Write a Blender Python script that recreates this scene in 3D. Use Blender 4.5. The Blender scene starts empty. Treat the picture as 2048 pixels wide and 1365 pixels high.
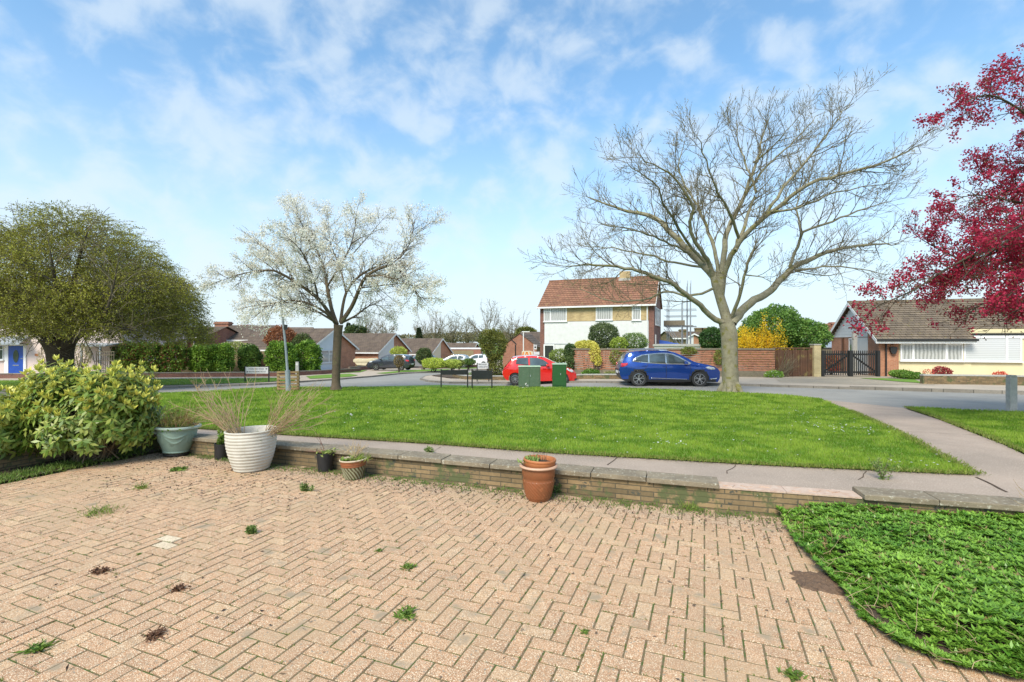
SUNE=3.1; SUNANG=24; SKYS=.12; EXPO=.66; SKYTINT=(.84,1.30,1.42,1); CLOUD=(4.5,5.05,5.5,1)
NBL=330000; NGC=8500
import bpy, bmesh, math, random
import numpy as np
from mathutils import Vector, Matrix, noise as mnoise
R=math.radians
rnd=random.Random(7)
rng=np.random.default_rng(11)
scene=bpy.context.scene
COL=scene.collection
F=972.0; CX=1024.0; CY=682.5; CH=1.67
ANG=R(21.6); UB=Vector((math.cos(ANG),-math.sin(ANG),0)); UA=Vector((math.sin(ANG),math.cos(ANG),0))

def sstep(t):
    t=max(0.0,min(1.0,t)); return t*t*(3-2*t)
BP=[(0,.2),(7,.2),(12,.0),(18,-.22),(22,-.25),(28,-.40),(34,-.52),(60,-1.22),(120,-2.0),(2000,-9)]
def gz(X,Y):
    z=BP[-1][1]
    if Y<=0: z=.2
    else:
        for (a,za),(b,zb) in zip(BP,BP[1:]):
            if Y<=b: z=za+(zb-za)*(Y-a)/(b-a); break
    return z-.3*sstep((6-X)/8)*sstep((Y-14)/9)
def G(px,py):
    lo=2.0; d=2.0
    f=lambda D:(CH-(py-CY)*D/F)-gz((px-CX)*D/F,D)
    while f(d)>0 and d<900: lo=d; d*=1.05
    hi=d
    for _ in range(30):
        m=(lo+hi)/2
        if f(m)>0: lo=m
        else: hi=m
    return Vector(((px-CX)*lo/F,lo,0))
def XY(px,D): return ((px-CX)*D/F, D)
def at(px,D,dz=0):
    x=(px-CX)*D/F; return Vector((x,D,gz(x,D)+dz))
def P(px,py,D): return Vector(((px-CX)*D/F,D,CH+(CY-py)*D/F))
def ZP(py,D): return CH+(CY-py)*D/F

# ---------------------------------------------------------------- materials
def newmat(name):
    m=bpy.data.materials.new(name); m.use_nodes=True
    nt=m.node_tree; nt.nodes.clear()
    o=nt.nodes.new('ShaderNodeOutputMaterial'); b=nt.nodes.new('ShaderNodeBsdfPrincipled')
    nt.links.new(b.outputs[0],o.inputs[0]); return m,nt,b,o
def rgba(c): return (c[0],c[1],c[2],1)
def nz(nt,scale,detail=4,rough=.6,coord='Object'):
    tc=nt.nodes.new('ShaderNodeTexCoord'); n=nt.nodes.new('ShaderNodeTexNoise')
    n.inputs['Scale'].default_value=scale; n.inputs['Detail'].default_value=detail; n.inputs['Roughness'].default_value=rough
    nt.links.new(tc.outputs[coord],n.inputs['Vector']); return n
def ramp(nt,src,stops):
    r=nt.nodes.new('ShaderNodeValToRGB'); e=r.color_ramp.elements
    while len(e)<len(stops): e.new(.5)
    for i,(p,c) in enumerate(stops): e[i].position=p; e[i].color=rgba(c) if not isinstance(c,(int,float)) else (c,c,c,1)
    nt.links.new(src,r.inputs[0]); return r
def mixc(nt,f,a,b,mode='MIX'):
    m=nt.nodes.new('ShaderNodeMix'); m.data_type='RGBA'; m.blend_type=mode
    for k,v in ((0,f),(6,a),(7,b)):
        if hasattr(v,'is_linked') or hasattr(v,'links'): nt.links.new(v,m.inputs[k])
        elif k==0: m.inputs[0].default_value=v
        else: m.inputs[k].default_value=rgba(v)
    return m.outputs[2]
def bump(nt,b,h,strength=.3,dist=.01):
    bp=nt.nodes.new('ShaderNodeBump'); bp.inputs['Strength'].default_value=strength; bp.inputs['Distance'].default_value=dist
    nt.links.new(h,bp.inputs['Height']); nt.links.new(bp.outputs[0],b.inputs['Normal'])
def pm(name,c1,c2=None,scale=8,rough=.7,bs=0,bd=.01,metal=0,coat=0,c3=None,s3=40,p3=.62,spec=.5):
    m,nt,b,o=newmat(name); c2=c2 or tuple(x*.8 for x in c1)
    n=nz(nt,scale); r=ramp(nt,n.outputs['Fac'],[(.3,c1),(.7,c2)]); col=r.outputs[0]
    if c3:
        n3=nz(nt,s3,3,.7); r3=ramp(nt,n3.outputs['Fac'],[(p3,0),(p3+.08,1)])
        col=mixc(nt,r3.outputs[0],col,c3)
    nt.links.new(col,b.inputs['Base Color'])
    b.inputs['Roughness'].default_value=rough; b.inputs['Metallic'].default_value=metal
    b.inputs['Coat Weight'].default_value=coat; b.inputs['Coat Roughness'].default_value=.04
    b.inputs['Specular IOR Level'].default_value=spec
    if bs: bump(nt,b,nz(nt,scale*4,5).outputs['Fac'],bs,bd)
    return m
def leafmat(name,trans=.3,rough=.5):
    m=bpy.data.materials.new(name); m.use_nodes=True; nt=m.node_tree; nt.nodes.clear()
    o=nt.nodes.new('ShaderNodeOutputMaterial'); b=nt.nodes.new('ShaderNodeBsdfPrincipled'); t=nt.nodes.new('ShaderNodeBsdfTranslucent')
    a=nt.nodes.new('ShaderNodeAttribute'); a.attribute_name='Col'; mx=nt.nodes.new('ShaderNodeMixShader')
    nt.links.new(a.outputs['Color'],b.inputs['Base Color']); nt.links.new(a.outputs['Color'],t.inputs['Color'])
    b.inputs['Roughness'].default_value=rough; b.inputs['Specular IOR Level'].default_value=.35
    mx.inputs[0].default_value=trans
    nt.links.new(b.outputs[0],mx.inputs[1]); nt.links.new(t.outputs[0],mx.inputs[2]); nt.links.new(mx.outputs[0],o.inputs[0]); return m
def attrmat(name,rough=.85,c3=None,s3=60,p3=.6,bs=.25,speck=None):
    m,nt,b,o=newmat(name); a=nt.nodes.new('ShaderNodeAttribute'); a.attribute_name='Col'
    col=a.outputs['Color']
    n=nz(nt,9,5); r=ramp(nt,n.outputs['Fac'],[(.3,.82),(.7,1.12)]); col=mixc(nt,1.0,col,r.outputs[0],'MULTIPLY')
    if speck:
        for (sc,p,c,ww) in speck:
            n3=nz(nt,sc,2,.6); r3=ramp(nt,n3.outputs['Fac'],[(p,0),(p+ww,1)])
            col=mixc(nt,r3.outputs[0],col,c)
    nt.links.new(col,b.inputs['Base Color']); b.inputs['Roughness'].default_value=rough
    if bs: bump(nt,b,nz(nt,120,3).outputs['Fac'],bs,.004)
    return m
def brickmat(name,c1,c2,mortar,bw=.225,rh=.075,ms=.006,rough=.85,lich=None,bs=.5):
    m,nt,b,o=newmat(name); tc=nt.nodes.new('ShaderNodeTexCoord'); t=nt.nodes.new('ShaderNodeTexBrick')
    nt.links.new(tc.outputs['UV'],t.inputs['Vector'])
    t.inputs['Scale'].default_value=1; t.inputs['Brick Width'].default_value=bw; t.inputs['Row Height'].default_value=rh
    t.inputs['Mortar Size'].default_value=ms; t.inputs['Mortar Smooth'].default_value=.2; t.inputs['Bias'].default_value=0
    t.inputs['Color1'].default_value=rgba(c1); t.inputs['Color2'].default_value=rgba(c2); t.inputs['Mortar'].default_value=rgba(mortar)
    col=t.outputs['Color']
    n=nz(nt,1.3,6); r=ramp(nt,n.outputs['Fac'],[(.3,.75),(.7,1.15)]); col=mixc(nt,1.0,col,r.outputs[0],'MULTIPLY')
    n2=nz(nt,25,3); r2=ramp(nt,n2.outputs['Fac'],[(.3,.85),(.7,1.1)]); col=mixc(nt,1.0,col,r2.outputs[0],'MULTIPLY')
    if lich:
        for (sc,p,c) in lich:
            n3=nz(nt,sc,4,.7); r3=ramp(nt,n3.outputs['Fac'],[(p,0),(p+.06,1)]); col=mixc(nt,r3.outputs[0],col,c)
    nt.links.new(col,b.inputs['Base Color']); b.inputs['Roughness'].default_value=rough
    inv=nt.nodes.new('ShaderNodeMath'); inv.operation='SUBTRACT'; inv.inputs[0].default_value=1; nt.links.new(t.outputs['Fac'],inv.inputs[1])
    bump(nt,b,inv.outputs[0],bs,.01); return m
def glassmat(name,c=(.03,.035,.04),rough=.05):
    m,nt,b,o=newmat(name); n=nz(nt,1.2,2); r=ramp(nt,n.outputs['Fac'],[(.35,c),(.7,tuple(x*2.2 for x in c))])
    nt.links.new(r.outputs[0],b.inputs['Base Color']); b.inputs['Roughness'].default_value=rough; b.inputs['Specular IOR Level'].default_value=.8; return m
def curtain(name,c=(.5,.5,.48),sc=9,horiz=False,dark=.55):
    m,nt,b,o=newmat(name); tc=nt.nodes.new('ShaderNodeTexCoord'); w=nt.nodes.new('ShaderNodeTexWave'); w.wave_type='BANDS'; w.bands_direction='Y' if horiz else 'X'
    nt.links.new(tc.outputs['UV'],w.inputs['Vector']); w.inputs['Scale'].default_value=sc; w.inputs['Distortion'].default_value=.1 if horiz else 2.5; w.inputs['Detail'].default_value=2
    r=ramp(nt,w.outputs['Fac'],[(.1,tuple(x*dark for x in c)),(.8,c)]); nt.links.new(r.outputs[0],b.inputs['Base Color'])
    b.inputs['Roughness'].default_value=.08; b.inputs['Coat Weight'].default_value=.6; return m
M={}
M['white']=pm('white_paint',(.64,.64,.64),(.56,.56,.555),3,.5)
M['upvc']=pm('white_upvc',(.78,.78,.78),(.70,.70,.70),3,.35)
M['cream']=pm('cream_render',(.66,.58,.36),(.60,.52,.32),1.5,.85,.2,.004)
M['pink']=pm('pink_render',(.68,.56,.52),(.60,.49,.45),1.2,.9,.2,.004)
M['palewall']=pm('pale_blue_render',(.60,.66,.72),(.54,.60,.66),1.2,.85)
M['creamwall']=pm('cream_board',(.66,.60,.44),(.6,.54,.4),1.2,.85)
M['greypanel']=pm('grey_panel',(.26,.30,.34),(.22,.26,.3),1.2,.7)
M['brick_red']=brickmat('red_brick',(.34,.13,.075),(.27,.10,.06),(.30,.25,.2))
M['brick_or']=brickmat('orange_brick',(.46,.20,.105),(.38,.155,.08),(.40,.32,.25))
M['brick_dk']=brickmat('dark_red_brick',(.22,.085,.06),(.16,.065,.05),(.22,.18,.15))
M['brick_yel']=brickmat('yellow_brick',(.50,.37,.18),(.40,.28,.13),(.42,.37,.28))
M['brick_buff']=brickmat('weathered_buff_brick',(.30,.205,.105),(.16,.115,.06),(.10,.085,.055),.26,.052,.005,.95,
   [(3,.52,(.10,.11,.045)),(9,.60,(.07,.07,.055)),(40,.68,(.45,.43,.38))],.8)
M['tile_gr']=brickmat('brown_grey_roof_tile',(.22,.17,.12),(.15,.115,.085),(.05,.04,.03),.3,.33,.012,.9,[(5,.60,(.20,.16,.07)),(14,.70,(.34,.33,.28))],.6)
M['tile_dk']=brickmat('dark_brown_roof_tile',(.17,.125,.09),(.125,.09,.07),(.05,.04,.035),.3,.33,.012,.9,[(2.5,.62,(.14,.12,.06))],.6)
M['tile_red']=brickmat('red_brown_roof_tile',(.30,.145,.085),(.22,.105,.065),(.08,.042,.03),.3,.33,.014,.9,[(2.2,.60,(.26,.17,.08))],.6)
M['fascia']=pm('white_fascia',(.75,.75,.74),(.65,.65,.64),2,.5)
M['black']=pm('black_paint',(.012,.012,.012),(.02,.02,.02),5,.45)
M['blackpl']=pm('black_plastic',(.015,.015,.016),(.022,.022,.023),8,.5)
M['rubber']=pm('tyre_rubber',(.018,.018,.018),(.03,.03,.03),20,.8)
M['alloy']=pm('alloy',(.55,.55,.56),(.45,.45,.46),10,.3,metal=.8)
M['chrome']=pm('chrome_trim',(.7,.7,.7),(.6,.6,.6),10,.15,metal=.9)
M['galv']=pm('galvanised_steel',(.36,.39,.42),(.27,.30,.33),12,.5,metal=.3)
M['glass']=glassmat('window_glass')
M['carglass']=glassmat('tinted_car_glass',(.045,.06,.065),.03)
M['net']=curtain('net_curtain',(.46,.46,.45),1.7,dark=.58)
M['blind']=curtain('venetian_blind',(.56,.57,.58),3.0,True,.78)
M['bluedoor']=pm('blue_door_paint',(.012,.06,.33),(.015,.075,.38),3,.35)
M['blackdoor']=pm('dark_door_paint',(.015,.018,.015),(.025,.03,.025),3,.4)
M['redcar']=pm('red_car_paint',(.58,.014,.011),(.62,.018,.014),2,.2,coat=1)
M['bluecar']=pm('blue_car_paint',(.010,.055,.30),(.012,.065,.34),2,.22,metal=.55,coat=1)
M['darkcar']=pm('dark_grey_car_paint',(.03,.035,.045),(.035,.04,.055),2,.25,coat=1)
M['silvercar']=pm('silver_car_paint',(.27,.29,.31),(.24,.26,.28),2,.3,metal=.4,coat=1)
M['whitecar']=pm('white_car_paint',(.75,.76,.78),(.7,.71,.73),2,.3,coat=1)
M['redlamp']=pm('red_lamp_lens',(.5,.01,.015),(.6,.02,.02),8,.15,coat=1)
M['clearlamp']=pm('clear_lamp_lens',(.75,.78,.8),(.35,.37,.4),18,.1,coat=1)
M['plate']=pm('number_plate',(.75,.75,.72),(.7,.7,.68),8,.5)
M['cab_old']=pm('faded_green_cabinet_paint',(.055,.10,.055),(.075,.125,.075),6,.7,.2,.003,c3=(.12,.14,.10),s3=14,p3=.6)
M['cab_new']=pm('green_cabinet_paint',(.012,.07,.014),(.016,.085,.018),6,.5)
M['cab_top']=pm('pale_green_cabinet_lid',(.22,.34,.24),(.30,.40,.30),9,.6)
M['conc']=pm('weathered_concrete',(.42,.41,.38),(.30,.30,.28),9,.9,.4,.004,c3=(.5,.5,.48),s3=45,p3=.62)
M['pinkpath']=pm('pinkish_footpath_tarmac',(.40,.31,.245),(.27,.215,.17),.9,.92,.5,.004,c3=(.50,.41,.33),s3=75,p3=.55)
M['pave']=pm('pavement_concrete',(.46,.38,.29),(.38,.315,.245),1.2,.92,.3,.004,c3=(.42,.37,.30),s3=90,p3=.62)
M['asphalt']=pm('road_asphalt',(.30,.285,.255),(.23,.22,.20),.7,.9,.5,.005,c3=(.36,.345,.32),s3=70,p3=.58)
M['kerbst']=brickmat('kerb_stone',(.27,.24,.20),(.20,.18,.15),(.06,.055,.045),.915,3.0,.012,.9,None,.5)
M['soil']=pm('dark_soil',(.055,.035,.022),(.10,.065,.04),14,.98,.9,.02,c3=(.16,.11,.07),s3=60,p3=.6)
M['grassbase']=pm('lawn_ground',(.10,.20,.012),(.15,.27,.018),2.2,.95,.6,.02,c3=(.14,.21,.035),s3=12,p3=.6)
M['joint']=pm('mossy_joint_sand',(.14,.108,.05),(.19,.14,.08),5,.98,.8,.006,c3=(.065,.10,.018),s3=9,p3=.50)
M['paver']=attrmat('block_paver',.9,speck=[(190,.545,(.80,.66,.47),.05),(170,.565,(.24,.15,.085),.04),(1.3,.50,(.43,.30,.18),.30),(4.5,.60,(.33,.25,.165),.12),(48,.64,(.27,.235,.18),.04)])
M['wood_red']=pm('red_brown_fence_board',(.34,.15,.085),(.20,.09,.055),5,.85,.4,.004,c3=(.10,.085,.045),s3=6,p3=.56)
M['wood_grey']=pm('weathered_grey_wood',(.20,.17,.12),(.14,.12,.085),6,.9,.4,.004,c3=(.10,.11,.05),s3=9,p3=.6)
M['wood_brn']=pm('brown_gate_wood',(.11,.05,.025),(.07,.035,.02),3,.85,.4,.004,c3=(.16,.12,.04),s3=2.2,p3=.56)
M['wood_pal']=pm('pallet_wood',(.34,.24,.12),(.24,.14,.06),7,.85,.3,.003)
M['wood_fence']=pm('pale_fence_panel',(.26,.21,.115),(.20,.16,.085),4,.9,.3,.003)
M['bark_gr']=pm('grey_green_bark',(.27,.245,.17),(.17,.152,.10),5,.95,.9,.03,c3=(.17,.155,.045),s3=3.5,p3=.55)
M['bark_tw']=pm('olive_twig_bark',(.165,.14,.088),(.12,.10,.06),5,.95)
M['bark_br']=pm('brown_bark',(.13,.095,.06),(.085,.062,.042),5,.95,.9,.03,c3=(.12,.11,.05),s3=4,p3=.58)
M['bark_dk']=pm('dark_brown_bark',(.05,.04,.028),(.08,.062,.04),5,.95,.9,.03)
M['twig_dead']=pm('dry_twig',(.46,.35,.20),(.33,.23,.13),9,.9)
M['leaf']=leafmat('leaf')
M['gloss']=leafmat('glossy_leaf',.2,.35)
M['petal']=leafmat('petal',.5,.8)
M['grass']=leafmat('grass_blade',.35,.55)
M['terr']=pm('terracotta',(.44,.16,.055),(.36,.125,.045),6,.6,.2,.003)
M['terr_br']=pm('brown_glazed_terracotta',(.28,.09,.035),(.19,.075,.03),6,.4,c3=(.34,.12,.05),s3=10,p3=.6)
M['terr_rim']=pm('pale_terracotta_rim',(.56,.36,.25),(.48,.28,.18),8,.6)
M['whitepot']=pm('white_ribbed_plastic',(.60,.565,.50),(.46,.43,.36),5,.6,c3=(.42,.39,.33),s3=6,p3=.62)
M['greenpot']=pm('sage_green_plastic',(.20,.29,.24),(.25,.35,.29),5,.55,c3=(.15,.21,.17),s3=9,p3=.6)
M['greenrim']=pm('pale_sage_rim',(.40,.48,.42),(.33,.42,.36),8,.5)
M['blue_tarp']=pm('blue_tarpaulin',(.03,.09,.40),(.05,.13,.5),3,.5,.5,.03)
M['tarp']=pm('cream_tarpaulin',(.62,.55,.38),(.52,.46,.31),3,.8,.4,.03)
M['orange']=pm('orange_reflective_sheet',(.75,.25,.05),(.7,.22,.04),6,.5)
M['mortar']=pm('pale_mortar',(.55,.44,.36),(.45,.30,.22),12,.95,.6,.01)

# ---------------------------------------------------------------- mesh helpers
def tag(o,label=None,cat=None,group=None,kind=None):
    if label: o['label']=label
    if cat: o['category']=cat
    if group: o['group']=group
    if kind: o['kind']=kind
    return o
def root(name,label,cat,loc=(0,0,0),rz=0,group=None):
    o=bpy.data.objects.new(name,None); COL.objects.link(o); o.location=loc; o.rotation_euler=(0,0,rz); o.empty_display_size=.2
    return tag(o,label,cat,group)
def auto_uv(me):
    uv=me.uv_layers.new(name='UVMap'); vs=me.vertices; Z=Vector((0,0,1))
    for p in me.polygons:
        n=p.normal
        if abs(n.z)>.95: t=Vector((1,0,0)); b=Vector((0,1,0))
        else: t=Z.cross(n).normalized(); b=n.cross(t)
        for li in p.loop_indices:
            co=vs[me.loops[li].vertex_index].co; uv.data[li].uv=(co.dot(t),co.dot(b))
class MB:
    def __init__(s): s.v=[]; s.f=[]; s.mi=[]; s.cur=0; s.col=None; s.c=[]
    def add(s,vs,fs):
        b=len(s.v); s.v+= [tuple(x) for x in vs]
        for f in fs: s.f.append([b+i for i in f]); s.mi.append(s.cur); s.c.append(s.col)
    def box(s,c,d,rz=0,rx=0,ry=0):
        x,y,z=d[0]/2,d[1]/2,d[2]/2; m=Matrix.Rotation(rz,3,'Z')@Matrix.Rotation(ry,3,'Y')@Matrix.Rotation(rx,3,'X'); c=Vector(c)
        vs=[m@Vector(p)+c for p in ((-x,-y,-z),(x,-y,-z),(x,y,-z),(-x,y,-z),(-x,-y,z),(x,-y,z),(x,y,z),(-x,y,z))]
        s.add(vs,[(0,3,2,1),(4,5,6,7),(0,1,5,4),(1,2,6,5),(2,3,7,6),(3,0,4,7)]); return s
    def bx(s,x0,x1,y0,y1,z0,z1): return s.box(((x0+x1)/2,(y0+y1)/2,(z0+z1)/2),(abs(x1-x0),abs(y1-y0),abs(z1-z0)))
    def bar(s,a,b,w,h=None):
        a=Vector(a); b=Vector(b); h=h or w; d=(b-a); L=d.length; d.normalize()
        up=Vector((0,0,1)) if abs(d.z)<.95 else Vector((1,0,0)); t=d.cross(up).normalized(); u=t.cross(d)
        vs=[]
        for p in (a,b):
            for (i,j) in ((-1,-1),(1,-1),(1,1),(-1,1)): vs.append(p+t*(w/2*i)+u*(h/2*j))
        s.add(vs,[(0,1,2,3),(7,6,5,4),(0,4,5,1),(1,5,6,2),(2,6,7,3),(3,7,4,0)]); return s
    def prism(s,pts,ext):
        ext=Vector(ext); n=len(pts); a=[Vector(p) for p in pts]; b=[p+ext for p in a]
        s.add(a+b,[tuple(range(n)),tuple(reversed(range(n,2*n)))]+[(i,n+i,n+(i+1)%n,(i+1)%n) for i in range(n)]); return s
    def tube(s,pts,rad,n=8,cap=True):
        pts=[Vector(p) for p in pts]
        if not hasattr(rad,'__len__'): rad=[rad]*len(pts)
        vs=[];prev=None
        for i,p in enumerate(pts):
            d=(pts[min(i+1,len(pts)-1)]-pts[max(i-1,0)]).normalized()
            if prev is None: t=d.orthogonal().normalized()
            else: t=(prev-d*prev.dot(d)); t=t.normalized() if t.length>1e-6 else d.orthogonal().normalized()
            prev=t; u=d.cross(t)
            for k in range(n):
                a=2*math.pi*k/n; vs.append(p+(t*math.cos(a)+u*math.sin(a))*rad[i])
        fs=[(i*n+k,i*n+(k+1)%n,(i+1)*n+(k+1)%n,(i+1)*n+k) for i in range(len(pts)-1) for k in range(n)]
        if cap: fs+= [tuple(reversed(range(n))),tuple(range((len(pts)-1)*n,len(pts)*n))]
        s.add(vs,fs); return s
    def lathe(s,prof,n=40,c=(0,0,0),fn=None):
        vs=[]; c=Vector(c)
        for j,(r,z) in enumerate(prof):
            for k in range(n):
                a=2*math.pi*k/n; rr=r if fn is None else fn(r,z,a); vs.append(c+Vector((rr*math.cos(a),rr*math.sin(a),z)))
        fs=[(j*n+k,j*n+(k+1)%n,(j+1)*n+(k+1)%n,(j+1)*n+k) for j in range(len(prof)-1) for k in range(n)]
        s.add(vs,fs); return s
    def build(s,name,mats,parent=None,smooth=False,bev=0,sharp=40):
        me=bpy.data.meshes.new(name); me.from_pydata(s.v,[],s.f); me.update()
        if not isinstance(mats,(list,tuple)): mats=[mats]
        for m in mats: me.materials.append(m)
        if len(mats)>1: me.polygons.foreach_set('material_index',s.mi)
        if any(c is not None for c in s.c):
            ca=me.color_attributes.new('Col','FLOAT_COLOR','CORNER'); arr=[]
            for f,c in zip(s.f,s.c): arr+= (list(c or (1,1,1))+[1])*len(f)
            ca.data.foreach_set('color',arr)
        auto_uv(me)
        if smooth:
            me.polygons.foreach_set('use_smooth',[True]*len(me.polygons)); me.set_sharp_from_angle(angle=R(sharp))
        o=bpy.data.objects.new(name,me); COL.objects.link(o); o.parent=parent
        if bev:
            md=o.modifiers.new('Bevel','BEVEL'); md.width=bev; md.segments=2; md.limit_method='ANGLE'
        return o
def npmesh(name,verts,faces,cols,mat,parent=None,smooth=False):
    """verts (N,3), faces (M,k) constant k, cols (N,3) per vertex"""
    me=bpy.data.meshes.new(name); N=len(verts); Mf,k=faces.shape
    me.vertices.add(N); me.vertices.foreach_set('co',np.asarray(verts,dtype=np.float32).ravel())
    me.loops.add(Mf*k); me.loops.foreach_set('vertex_index',faces.astype(np.int32).ravel())
    me.polygons.add(Mf); me.polygons.foreach_set('loop_start',np.arange(0,Mf*k,k,dtype=np.int32))
    me.update(calc_edges=True)
    if cols is not None:
        ca=me.color_attributes.new('Col','FLOAT_COLOR','POINT'); c4=np.ones((N,4),dtype=np.float32); c4[:,:3]=cols; ca.data.foreach_set('color',c4.ravel())
    if smooth: me.polygons.foreach_set('use_smooth',np.ones(Mf,dtype=bool))
    me.materials.append(mat); o=bpy.data.objects.new(name,me); COL.objects.link(o); o.parent=parent; return o
def unit(a): return a/np.maximum(np.linalg.norm(a,axis=1,keepdims=True),1e-9)
def leaves(name,pos,dirs,length,width,cols,mat,parent=None,fold=.15,normals=None):
    """diamond leaves: base at pos, pointing dirs"""
    n=len(pos); pos=np.asarray(pos,float); d=unit(np.asarray(dirs,float))
    r=rng.normal(size=(n,3)) if normals is None else np.asarray(normals,float)
    s=unit(np.cross(d,r)); u=np.cross(s,d); L=np.asarray(length).reshape(-1,1)*np.ones((n,1)); W=np.asarray(width).reshape(-1,1)*np.ones((n,1))
    v=np.empty((n,4,3)); v[:,0]=pos; v[:,1]=pos+d*L*.5+s*W*.5+u*W*fold; v[:,2]=pos+d*L-u*W*fold*.5; v[:,3]=pos+d*L*.5-s*W*.5+u*W*fold
    f=np.arange(n*4).reshape(n,4); c=np.repeat(np.asarray(cols,float),4,axis=0)
    return npmesh(name,v.reshape(-1,3),f,c,mat,parent)
def cmix(a,b,n,t=None):
    t=rng.random(n) if t is None else t
    return np.asarray(a)[None]*(1-t[:,None])+np.asarray(b)[None]*t[:,None]
def nse(p,s=1.0): return mnoise.noise(Vector(p)*s)
def tubes(name,lines,mat,parent=None,sides=4):
    """lines: list of (pts(k,3) ndarray, radii(k))"""
    V=[];Fc=[];b=0
    ang=np.arange(sides)*2*math.pi/sides; ca=np.cos(ang); sa=np.sin(ang)
    for pts,rad in lines:
        pts=np.asarray(pts,float); k=len(pts); rad=np.asarray(rad,float)
        if k<2: continue
        d=np.empty_like(pts); d[1:-1]=pts[2:]-pts[:-2]; d[0]=pts[1]-pts[0]; d[-1]=pts[-1]-pts[-2]; d=unit(d)
        ref=np.array([.31,.17,.93]) if abs(d[0,2])<.9 else np.array([1,.1,.05]); t=unit(np.cross(d,ref)); u=np.cross(d,t)
        ring=pts[:,None,:]+(t[:,None,:]*ca[None,:,None]+u[:,None,:]*sa[None,:,None])*rad[:,None,None]
        V.append(ring.reshape(-1,3)); i=np.arange(k-1)[:,None]*sides; j=np.arange(sides)[None]; j2=(j+1)%sides
        q=np.stack([i+j,i+j2,i+sides+j2,i+sides+j],-1).reshape(-1,4)+b; Fc.append(q); b+=k*sides
    return npmesh(name,np.concatenate(V),np.concatenate(Fc),None,mat,parent,smooth=True)
# sheets following the ground
def sheet(name,poly,off,mat,step=1.0,flat=None,kind='structure',lim=None):
    bm=bmesh.new(); vs=[bm.verts.new((p[0],p[1],0)) for p in poly]; bm.faces.new(vs); bmesh.ops.triangulate(bm,faces=bm.faces[:])
    xs=[p[0] for p in poly]; ys=[p[1] for p in poly]
    def cuts(lo,hi,no):
        c=math.ceil(lo/step)*step
        while c<hi:
            co=(c,0,0) if no[0] else (0,c,0)
            bmesh.ops.bisect_plane(bm,geom=bm.verts[:]+bm.edges[:]+bm.faces[:],dist=1e-5,plane_co=co,plane_no=no); c+=step
    if flat is None: cuts(min(xs),max(xs),(1,0,0)); cuts(min(ys),max(ys),(0,1,0))
    for v in bm.verts: v.co.z=(gz(v.co.x,v.co.y) if flat is None else flat)+off
    bmesh.ops.recalc_face_normals(bm,faces=bm.faces[:])
    for f in bm.faces:
        if f.normal.z<0: f.normal_flip()
    me=bpy.data.meshes.new(name); bm.to_mesh(me); bm.free(); auto_uv(me); me.materials.append(mat)
    o=bpy.data.objects.new(name,me); COL.objects.link(o)
    if kind: o['kind']=kind
    return o
def strip(name,line,w,top,bot,mat,kind='structure'):
    """kerb along plan polyline"""
    pts=[Vector((p[0],p[1],0)) for p in line]; dense=[]
    for a,b in zip(pts,pts[1:]):
        k=max(1,int((b-a).length)); dense+=[a.lerp(b,i/k) for i in range(k)]
    dense.append(pts[-1]); mb=MB(); vs=[]
    for i,p in enumerate(dense):
        d=(dense[min(i+1,len(dense)-1)]-dense[max(i-1,0)]).normalized(); n=Vector((-d.y,d.x,0))
        for s_ in (-1,1):
            q=p+n*w/2*s_; z=gz(p.x,p.y)
            vs.append((q.x,q.y,z+top)); vs.append((q.x,q.y,z+bot))
    fs=[]
    for i in range(len(dense)-1):
        a=i*4; b=a+4
        fs+=[(a,b,b+2,a+2),(a+1,a,a+2,a+3) if i==0 else (a,b,b+1,a+1),(a+2,b+2,b+3,a+3),(a,b,b+1,a+1)]
    mb.add(vs,list(dict.fromkeys(fs))); o=mb.build(name,mat); 
    if kind: o['kind']=kind
    return o
def pip(x,y,poly):
    inside=np.zeros(len(x),bool); n=len(poly); j=n-1
    for i in range(n):
        xi,yi=poly[i][0],poly[i][1]; xj,yj=poly[j][0],poly[j][1]
        c=((yi>y)!=(yj>y))&(x<(xj-xi)*(y-yi)/((yj-yi) or 1e-9)+xi); inside^=c; j=i
    return inside
GZ=np.vectorize(gz)
def text(name,s,size,mat,parent,loc,rot,align='CENTER',ext=.002):
    cu=bpy.data.curves.new(name,'FONT'); cu.body=s; cu.size=size; cu.align_x=align; cu.align_y='CENTER'; cu.extrude=ext
    t=bpy.data.objects.new(name,cu); COL.objects.link(t); dg=bpy.context.evaluated_depsgraph_get(); me=bpy.data.meshes.new_from_object(t.evaluated_get(dg))
    bpy.data.objects.remove(t); me.materials.clear(); me.materials.append(mat)
    o=bpy.data.objects.new(name,me); COL.objects.link(o); o.parent=parent; o.location=loc; o.rotation_euler=rot; return o
# ================================================================ camera, light, sky
cam=bpy.data.cameras.new('camera'); co=bpy.data.objects.new('camera',cam); COL.objects.link(co); scene.camera=co
co.location=(0,0,CH); co.rotation_euler=(R(90),0,0); cam.sensor_width=36; cam.lens=36*F/2048; cam.clip_end=3000; cam.clip_start=.05
SUN_AZ=R(207); SUN_EL=R(45)   # direction towards the sun, measured from +Y clockwise
sv=Vector((math.sin(SUN_AZ)*math.cos(SUN_EL),math.cos(SUN_AZ)*math.cos(SUN_EL),math.sin(SUN_EL)))
sl=bpy.data.lights.new('sun','SUN'); sl.energy=SUNE; sl.angle=R(SUNANG); sl.color=(1,.91,.76)
so=bpy.data.objects.new('sun',sl); COL.objects.link(so); so.rotation_euler=(-sv).to_track_quat('-Z','Y').to_euler()
w=bpy.data.worlds.new('World'); scene.world=w; w.use_nodes=True; nt=w.node_tree; nt.nodes.clear()
wo=nt.nodes.new('ShaderNodeOutputWorld'); bg=nt.nodes.new('ShaderNodeBackground'); sky=nt.nodes.new('ShaderNodeTexSky')
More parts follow.
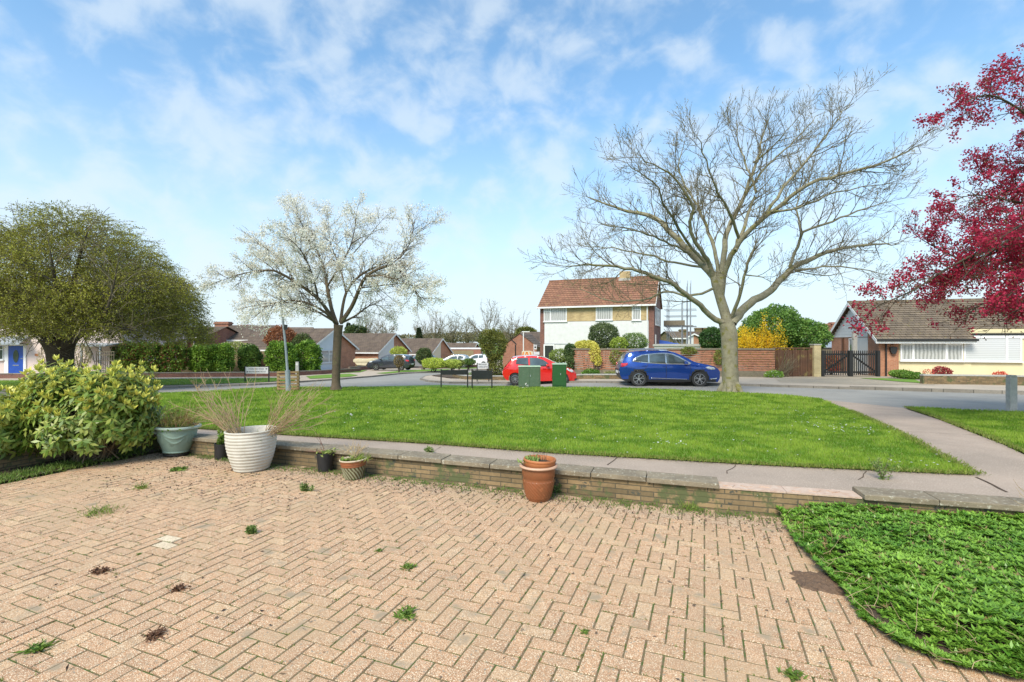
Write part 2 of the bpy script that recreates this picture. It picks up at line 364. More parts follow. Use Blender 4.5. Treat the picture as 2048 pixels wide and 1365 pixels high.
sky.sky_type='NISHITA'; sky.sun_disc=False; sky.sun_elevation=SUN_EL; sky.sun_rotation=SUN_AZ; sky.air_density=1.0; sky.dust_density=.8; sky.ozone_density=1.4
tc=nt.nodes.new('ShaderNodeTexCoord'); sp=nt.nodes.new('ShaderNodeSeparateXYZ'); nt.links.new(tc.outputs['Generated'],sp.inputs[0])
def mth(op,a,b=None,c=None):
    n=nt.nodes.new('ShaderNodeMath'); n.operation=op
    for i,v in enumerate((a,b,c)):
        if v is None: continue
        if isinstance(v,(int,float)): n.inputs[i].default_value=v
        else: nt.links.new(v,n.inputs[i])
    return n.outputs[0]
zz=mth('MAXIMUM',sp.outputs[2],0.0); den=mth('ADD',zz,.22)
cb=nt.nodes.new('ShaderNodeCombineXYZ'); nt.links.new(mth('DIVIDE',sp.outputs[0],den),cb.inputs[0]); nt.links.new(mth('DIVIDE',sp.outputs[1],den),cb.inputs[1])
mp=nt.nodes.new('ShaderNodeMapping'); mp.inputs['Rotation'].default_value=(0,R(35),0); mp.inputs['Scale'].default_value=(1.0,1.0,1.3); mp.inputs['Location'].default_value=(3.3,1.7,.4); nt.links.new(tc.outputs['Generated'],mp.inputs[0])
n1=nt.nodes.new('ShaderNodeTexNoise'); n1.inputs['Scale'].default_value=11.5; n1.inputs['Detail'].default_value=8; n1.inputs['Roughness'].default_value=.52; n1.inputs['Distortion'].default_value=.25; nt.links.new(mp.outputs[0],n1.inputs['Vector'])
n2=nt.nodes.new('ShaderNodeTexNoise'); n2.inputs['Scale'].default_value=1.6; n2.inputs['Detail'].default_value=3; nt.links.new(mp.outputs[0],n2.inputs['Vector'])
cl=mth('ADD',mth('MULTIPLY',n1.outputs['Fac'],.86),mth('MULTIPLY',n2.outputs['Fac'],.14))
mr=nt.nodes.new('ShaderNodeMapRange'); mr.interpolation_type='SMOOTHSTEP'; mr.inputs[1].default_value=.38; mr.inputs[2].default_value=.66; mr.inputs[3].default_value=.10; mr.inputs[4].default_value=.62; nt.links.new(cl,mr.inputs[0])
hz=nt.nodes.new('ShaderNodeMapRange'); hz.interpolation_type='SMOOTHSTEP'; hz.inputs[1].default_value=-.05; hz.inputs[2].default_value=.50; hz.inputs[3].default_value=.93; hz.inputs[4].default_value=.0; nt.links.new(sp.outputs[2],hz.inputs[0])
fac=mth('SUBTRACT',1,mth('MULTIPLY',mth('SUBTRACT',1,mr.outputs[0]),mth('SUBTRACT',1,hz.outputs[0])))
tint=nt.nodes.new('ShaderNodeMix'); tint.data_type='RGBA'; tint.blend_type='MULTIPLY'; tint.inputs[0].default_value=1; nt.links.new(sky.outputs[0],tint.inputs[6]); tint.inputs[7].default_value=SKYTINT
mx=nt.nodes.new('ShaderNodeMix'); mx.data_type='RGBA'; nt.links.new(fac,mx.inputs[0]); nt.links.new(tint.outputs[2],mx.inputs[6]); mx.inputs[7].default_value=CLOUD
nt.links.new(mx.outputs[2],bg.inputs[0]); bg.inputs[1].default_value=SKYS; nt.links.new(bg.outputs[0],wo.inputs[0])
vs=scene.view_settings; vs.view_transform='Standard'; vs.look='None'; vs.gamma=1; vs.exposure=EXPO; vs.use_curve_mapping=False

# ================================================================ ground
def gp(l): return [G(*p) for p in l]
# base terrain
bm=bmesh.new()
xs=[-900,-500,-250,-120]+list(range(-80,82,2))+[120,250,500,900]; ys=[-60,-20]+list(range(-10,100,2))+[120,160,240,400,700,1500]
grid=[[bm.verts.new((x,y,(gz(x,y) if y>-1 else .2)-(.35))) for x in xs] for y in ys]
for j in range(len(ys)-1):
    for i in range(len(xs)-1): bm.faces.new((grid[j][i],grid[j][i+1],grid[j+1][i+1],grid[j+1][i]))
me=bpy.data.meshes.new('ground'); bm.to_mesh(me); bm.free(); auto_uv(me); me.materials.append(M['grassbase']); o=bpy.data.objects.new('ground',me); COL.objects.link(o); o['kind']='structure'

lawn_far=[(-700,812),(-300,803),(0,797),(200,790),(400,784),(500,777),(590,773),(672,775),(800,772),(880,770),(1000,772),(1105,775),(1300,778),(1462,785),(1560,790),(1640,798)]
lawn_right=[(1700,822),(1780,858),(1860,900),(1920,932),(1954,950)]
LF=gp(lawn_far); LR=gp(lawn_right)
WF=[Vector((-5.75,7.50,0)),Vector((-3.15,6.60,0)),Vector((2.05,4.80,0)),Vector((5.2,3.95,0))]  # front edge of the garden wall coping
lawn_near=[Vector((5.11,5.36,0)),Vector((3,5.78,0)),Vector((.5,6.42,0)),Vector((-3.74,7.85,0)),Vector((-7.0,9.1,0)),Vector((-14,12,0)),Vector((-22,15,0))]
lawn=[*LF,*LR[:-1],*lawn_near]
sheet('lawn_ground',lawn,.0,M['grassbase'])
rl=[G(1812,815),G(1880,818),G(1960,822),G(2048,826),G(2300,838),Vector((22,10,0)),Vector((14,4,0)),G(2230,968),G(2048,905),G(1960,868),G(1880,837)]
sheet('lawn_ground',rl,.0,M['grassbase'])
# footpath: along the wall and up to the road
path=[Vector((-9,9.0,0)),Vector((-6,7.75,0)),Vector((-3.0,6.75,0)),Vector((2.2,4.95,0)),Vector((5.4,4.1,0)),Vector((14,2.2,0)),Vector((14,4.3,0)),G(2230,970),G(2048,907),G(1960,870),G(1880,839),G(1806,815),G(1640,798),
      G(1695,822),G(1770,857),G(1850,899),G(1910,930),Vector((5.2,5.45,0)),Vector((3,5.88,0)),Vector((.5,6.52,0)),Vector((-3.74,7.95,0)),Vector((-8.6,9.85,0))]
sheet('footpath',path,-.015,M['pinkpath'],.5)
# main road (both arms) 
far_k=[(2600,812),(2300,795),(2048,784),(1870,779),(1700,774),(1560,770),(1450,767),(1240,763),(1160,762),(985,764),(900,764),(858,761),(842,757),(850,752),(880,749),(940,746),(1010,743),(1060,741)]
far_k2=[(1060,737),(1000,738),(930,740),(874,743),(804,746),(743,752),(680,757),(620,761),(560,765),(500,768),(400,771),(300,774),(100,778),(-150,783),(-500,790),(-800,797)]
RK=gp(far_k); RK2=gp(far_k2)
road=[*RK,*RK2,G(-900,830),*[Vector(p)+Vector((0,-.05,0)) for p in LF],G(1806,815),G(1880,818),G(1960,822),G(2048,826),G(2300,838),Vector((24,10,0))]
sheet('road',road,-.10,M['asphalt'],1.0)
strip('kerb',RK[4:],.13,.0,-.2,M['kerbst']); strip('kerb',RK[:5],.13,.03,-.2,M['kerbst']); strip('kerb',RK2,.13,.0,-.2,M['kerbst'])
strip('kerb',LF[1:],.12,-.02,-.2,M['kerbst']); strip('kerb',[G(1806,815),G(1880,818),G(1960,822),G(2048,826),G(2300,838)],.12,-.02,-.2,M['kerbst'])
# pavement behind the far kerbs (right block) and the left block
pr=[*RK[:14],*RK[14:],Vector((6,60,0)),Vector((60,60,0)),Vector((60,14,0))]
sheet('pavement',pr,-.012,M['pave'],2.0)
pl=[*RK2,Vector((-60,26,0)),Vector((-60,95,0)),Vector((3.5,95,0))]
sheet('pavement',pl,-.012,M['pave'],2.0)
def verge(px,name='grass_verge'): return sheet(name,gp(px),.012,M['grassbase'],1.0)
v1=[(-800,775),(-150,763),(100,761),(300,759),(500,757),(572,756),(590,757),(600,761),(500,766),(400,769),(300,772),(100,776),(-150,781),(-800,794)]
v2=[(612,753),(650,750),(700,748),(716,751),(700,754),(650,757),(620,758)]
v3=[(752,747),(800,742),(860,739),(905,739),(880,742),(804,745),(770,748)]
v4=[(560,746),(690,741),(735,741),(720,745),(600,750)]
v5=[(860,737),(1000,733),(1020,734),(930,738)]
for v in (v1,v2,v3,v4,v5): verge(v)
vr=[(1760,757),(1830,760),(1846,767),(1800,764),(1720,757)]
verge(vr)
sheet('garden_lawn',[Vector((4.5,31.5,0)),Vector((15.2,28.4,0)),Vector((17,34,0)),Vector((14,60,0)),Vector((2,60,0)),Vector((.6,36,0))],.02,M['grassbase'],2)
# corner garden behind its low wall
sheet('garden_soil',gp([(862,752),(900,757),(985,758),(1140,757),(1160,748),(1060,744),(900,748)]),.03,M['soil'],1)
# gravelly drive by the gates
sheet('driveway',gp([(1550,757),(1640,752),(1760,752),(1850,757),(1870,770),(1700,769),(1560,765)]),-.004,pm('gravelly_drive',(.38,.31,.22),(.27,.225,.17),.9,.95,.5,.005,c3=(.46,.40,.30),s3=60,p3=.56),1)

# ---------------------------------------------------------------- block paved patio
def W2(b,a): return UB*b+UA*a
sheet('patio_bed',[W2(-8.3,-3),W2(-8.3,5.2),Vector((5.5,4.05,0)),Vector((10,2.8,0)),Vector((9,-3,0))],-.002,M['joint'],flat=0)
BED=[(1555,1004),(1572,1040),(1600,1090),(1650,1145),(1700,1190),(1740,1240),(1800,1290),(1900,1330),(2048,1366),(2250,1420)]
def Gf(px,py,h=CH): D=F*h/(py-CY); return Vector(((px-CX)*D/F,D,0))
bedline=[Gf(*p) for p in BED]
bedpoly=[*bedline,Vector((9,1.8,0)),Vector((9,3.0,0)),Vector((5.2,3.97,0)),Vector((2.9,4.55,0))]
def wallY(x):
    for a,b in zip(WF,WF[1:]):
        if x<=b.x or b is WF[-1]: return a.y+(b.y-a.y)*(x-a.x)/(b.x-a.x)
mb=MB(); w_=.1; g_=.0038; ch=.003
def brick(b0,a0,lb,la):
    pos=W2(b0+lb/2,a0+la/2)
    t=rnd.random(); base=Vector((.52,.29,.155)).lerp(Vector((.43,.24,.132)),t)
    if rnd.random()<.05: base=Vector((.50,.31,.175))
    if rnd.random()<.08: base=Vector((.54,.33,.18))
    if (pos-Gf(335,1085)).length<.13 : base=Vector((.68,.56,.40))
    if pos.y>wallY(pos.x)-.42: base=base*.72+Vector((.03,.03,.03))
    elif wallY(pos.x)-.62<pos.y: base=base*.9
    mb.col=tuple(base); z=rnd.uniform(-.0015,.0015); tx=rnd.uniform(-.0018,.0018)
    x0,x1,y0,y1=b0+g_,b0+lb-g_,a0+g_,a0+la-g_
    o_=[W2(x0,y0),W2(x1,y0),W2(x1,y1),W2(x0,y1)]; i_=[W2(x0+ch,y0+ch),W2(x1-ch,y0+ch),W2(x1-ch,y1-ch),W2(x0+ch,y1-ch)]
    vs=[p+Vector((0,0,-.012)) for p in o_]+[p+Vector((0,0,-.002+z)) for p in o_]+[p+Vector((0,0,.002+z+(tx if k in(1,2) else -tx))) for k,p in enumerate(i_)]
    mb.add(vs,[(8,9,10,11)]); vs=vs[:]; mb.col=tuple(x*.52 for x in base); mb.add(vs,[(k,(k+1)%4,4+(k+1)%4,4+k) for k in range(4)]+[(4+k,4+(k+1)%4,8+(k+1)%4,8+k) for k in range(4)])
bxs=[p.x for p in bedpoly]
def okp(p,m=.02):
    if p.y<1.0 or abs(p.x)>1.15*p.y+.6: return False
    if p.y>wallY(p.x)-.10: return False
    b=p.dot(UB)
    if b<-7.62: return False
    return not bool(pip(np.array([p.x-.14]),np.array([p.y]),bedpoly)[0])
# edging course of header bricks along the wall and the left bed
for x in range(-78,75):
    for y in range(-40,56):
        k=(x+y)%4
        if k==0:
            p=W2((x+1)*w_,(y+.5)*w_)
            if okp(p): brick(x*w_,y*w_,2*w_,w_)
        elif k==2:
            p=W2((x+.5)*w_,(y+1)*w_)
            if okp(p): brick(x*w_,y*w_,w_,2*w_)
o=mb.build('patio_paving',M['paver']); o['kind']='structure'
sheet('bed_soil',bedpoly,.035,M['soil'],flat=0)
sheet('bed_soil',[W2(-8.3,1.5),W2(-8.3,5.3),W2(-7.55,5.2),W2(-7.66,4.2),W2(-7.6,3),W2(-7.7,1.5)],.03,M['soil'],flat=0)
# soil spilling out of the bed
mb=MB(); c=Gf(1645,1166); n=90; nr=16; vs=[]
for j in range(nr+1):
    for k in range(n):
        a=2*math.pi*k/n; r=(1+.35*nse((math.cos(a)*2,math.sin(a)*2,3))+.16*nse((math.cos(a)*7,math.sin(a)*7,3)))*j/nr; q=c+UB*(math.cos(a)*.19*r)+UA*(math.sin(a)*.15*r); vs.append(q+Vector((0,0,.002+.030*(1-j/nr)**.7+(.012*abs(nse((q.x*60,q.y*60,1)))+.008*nse((q.x*25,q.y*25,1)))*(1 if j<nr else 0))))
mb.add(vs,[(j*n+k,j*n+(k+1)%n,(j+1)*n+(k+1)%n,(j+1)*n+k) for j in range(nr) for k in range(n)]); o=mb.build('soil_patch',pm('dry_crumbly_soil',(.17,.105,.065),(.10,.062,.04),40,.98,.8,.01,c3=(.26,.18,.11),s3=150,p3=.6)); tag(o,'brown patch of spilled soil on the paving beside the ground cover bed','soil patch')

# ---------------------------------------------------------------- low garden walls
def lowwall(name,label,line,h,th,gaps,clen,side=1,zbase=-.02):
    r=root(name,label,'wall'); wb=MB(); cbm=MB(); gb=MB()
    tot=0
    for a,b in zip(line,line[1:]):
        d=(b-a); L=d.length; d.normalize(); n=Vector((-d.y,d.x,0))*side
        p0=a+n*.03; q=a+d*L+n*.03
        wb.prism([p0+Vector((0,0,zbase)),q+Vector((0,0,zbase)),q+Vector((0,0,h-.052)),p0+Vector((0,0,h-.052))],n*(th-.03))
        s=0
        while s<L-.02:
            e=min(L,s+clen*rnd.uniform(.93,1.04)); 
            if L-e<.15: e=L
            m=(tot+(s+e)/2)
            if not any(g0<m<g1 for g0,g1 in gaps):
                c=a+d*((s+e)/2)+n*(th/2+.005); dz=rnd.uniform(-.004,.004)
                cbm.box((c.x,c.y,h-.026+dz),(e-s-.008,th+.04+rnd.uniform(-.006,.006),.05),rz=math.atan2(d.y,d.x)+rnd.uniform(-.006,.006),rx=rnd.uniform(-.012,.012))
            else:
                c=a+d*((s+e)/2)+n*(th/2+.005); gb.box((c.x,c.y,h-.046),(e-s-.004,th-.03,.014),rz=math.atan2(d.y,d.x))
                for q in range(3): cc=a+d*(s+.1+.17*q)+n*(.1+.03*q); gb.box((cc.x,cc.y,h-.036),(.09,.07,.012),rz=rnd.random()*3)
            s=e
        tot+=L
    wb.build('brickwork',M['brick_buff'],r); cp=cbm.build('coping',pm('lichened_coping',(.27,.22,.15),(.16,.13,.09),5,.95,.9,.010,c3=(.40,.37,.29),s3=30,p3=.58),r,bev=.006)
    if gb.v: tag(gb.build('mortar_bed',M['mortar'],r),'bare pale mortar where a coping stone is missing')
    return r
l1=(WF[1]-WF[0]).length+(WF[2]-WF[1]).length
gapa=(WF[1]-WF[0]).length+(Vector((2.62,4.64,0))-WF[1]).length
gapx=l1+.62
lowwall('garden_wall','long low buff brick garden wall with lichened coping, one coping stone missing',WF,.26,.24,[(l1+.30,l1+.95)],.61)
lowwall('garden_wall','short low garden wall at the left side behind the laurel bushes',[W2(-8.3,5.2),W2(-8.3,-1.5)],.26,.2,[],.61,-1)

# ================================================================ grass blades
def blades(name,poly,n,dmin,dmax,label,cat):
    P_=[];need=n
    xs=[p[0] for p in poly]; ys=[p[1] for p in poly]
    while need>0:
        y=dmin*(dmax/dmin)**(rng.random(need*3)); x=(rng.random(need*3)*2.5-1.25)*y
        k=pip(x,y,poly)&(x>min(xs))&(abs(x)<1.15*y+1); x=x[k][:need]; y=y[k][:need]; P_.append(np.stack([x,y],1)); need-=len(x)
    xy=np.concatenate(P_); m=len(xy); z=GZ(xy[:,0],xy[:,1])
    D=xy[:,1]; cl=np.array([nse((a*1.1,b*1.1,0))+1.3*nse((a*3.3,b*3.3,5)) for a,b in xy])
    h=(.020+.024*rng.random(m)+.014*cl)*np.clip(D/8,1,1.7); wd=(.006+.004*rng.random(m))*np.clip(D/6,1,3)
    a=rng.random(m)*2*np.pi; le=rng.random(m)*.7
    base=np.stack([xy[:,0],xy[:,1],z],1); s=np.stack([np.cos(a),np.sin(a),np.zeros(m)],1)*wd[:,None]/2
    ln=rng.random(m)*2*np.pi; tip=base+np.stack([np.cos(ln)*le*h,np.sin(ln)*le*h,h],1)
    v=np.empty((m,3,3)); v[:,0]=base-s; v[:,1]=base+s; v[:,2]=tip
    c=cmix((.11,.215,.012),(.28,.40,.045),m,np.clip(.5+cl*1.25+rng.normal(size=m)*.22,0,1)); yl=rng.random(m)<.04; c[yl]=(.30,.30,.10)
    # worn yellowish fringe beside the paths
    cc=np.repeat(c,3,0); cc[0::3]*=1.0
    o=npmesh(name,v.reshape(-1,3),np.arange(m*3).reshape(m,3),cc,M['grass']); tag(o,label,cat,kind='stuff'); return o
LAWNP=[(p[0],p[1]) for p in lawn]
blades('lawn_grass',LAWNP,NBL,5.3,24,'short bright green grass covering the big lawn','grass')
blades('lawn_grass',[(p[0],p[1]) for p in rl],NBL//7,4.5,14,'short green grass of the lawn right of the footpath','grass')
vp=[tuple(p)[:2] for p in gp(v1)]
blades('verge_grass',vp,NBL//16,20,34,'green grass of the verge across the road on the left','grass')
# ragged fringe of grass on the near lawn edges
def fringe(name,line,n,label,spread=.04,hh=.05,c1=(.12,.22,.02),c2=(.30,.30,.08),zf=None):
    seg=[(a,b,(b-a).length) for a,b in zip(line,line[1:])]; tot=sum(s[2] for s in seg); pos=[]
    for i in range(n):
        t=rnd.random()*tot
        for a,b,L in seg:
            if t<=L: break
            t-=L
        p=a.lerp(b,min(1,t/L)); p=Vector((p.x+rnd.gauss(0,spread),p.y+rnd.gauss(0,spread),0)); pos.append((p.x,p.y,(gz(p.x,p.y) if zf is None else zf)))
    pos=np.array(pos); d=rng.normal(size=(n,3))*.6; d[:,2]=1
    h=hh*(.5+rng.random(n)*.8); o=leaves(name,pos,d,h,.008,cmix(c1,c2,n),M['grass']); tag(o,label,'grass',kind='stuff'); return o
fringe('edge_grass',[Vector(p) for p in lawn_near[:5]],9000,'ragged grass fringe along the near edge of the big lawn beside the footpath')
fringe('edge_grass',LR,4000,'ragged grass fringe where the big lawn meets the right-hand footpath')
fringe('edge_grass',[rl[7],rl[8],rl[9],rl[10],rl[0]],4000,'ragged grass fringe along the left edge of the right-hand lawn')
# daisies
n=420; c0=[]
for (px,py,k,s) in ((1690,860,60,.35),(1290,770+20,60,.5),(1400,795,30,.3),(1170,870,30,.9),(1500,900,40,1.2),(900,830,40,1.5),(1600,830,50,1.0),(700,830,30,1.2),(1050,800,40,1.5),(1330,893,14,.12),(1830,935,12,.15),(1880,845,14,.5)):
    p=G(px,py)
    for i in range(k): c0.append((p.x+rnd.gauss(0,s),p.y+rnd.gauss(0,s)))
pos=np.array([(x,y,gz(x,y)+.05) for x,y in c0 if pip(np.array([x]),np.array([y]),LAWNP)[0]]); n=len(pos)
d=rng.normal(size=(n,3)); d[:,2]*=.2; o=leaves('daisies',pos,d,.03,.03,np.full((n,3),.75),M['petal'],normals=np.tile([0,0,1.],(n,1))); tag(o,'tiny white daisies scattered in the big lawn','daisies',kind='stuff')

# cracks and joints in the footpath
def crack(px,wd=.012):
    pts=[p for p in gp(px)]; L=[];Rr=[]
    dense=[]
    for a,b in zip(pts,pts[1:]):
        k=max(2,int((b-a).length/.12)); dense+=[a.lerp(b,i/k) for i in range(k)]
    dense.append(pts[-1]); d0=(pts[-1]-pts[0]).normalized(); n=Vector((-d0.y,d0.x,0)); mb=MB(); vs=[]
    for p in dense:
        o_=n*rnd.uniform(-.02,.02); w2=wd*rnd.uniform(.3,1)
        for s_ in (-1,1): q=p+o_+n*w2*s_/2; vs.append((q.x,q.y,gz(q.x,q.y)-.0105))
    mb.add(vs,[(2*i,2*i+2,2*i+3,2*i+1) for i in range(len(dense)-1)]); o=mb.build('path_crack',M['soil']); o['kind']='structure'
crack([(1790,861),(1900,866),(2012,873)],.016); crack([(1957,953),(1985,968),(2012,982)],.03); crack([(1243,906),(1212,928)],.014); crack([(1700,806),(1760,809),(1830,811)],.02); crack([(880,893),(860,905)],.012); crack([(1480,919),(1452,945)],.012); crack([(1735,941),(1720,958)],.012)
sheet('neighbour_drive',[W2(-8.52,-3),W2(-8.52,5.35),Vector((-8.6,9.7,0)),Vector((-22,14.9,0)),Vector((-24,4,0))],-.03,M['pave'])
# ================================================================ pots
def lathe_obj(name,prof,mat,parent,n=44,fn=None,smooth=True): 
    mb=MB(); mb.lathe(prof,n,fn=fn); return mb.build(name,mat,parent,smooth=smooth,sharp=50)
def soildisc(parent,r,z):
    mb=MB(); n=24; vs=[(0,0,z+.02)]+[(r*math.cos(2*math.pi*k/n),r*math.sin(2*math.pi*k/n),z) for k in range(n)]
    mb.add(vs,[(0,1+k,1+(k+1)%n) for k in range(n)]); return mb.build('soil',M['soil'],parent)
# sage green urn on a castor caddy
p=Gf(352,911); g=root('plant_pot','sage green urn-shaped planter with moulded swags, standing on a low black caddy','plant pot',(p.x,p.y,0)); g.rotation_euler=(R(-1),R(2.2),R(10))
mb=MB(); mb.lathe([(0,.045),(.165,.045),(.165,.02),(0,.02)],24); 
for a in (.4,1.7,3.6,5.2): mb.box((.13*math.cos(a),.13*math.sin(a),.02),(.045,.03,.04),rz=a)
mb.build('caddy',M['black'],g)
def swag(r,z,a):
    if .12<z<.37:
        for k in range(4):
            da=((a-k*math.pi/2-.3+math.pi)%(2*math.pi))-math.pi
            for dep,zz in ((.13,.335),(.065,.345)):
                t=da/.62
                if abs(t)<1:
                    zc=zz-dep*(1-t*t); 
                    if abs(z-zc)<.012: return r+.007
            if abs(abs(da)-.72)<.04 and z>.2: return r+.006
    return r
pr_=[(0,.05),(.158,.05),(.171,.065),(.165,.08)]+[(.165+.088*math.sin((z-.08)/.30*1.45),z) for z in np.linspace(.085,.38,40)]+[(.255,.40),(.262,.405)]
lathe_obj('pot_body',pr_,M['greenpot'],g,120,swag)
lathe_obj('rim',[(.253,.40),(.296,.408),(.302,.425),(.296,.438),(.27,.442),(.255,.43),(.245,.36)],M['greenrim'],g)
soildisc(g,.248,.38)
# white ribbed pot
p=Gf(504,939); wp=root('plant_pot','large white plastic plant pot with horizontal ribs','plant pot',(p.x,p.y,0)); wp.rotation_euler=(0,R(-1.2),0)
pr_=[(0,0),(.19,0),(.197,.012)]
for i in range(105):
    z=.015+i*(.475/104); t=z/.5; r=.195+.100*math.sin(t*1.75)**.9; pr_.append((r+.0085*abs(math.sin(math.pi*z/.0405))**.6,z))
pr_+=[(.301,.50),(.309,.512),(.303,.522),(.287,.52),(.28,.50),(.265,.40),(.23,.22),(.18,.05)]
lathe_obj('pot_body',pr_,M['whitepot'],wp,64); soildisc(wp,.265,.40)
# black nursery pots
def blackpot(px,py,r,h,label,tilt=0):
    p=Gf(px,py); q=root('plant_pot',label,'plant pot',(p.x,p.y,0)); q.rotation_euler=(0,tilt,0)
    lathe_obj('pot_body',[(0,0),(r*.82,0),(r*.97,h*.93),(r,h*.93),(r,h),(r*.93,h),(r*.9,h*.8),(r*.85,h*.7)],M['blackpl'],q,28); soildisc(q,r*.88,h*.85); return q
bp1=blackpot(443,917,.105,.215,'black nursery pot between the green urn and the white ribbed pot',R(4))
bp2=blackpot(650,942,.105,.235,'black nursery pot with a bare stem beside the small striped pot')
# small striped glazed pot
def flutes(n,tw,amp,z0,z1):
    def f(r,z,a):
        if z0<z<z1: return r+amp*(.5+.5*math.cos(n*(a+tw*z)))**.6
        return r
    return f
p=Gf(708,957); sp_=root('plant_pot','small brown glazed pot with slanting pale green stripes','plant pot',(p.x,p.y,0)); sp_.rotation_euler=(0,R(-2.5),0)
mb=MB(); n=120; zs=list(np.linspace(.01,.155,14))
for i,(za,zb) in enumerate(zip(zs,zs[1:])):
    for k in range(n):
        def pt(kk,z):
            a=2*math.pi*kk/n; r=.105+.035*(z/.155)+.004*(.5+.5*math.cos(20*(a+5*z))); return (r*math.cos(a),r*math.sin(a),z)
        s_=.5+.5*math.cos(20*(2*math.pi*k/n+5*za)); mb.col=(.27,.27,.17) if s_>.5 else (.07,.05,.015)
        mb.add([pt(k,za),pt(k+1,za),pt(k+1,zb),pt(k,zb)],[(0,1,2,3)])
mb.build('pot_body',attrmat('striped_glaze',.4,bs=0),sp_)
lathe_obj('collar',[(.14,.155),(.146,.16),(.146,.185),(.151,.187),(.151,.192),(.148,.194),(.153,.225)],M['terr_br'],sp_)
lathe_obj('rim',[(.153,.225),(.161,.229),(.162,.238),(.152,.243),(.143,.236),(.14,.20)],pm('pale_cream_glazed_rim',(.62,.52,.38),(.55,.42,.3),8,.4),sp_); soildisc(sp_,.14,.215)
# big terracotta pot with a plain one inside
p=Gf(1077,999); tp=root('plant_pot','large brown glazed terracotta pot with twisted fluting and a pale rolled rim','plant pot',(p.x,p.y,0))
pr_=[(0,0),(.112,0),(.118,.01)]+[(.118+.048*math.sin(z/.25*1.5),z) for z in np.linspace(.02,.24,30)]+[(.170,.245),(.175,.30),(.176,.345)]
lathe_obj('pot_body',pr_,M['terr_br'],tp,150,flutes(26,6,.007,.035,.215))
lathe_obj('rim',[(.174,.34),(.198,.347),(.204,.358),(.198,.37),(.18,.372),(.168,.35),(.16,.30)],M['terr_rim'],tp)
ip=root('plant_pot','plain orange terracotta pot nested inside the large fluted pot','plant pot',(p.x,p.y,.0)); ip.rotation_euler=(R(-1),R(2),0)
lathe_obj('pot_body',[(0,.16),(.12,.16),(.158,.355),(.164,.36),(.166,.405)],M['terr'],ip)
lathe_obj('rim',[(.164,.40),(.172,.408),(.174,.425),(.168,.433),(.158,.43),(.15,.40),(.15,.38)],M['terr'],ip); soildisc(ip,.152,.385)

# ---------------------------------------------------------------- plants in the pots
def rootat(name,label,cat,o,dz=0,group=None): return root(name,label,cat,(o.location.x,o.location.y,o.location.z+dz),0,group)
def twigline(start,d,L,n=6,wob=.12,trop=.0,r0=.004,r1=.0012):
    pts=[np.array(start,float)]; d=np.array(d,float); d/=np.linalg.norm(d)
    for i in range(n):
        d=d+rng.normal(size=3)*wob; d[2]+=trop; d/=np.linalg.norm(d); pts.append(pts[-1]+d*L/n)
    return np.array(pts),np.linspace(r0,r1,n+1)
def rosette(name,pos,n,L,W,c1,c2,parent,up=.6,mat=None,spread=.02,normals=False):
    P_=np.array(pos)[None]+rng.normal(size=(n,3))*[spread,spread,spread*.3]
    a=rng.random(n)*2*np.pi; d=np.stack([np.cos(a),np.sin(a),up*(.3+rng.random(n)*1.4)],1)
    return leaves(name,P_,d,L*(.6+.6*rng.random(n)),W,cmix(c1,c2,n),mat or M['leaf'],parent,normals=np.tile([0,0,1.],(n,1)) if normals else None)
# dry fan of stems in the white pot
q=rootat('dry_shrub','dry straw-coloured twiggy shrub fanning out of the white ribbed pot','plant',wp,.40)
L_=[]
for i in range(64):
    side=-1 if i%2 else 1
    dx=(rnd.uniform(.35,1.5) if side>0 else -rnd.uniform(.2,1.35)); d=(dx,rnd.uniform(-.45,.35),1.0 if side<0 else .82)
    s=(.17*side+rnd.gauss(0,.03),rnd.gauss(0,.06),0); ln=rnd.uniform(.5,1.08)
    pts,rad=twigline(s,d,ln,7,.09,-.01 if side>0 else .03,.0052,.0018); L_.append((pts,rad))
    for k in range(7):
        j=rnd.randint(2,6); dd=pts[j]-pts[j-1]; dd=dd/np.linalg.norm(dd)+rng.normal(size=3)*.45
        L_.append(twigline(pts[j],dd,rnd.uniform(.08,.28),4,.16,.02,.0026,.0011))
tubes('stems',L_,M['twig_dead'],q,4)
rosette('leaves',(.12,-.02,.02),90,.05,.018,(.10,.17,.03),(.25,.28,.07),q,.8,spread=.07)
# heather in the green urn
q=rootat('heather_plant','wispy yellow-green and russet heather growing in the sage green urn','plant',g,.38)
L_=[];tp_=[]
for i in range(190):
    a=rnd.random()*6.28; r=rnd.random()**.5*.22; d=(math.cos(a)*.75*r/.22+rnd.gauss(0,.12),math.sin(a)*.6*r/.22,1.0); ln=rnd.uniform(.10,.34)*(1.3 if r>.14 else .8)
    pts,rad=twigline((r*math.cos(a),r*math.sin(a),0),d,ln,5,.13,0,.003,.001); L_.append((pts,rad)); tp_+=[(p_,pts[-1]-pts[0]) for p_ in pts[1:] for _ in range(6)]
tubes('stems',L_,M['twig_dead'],q,3)
pos=np.array([t[0] for t in tp_])+rng.normal(size=(len(tp_),3))*.008; dd=np.array([t[1] for t in tp_]); dd=unit(dd)+rng.normal(size=dd.shape)*.5
cs=cmix((.22,.26,.05),(.36,.34,.09),len(pos)); red=np.array([nse(p_*9)>.30 for p_ in pos]); cs[red]=(.24,.11,.05)
leaves('foliage',pos,dd,.032,.006,cs,M['leaf'],q)
rosette('trailing_leaves',(.08,-.16,.03),110,.06,.024,(.05,.15,.03),(.14,.27,.05),q,.5,spread=.06)
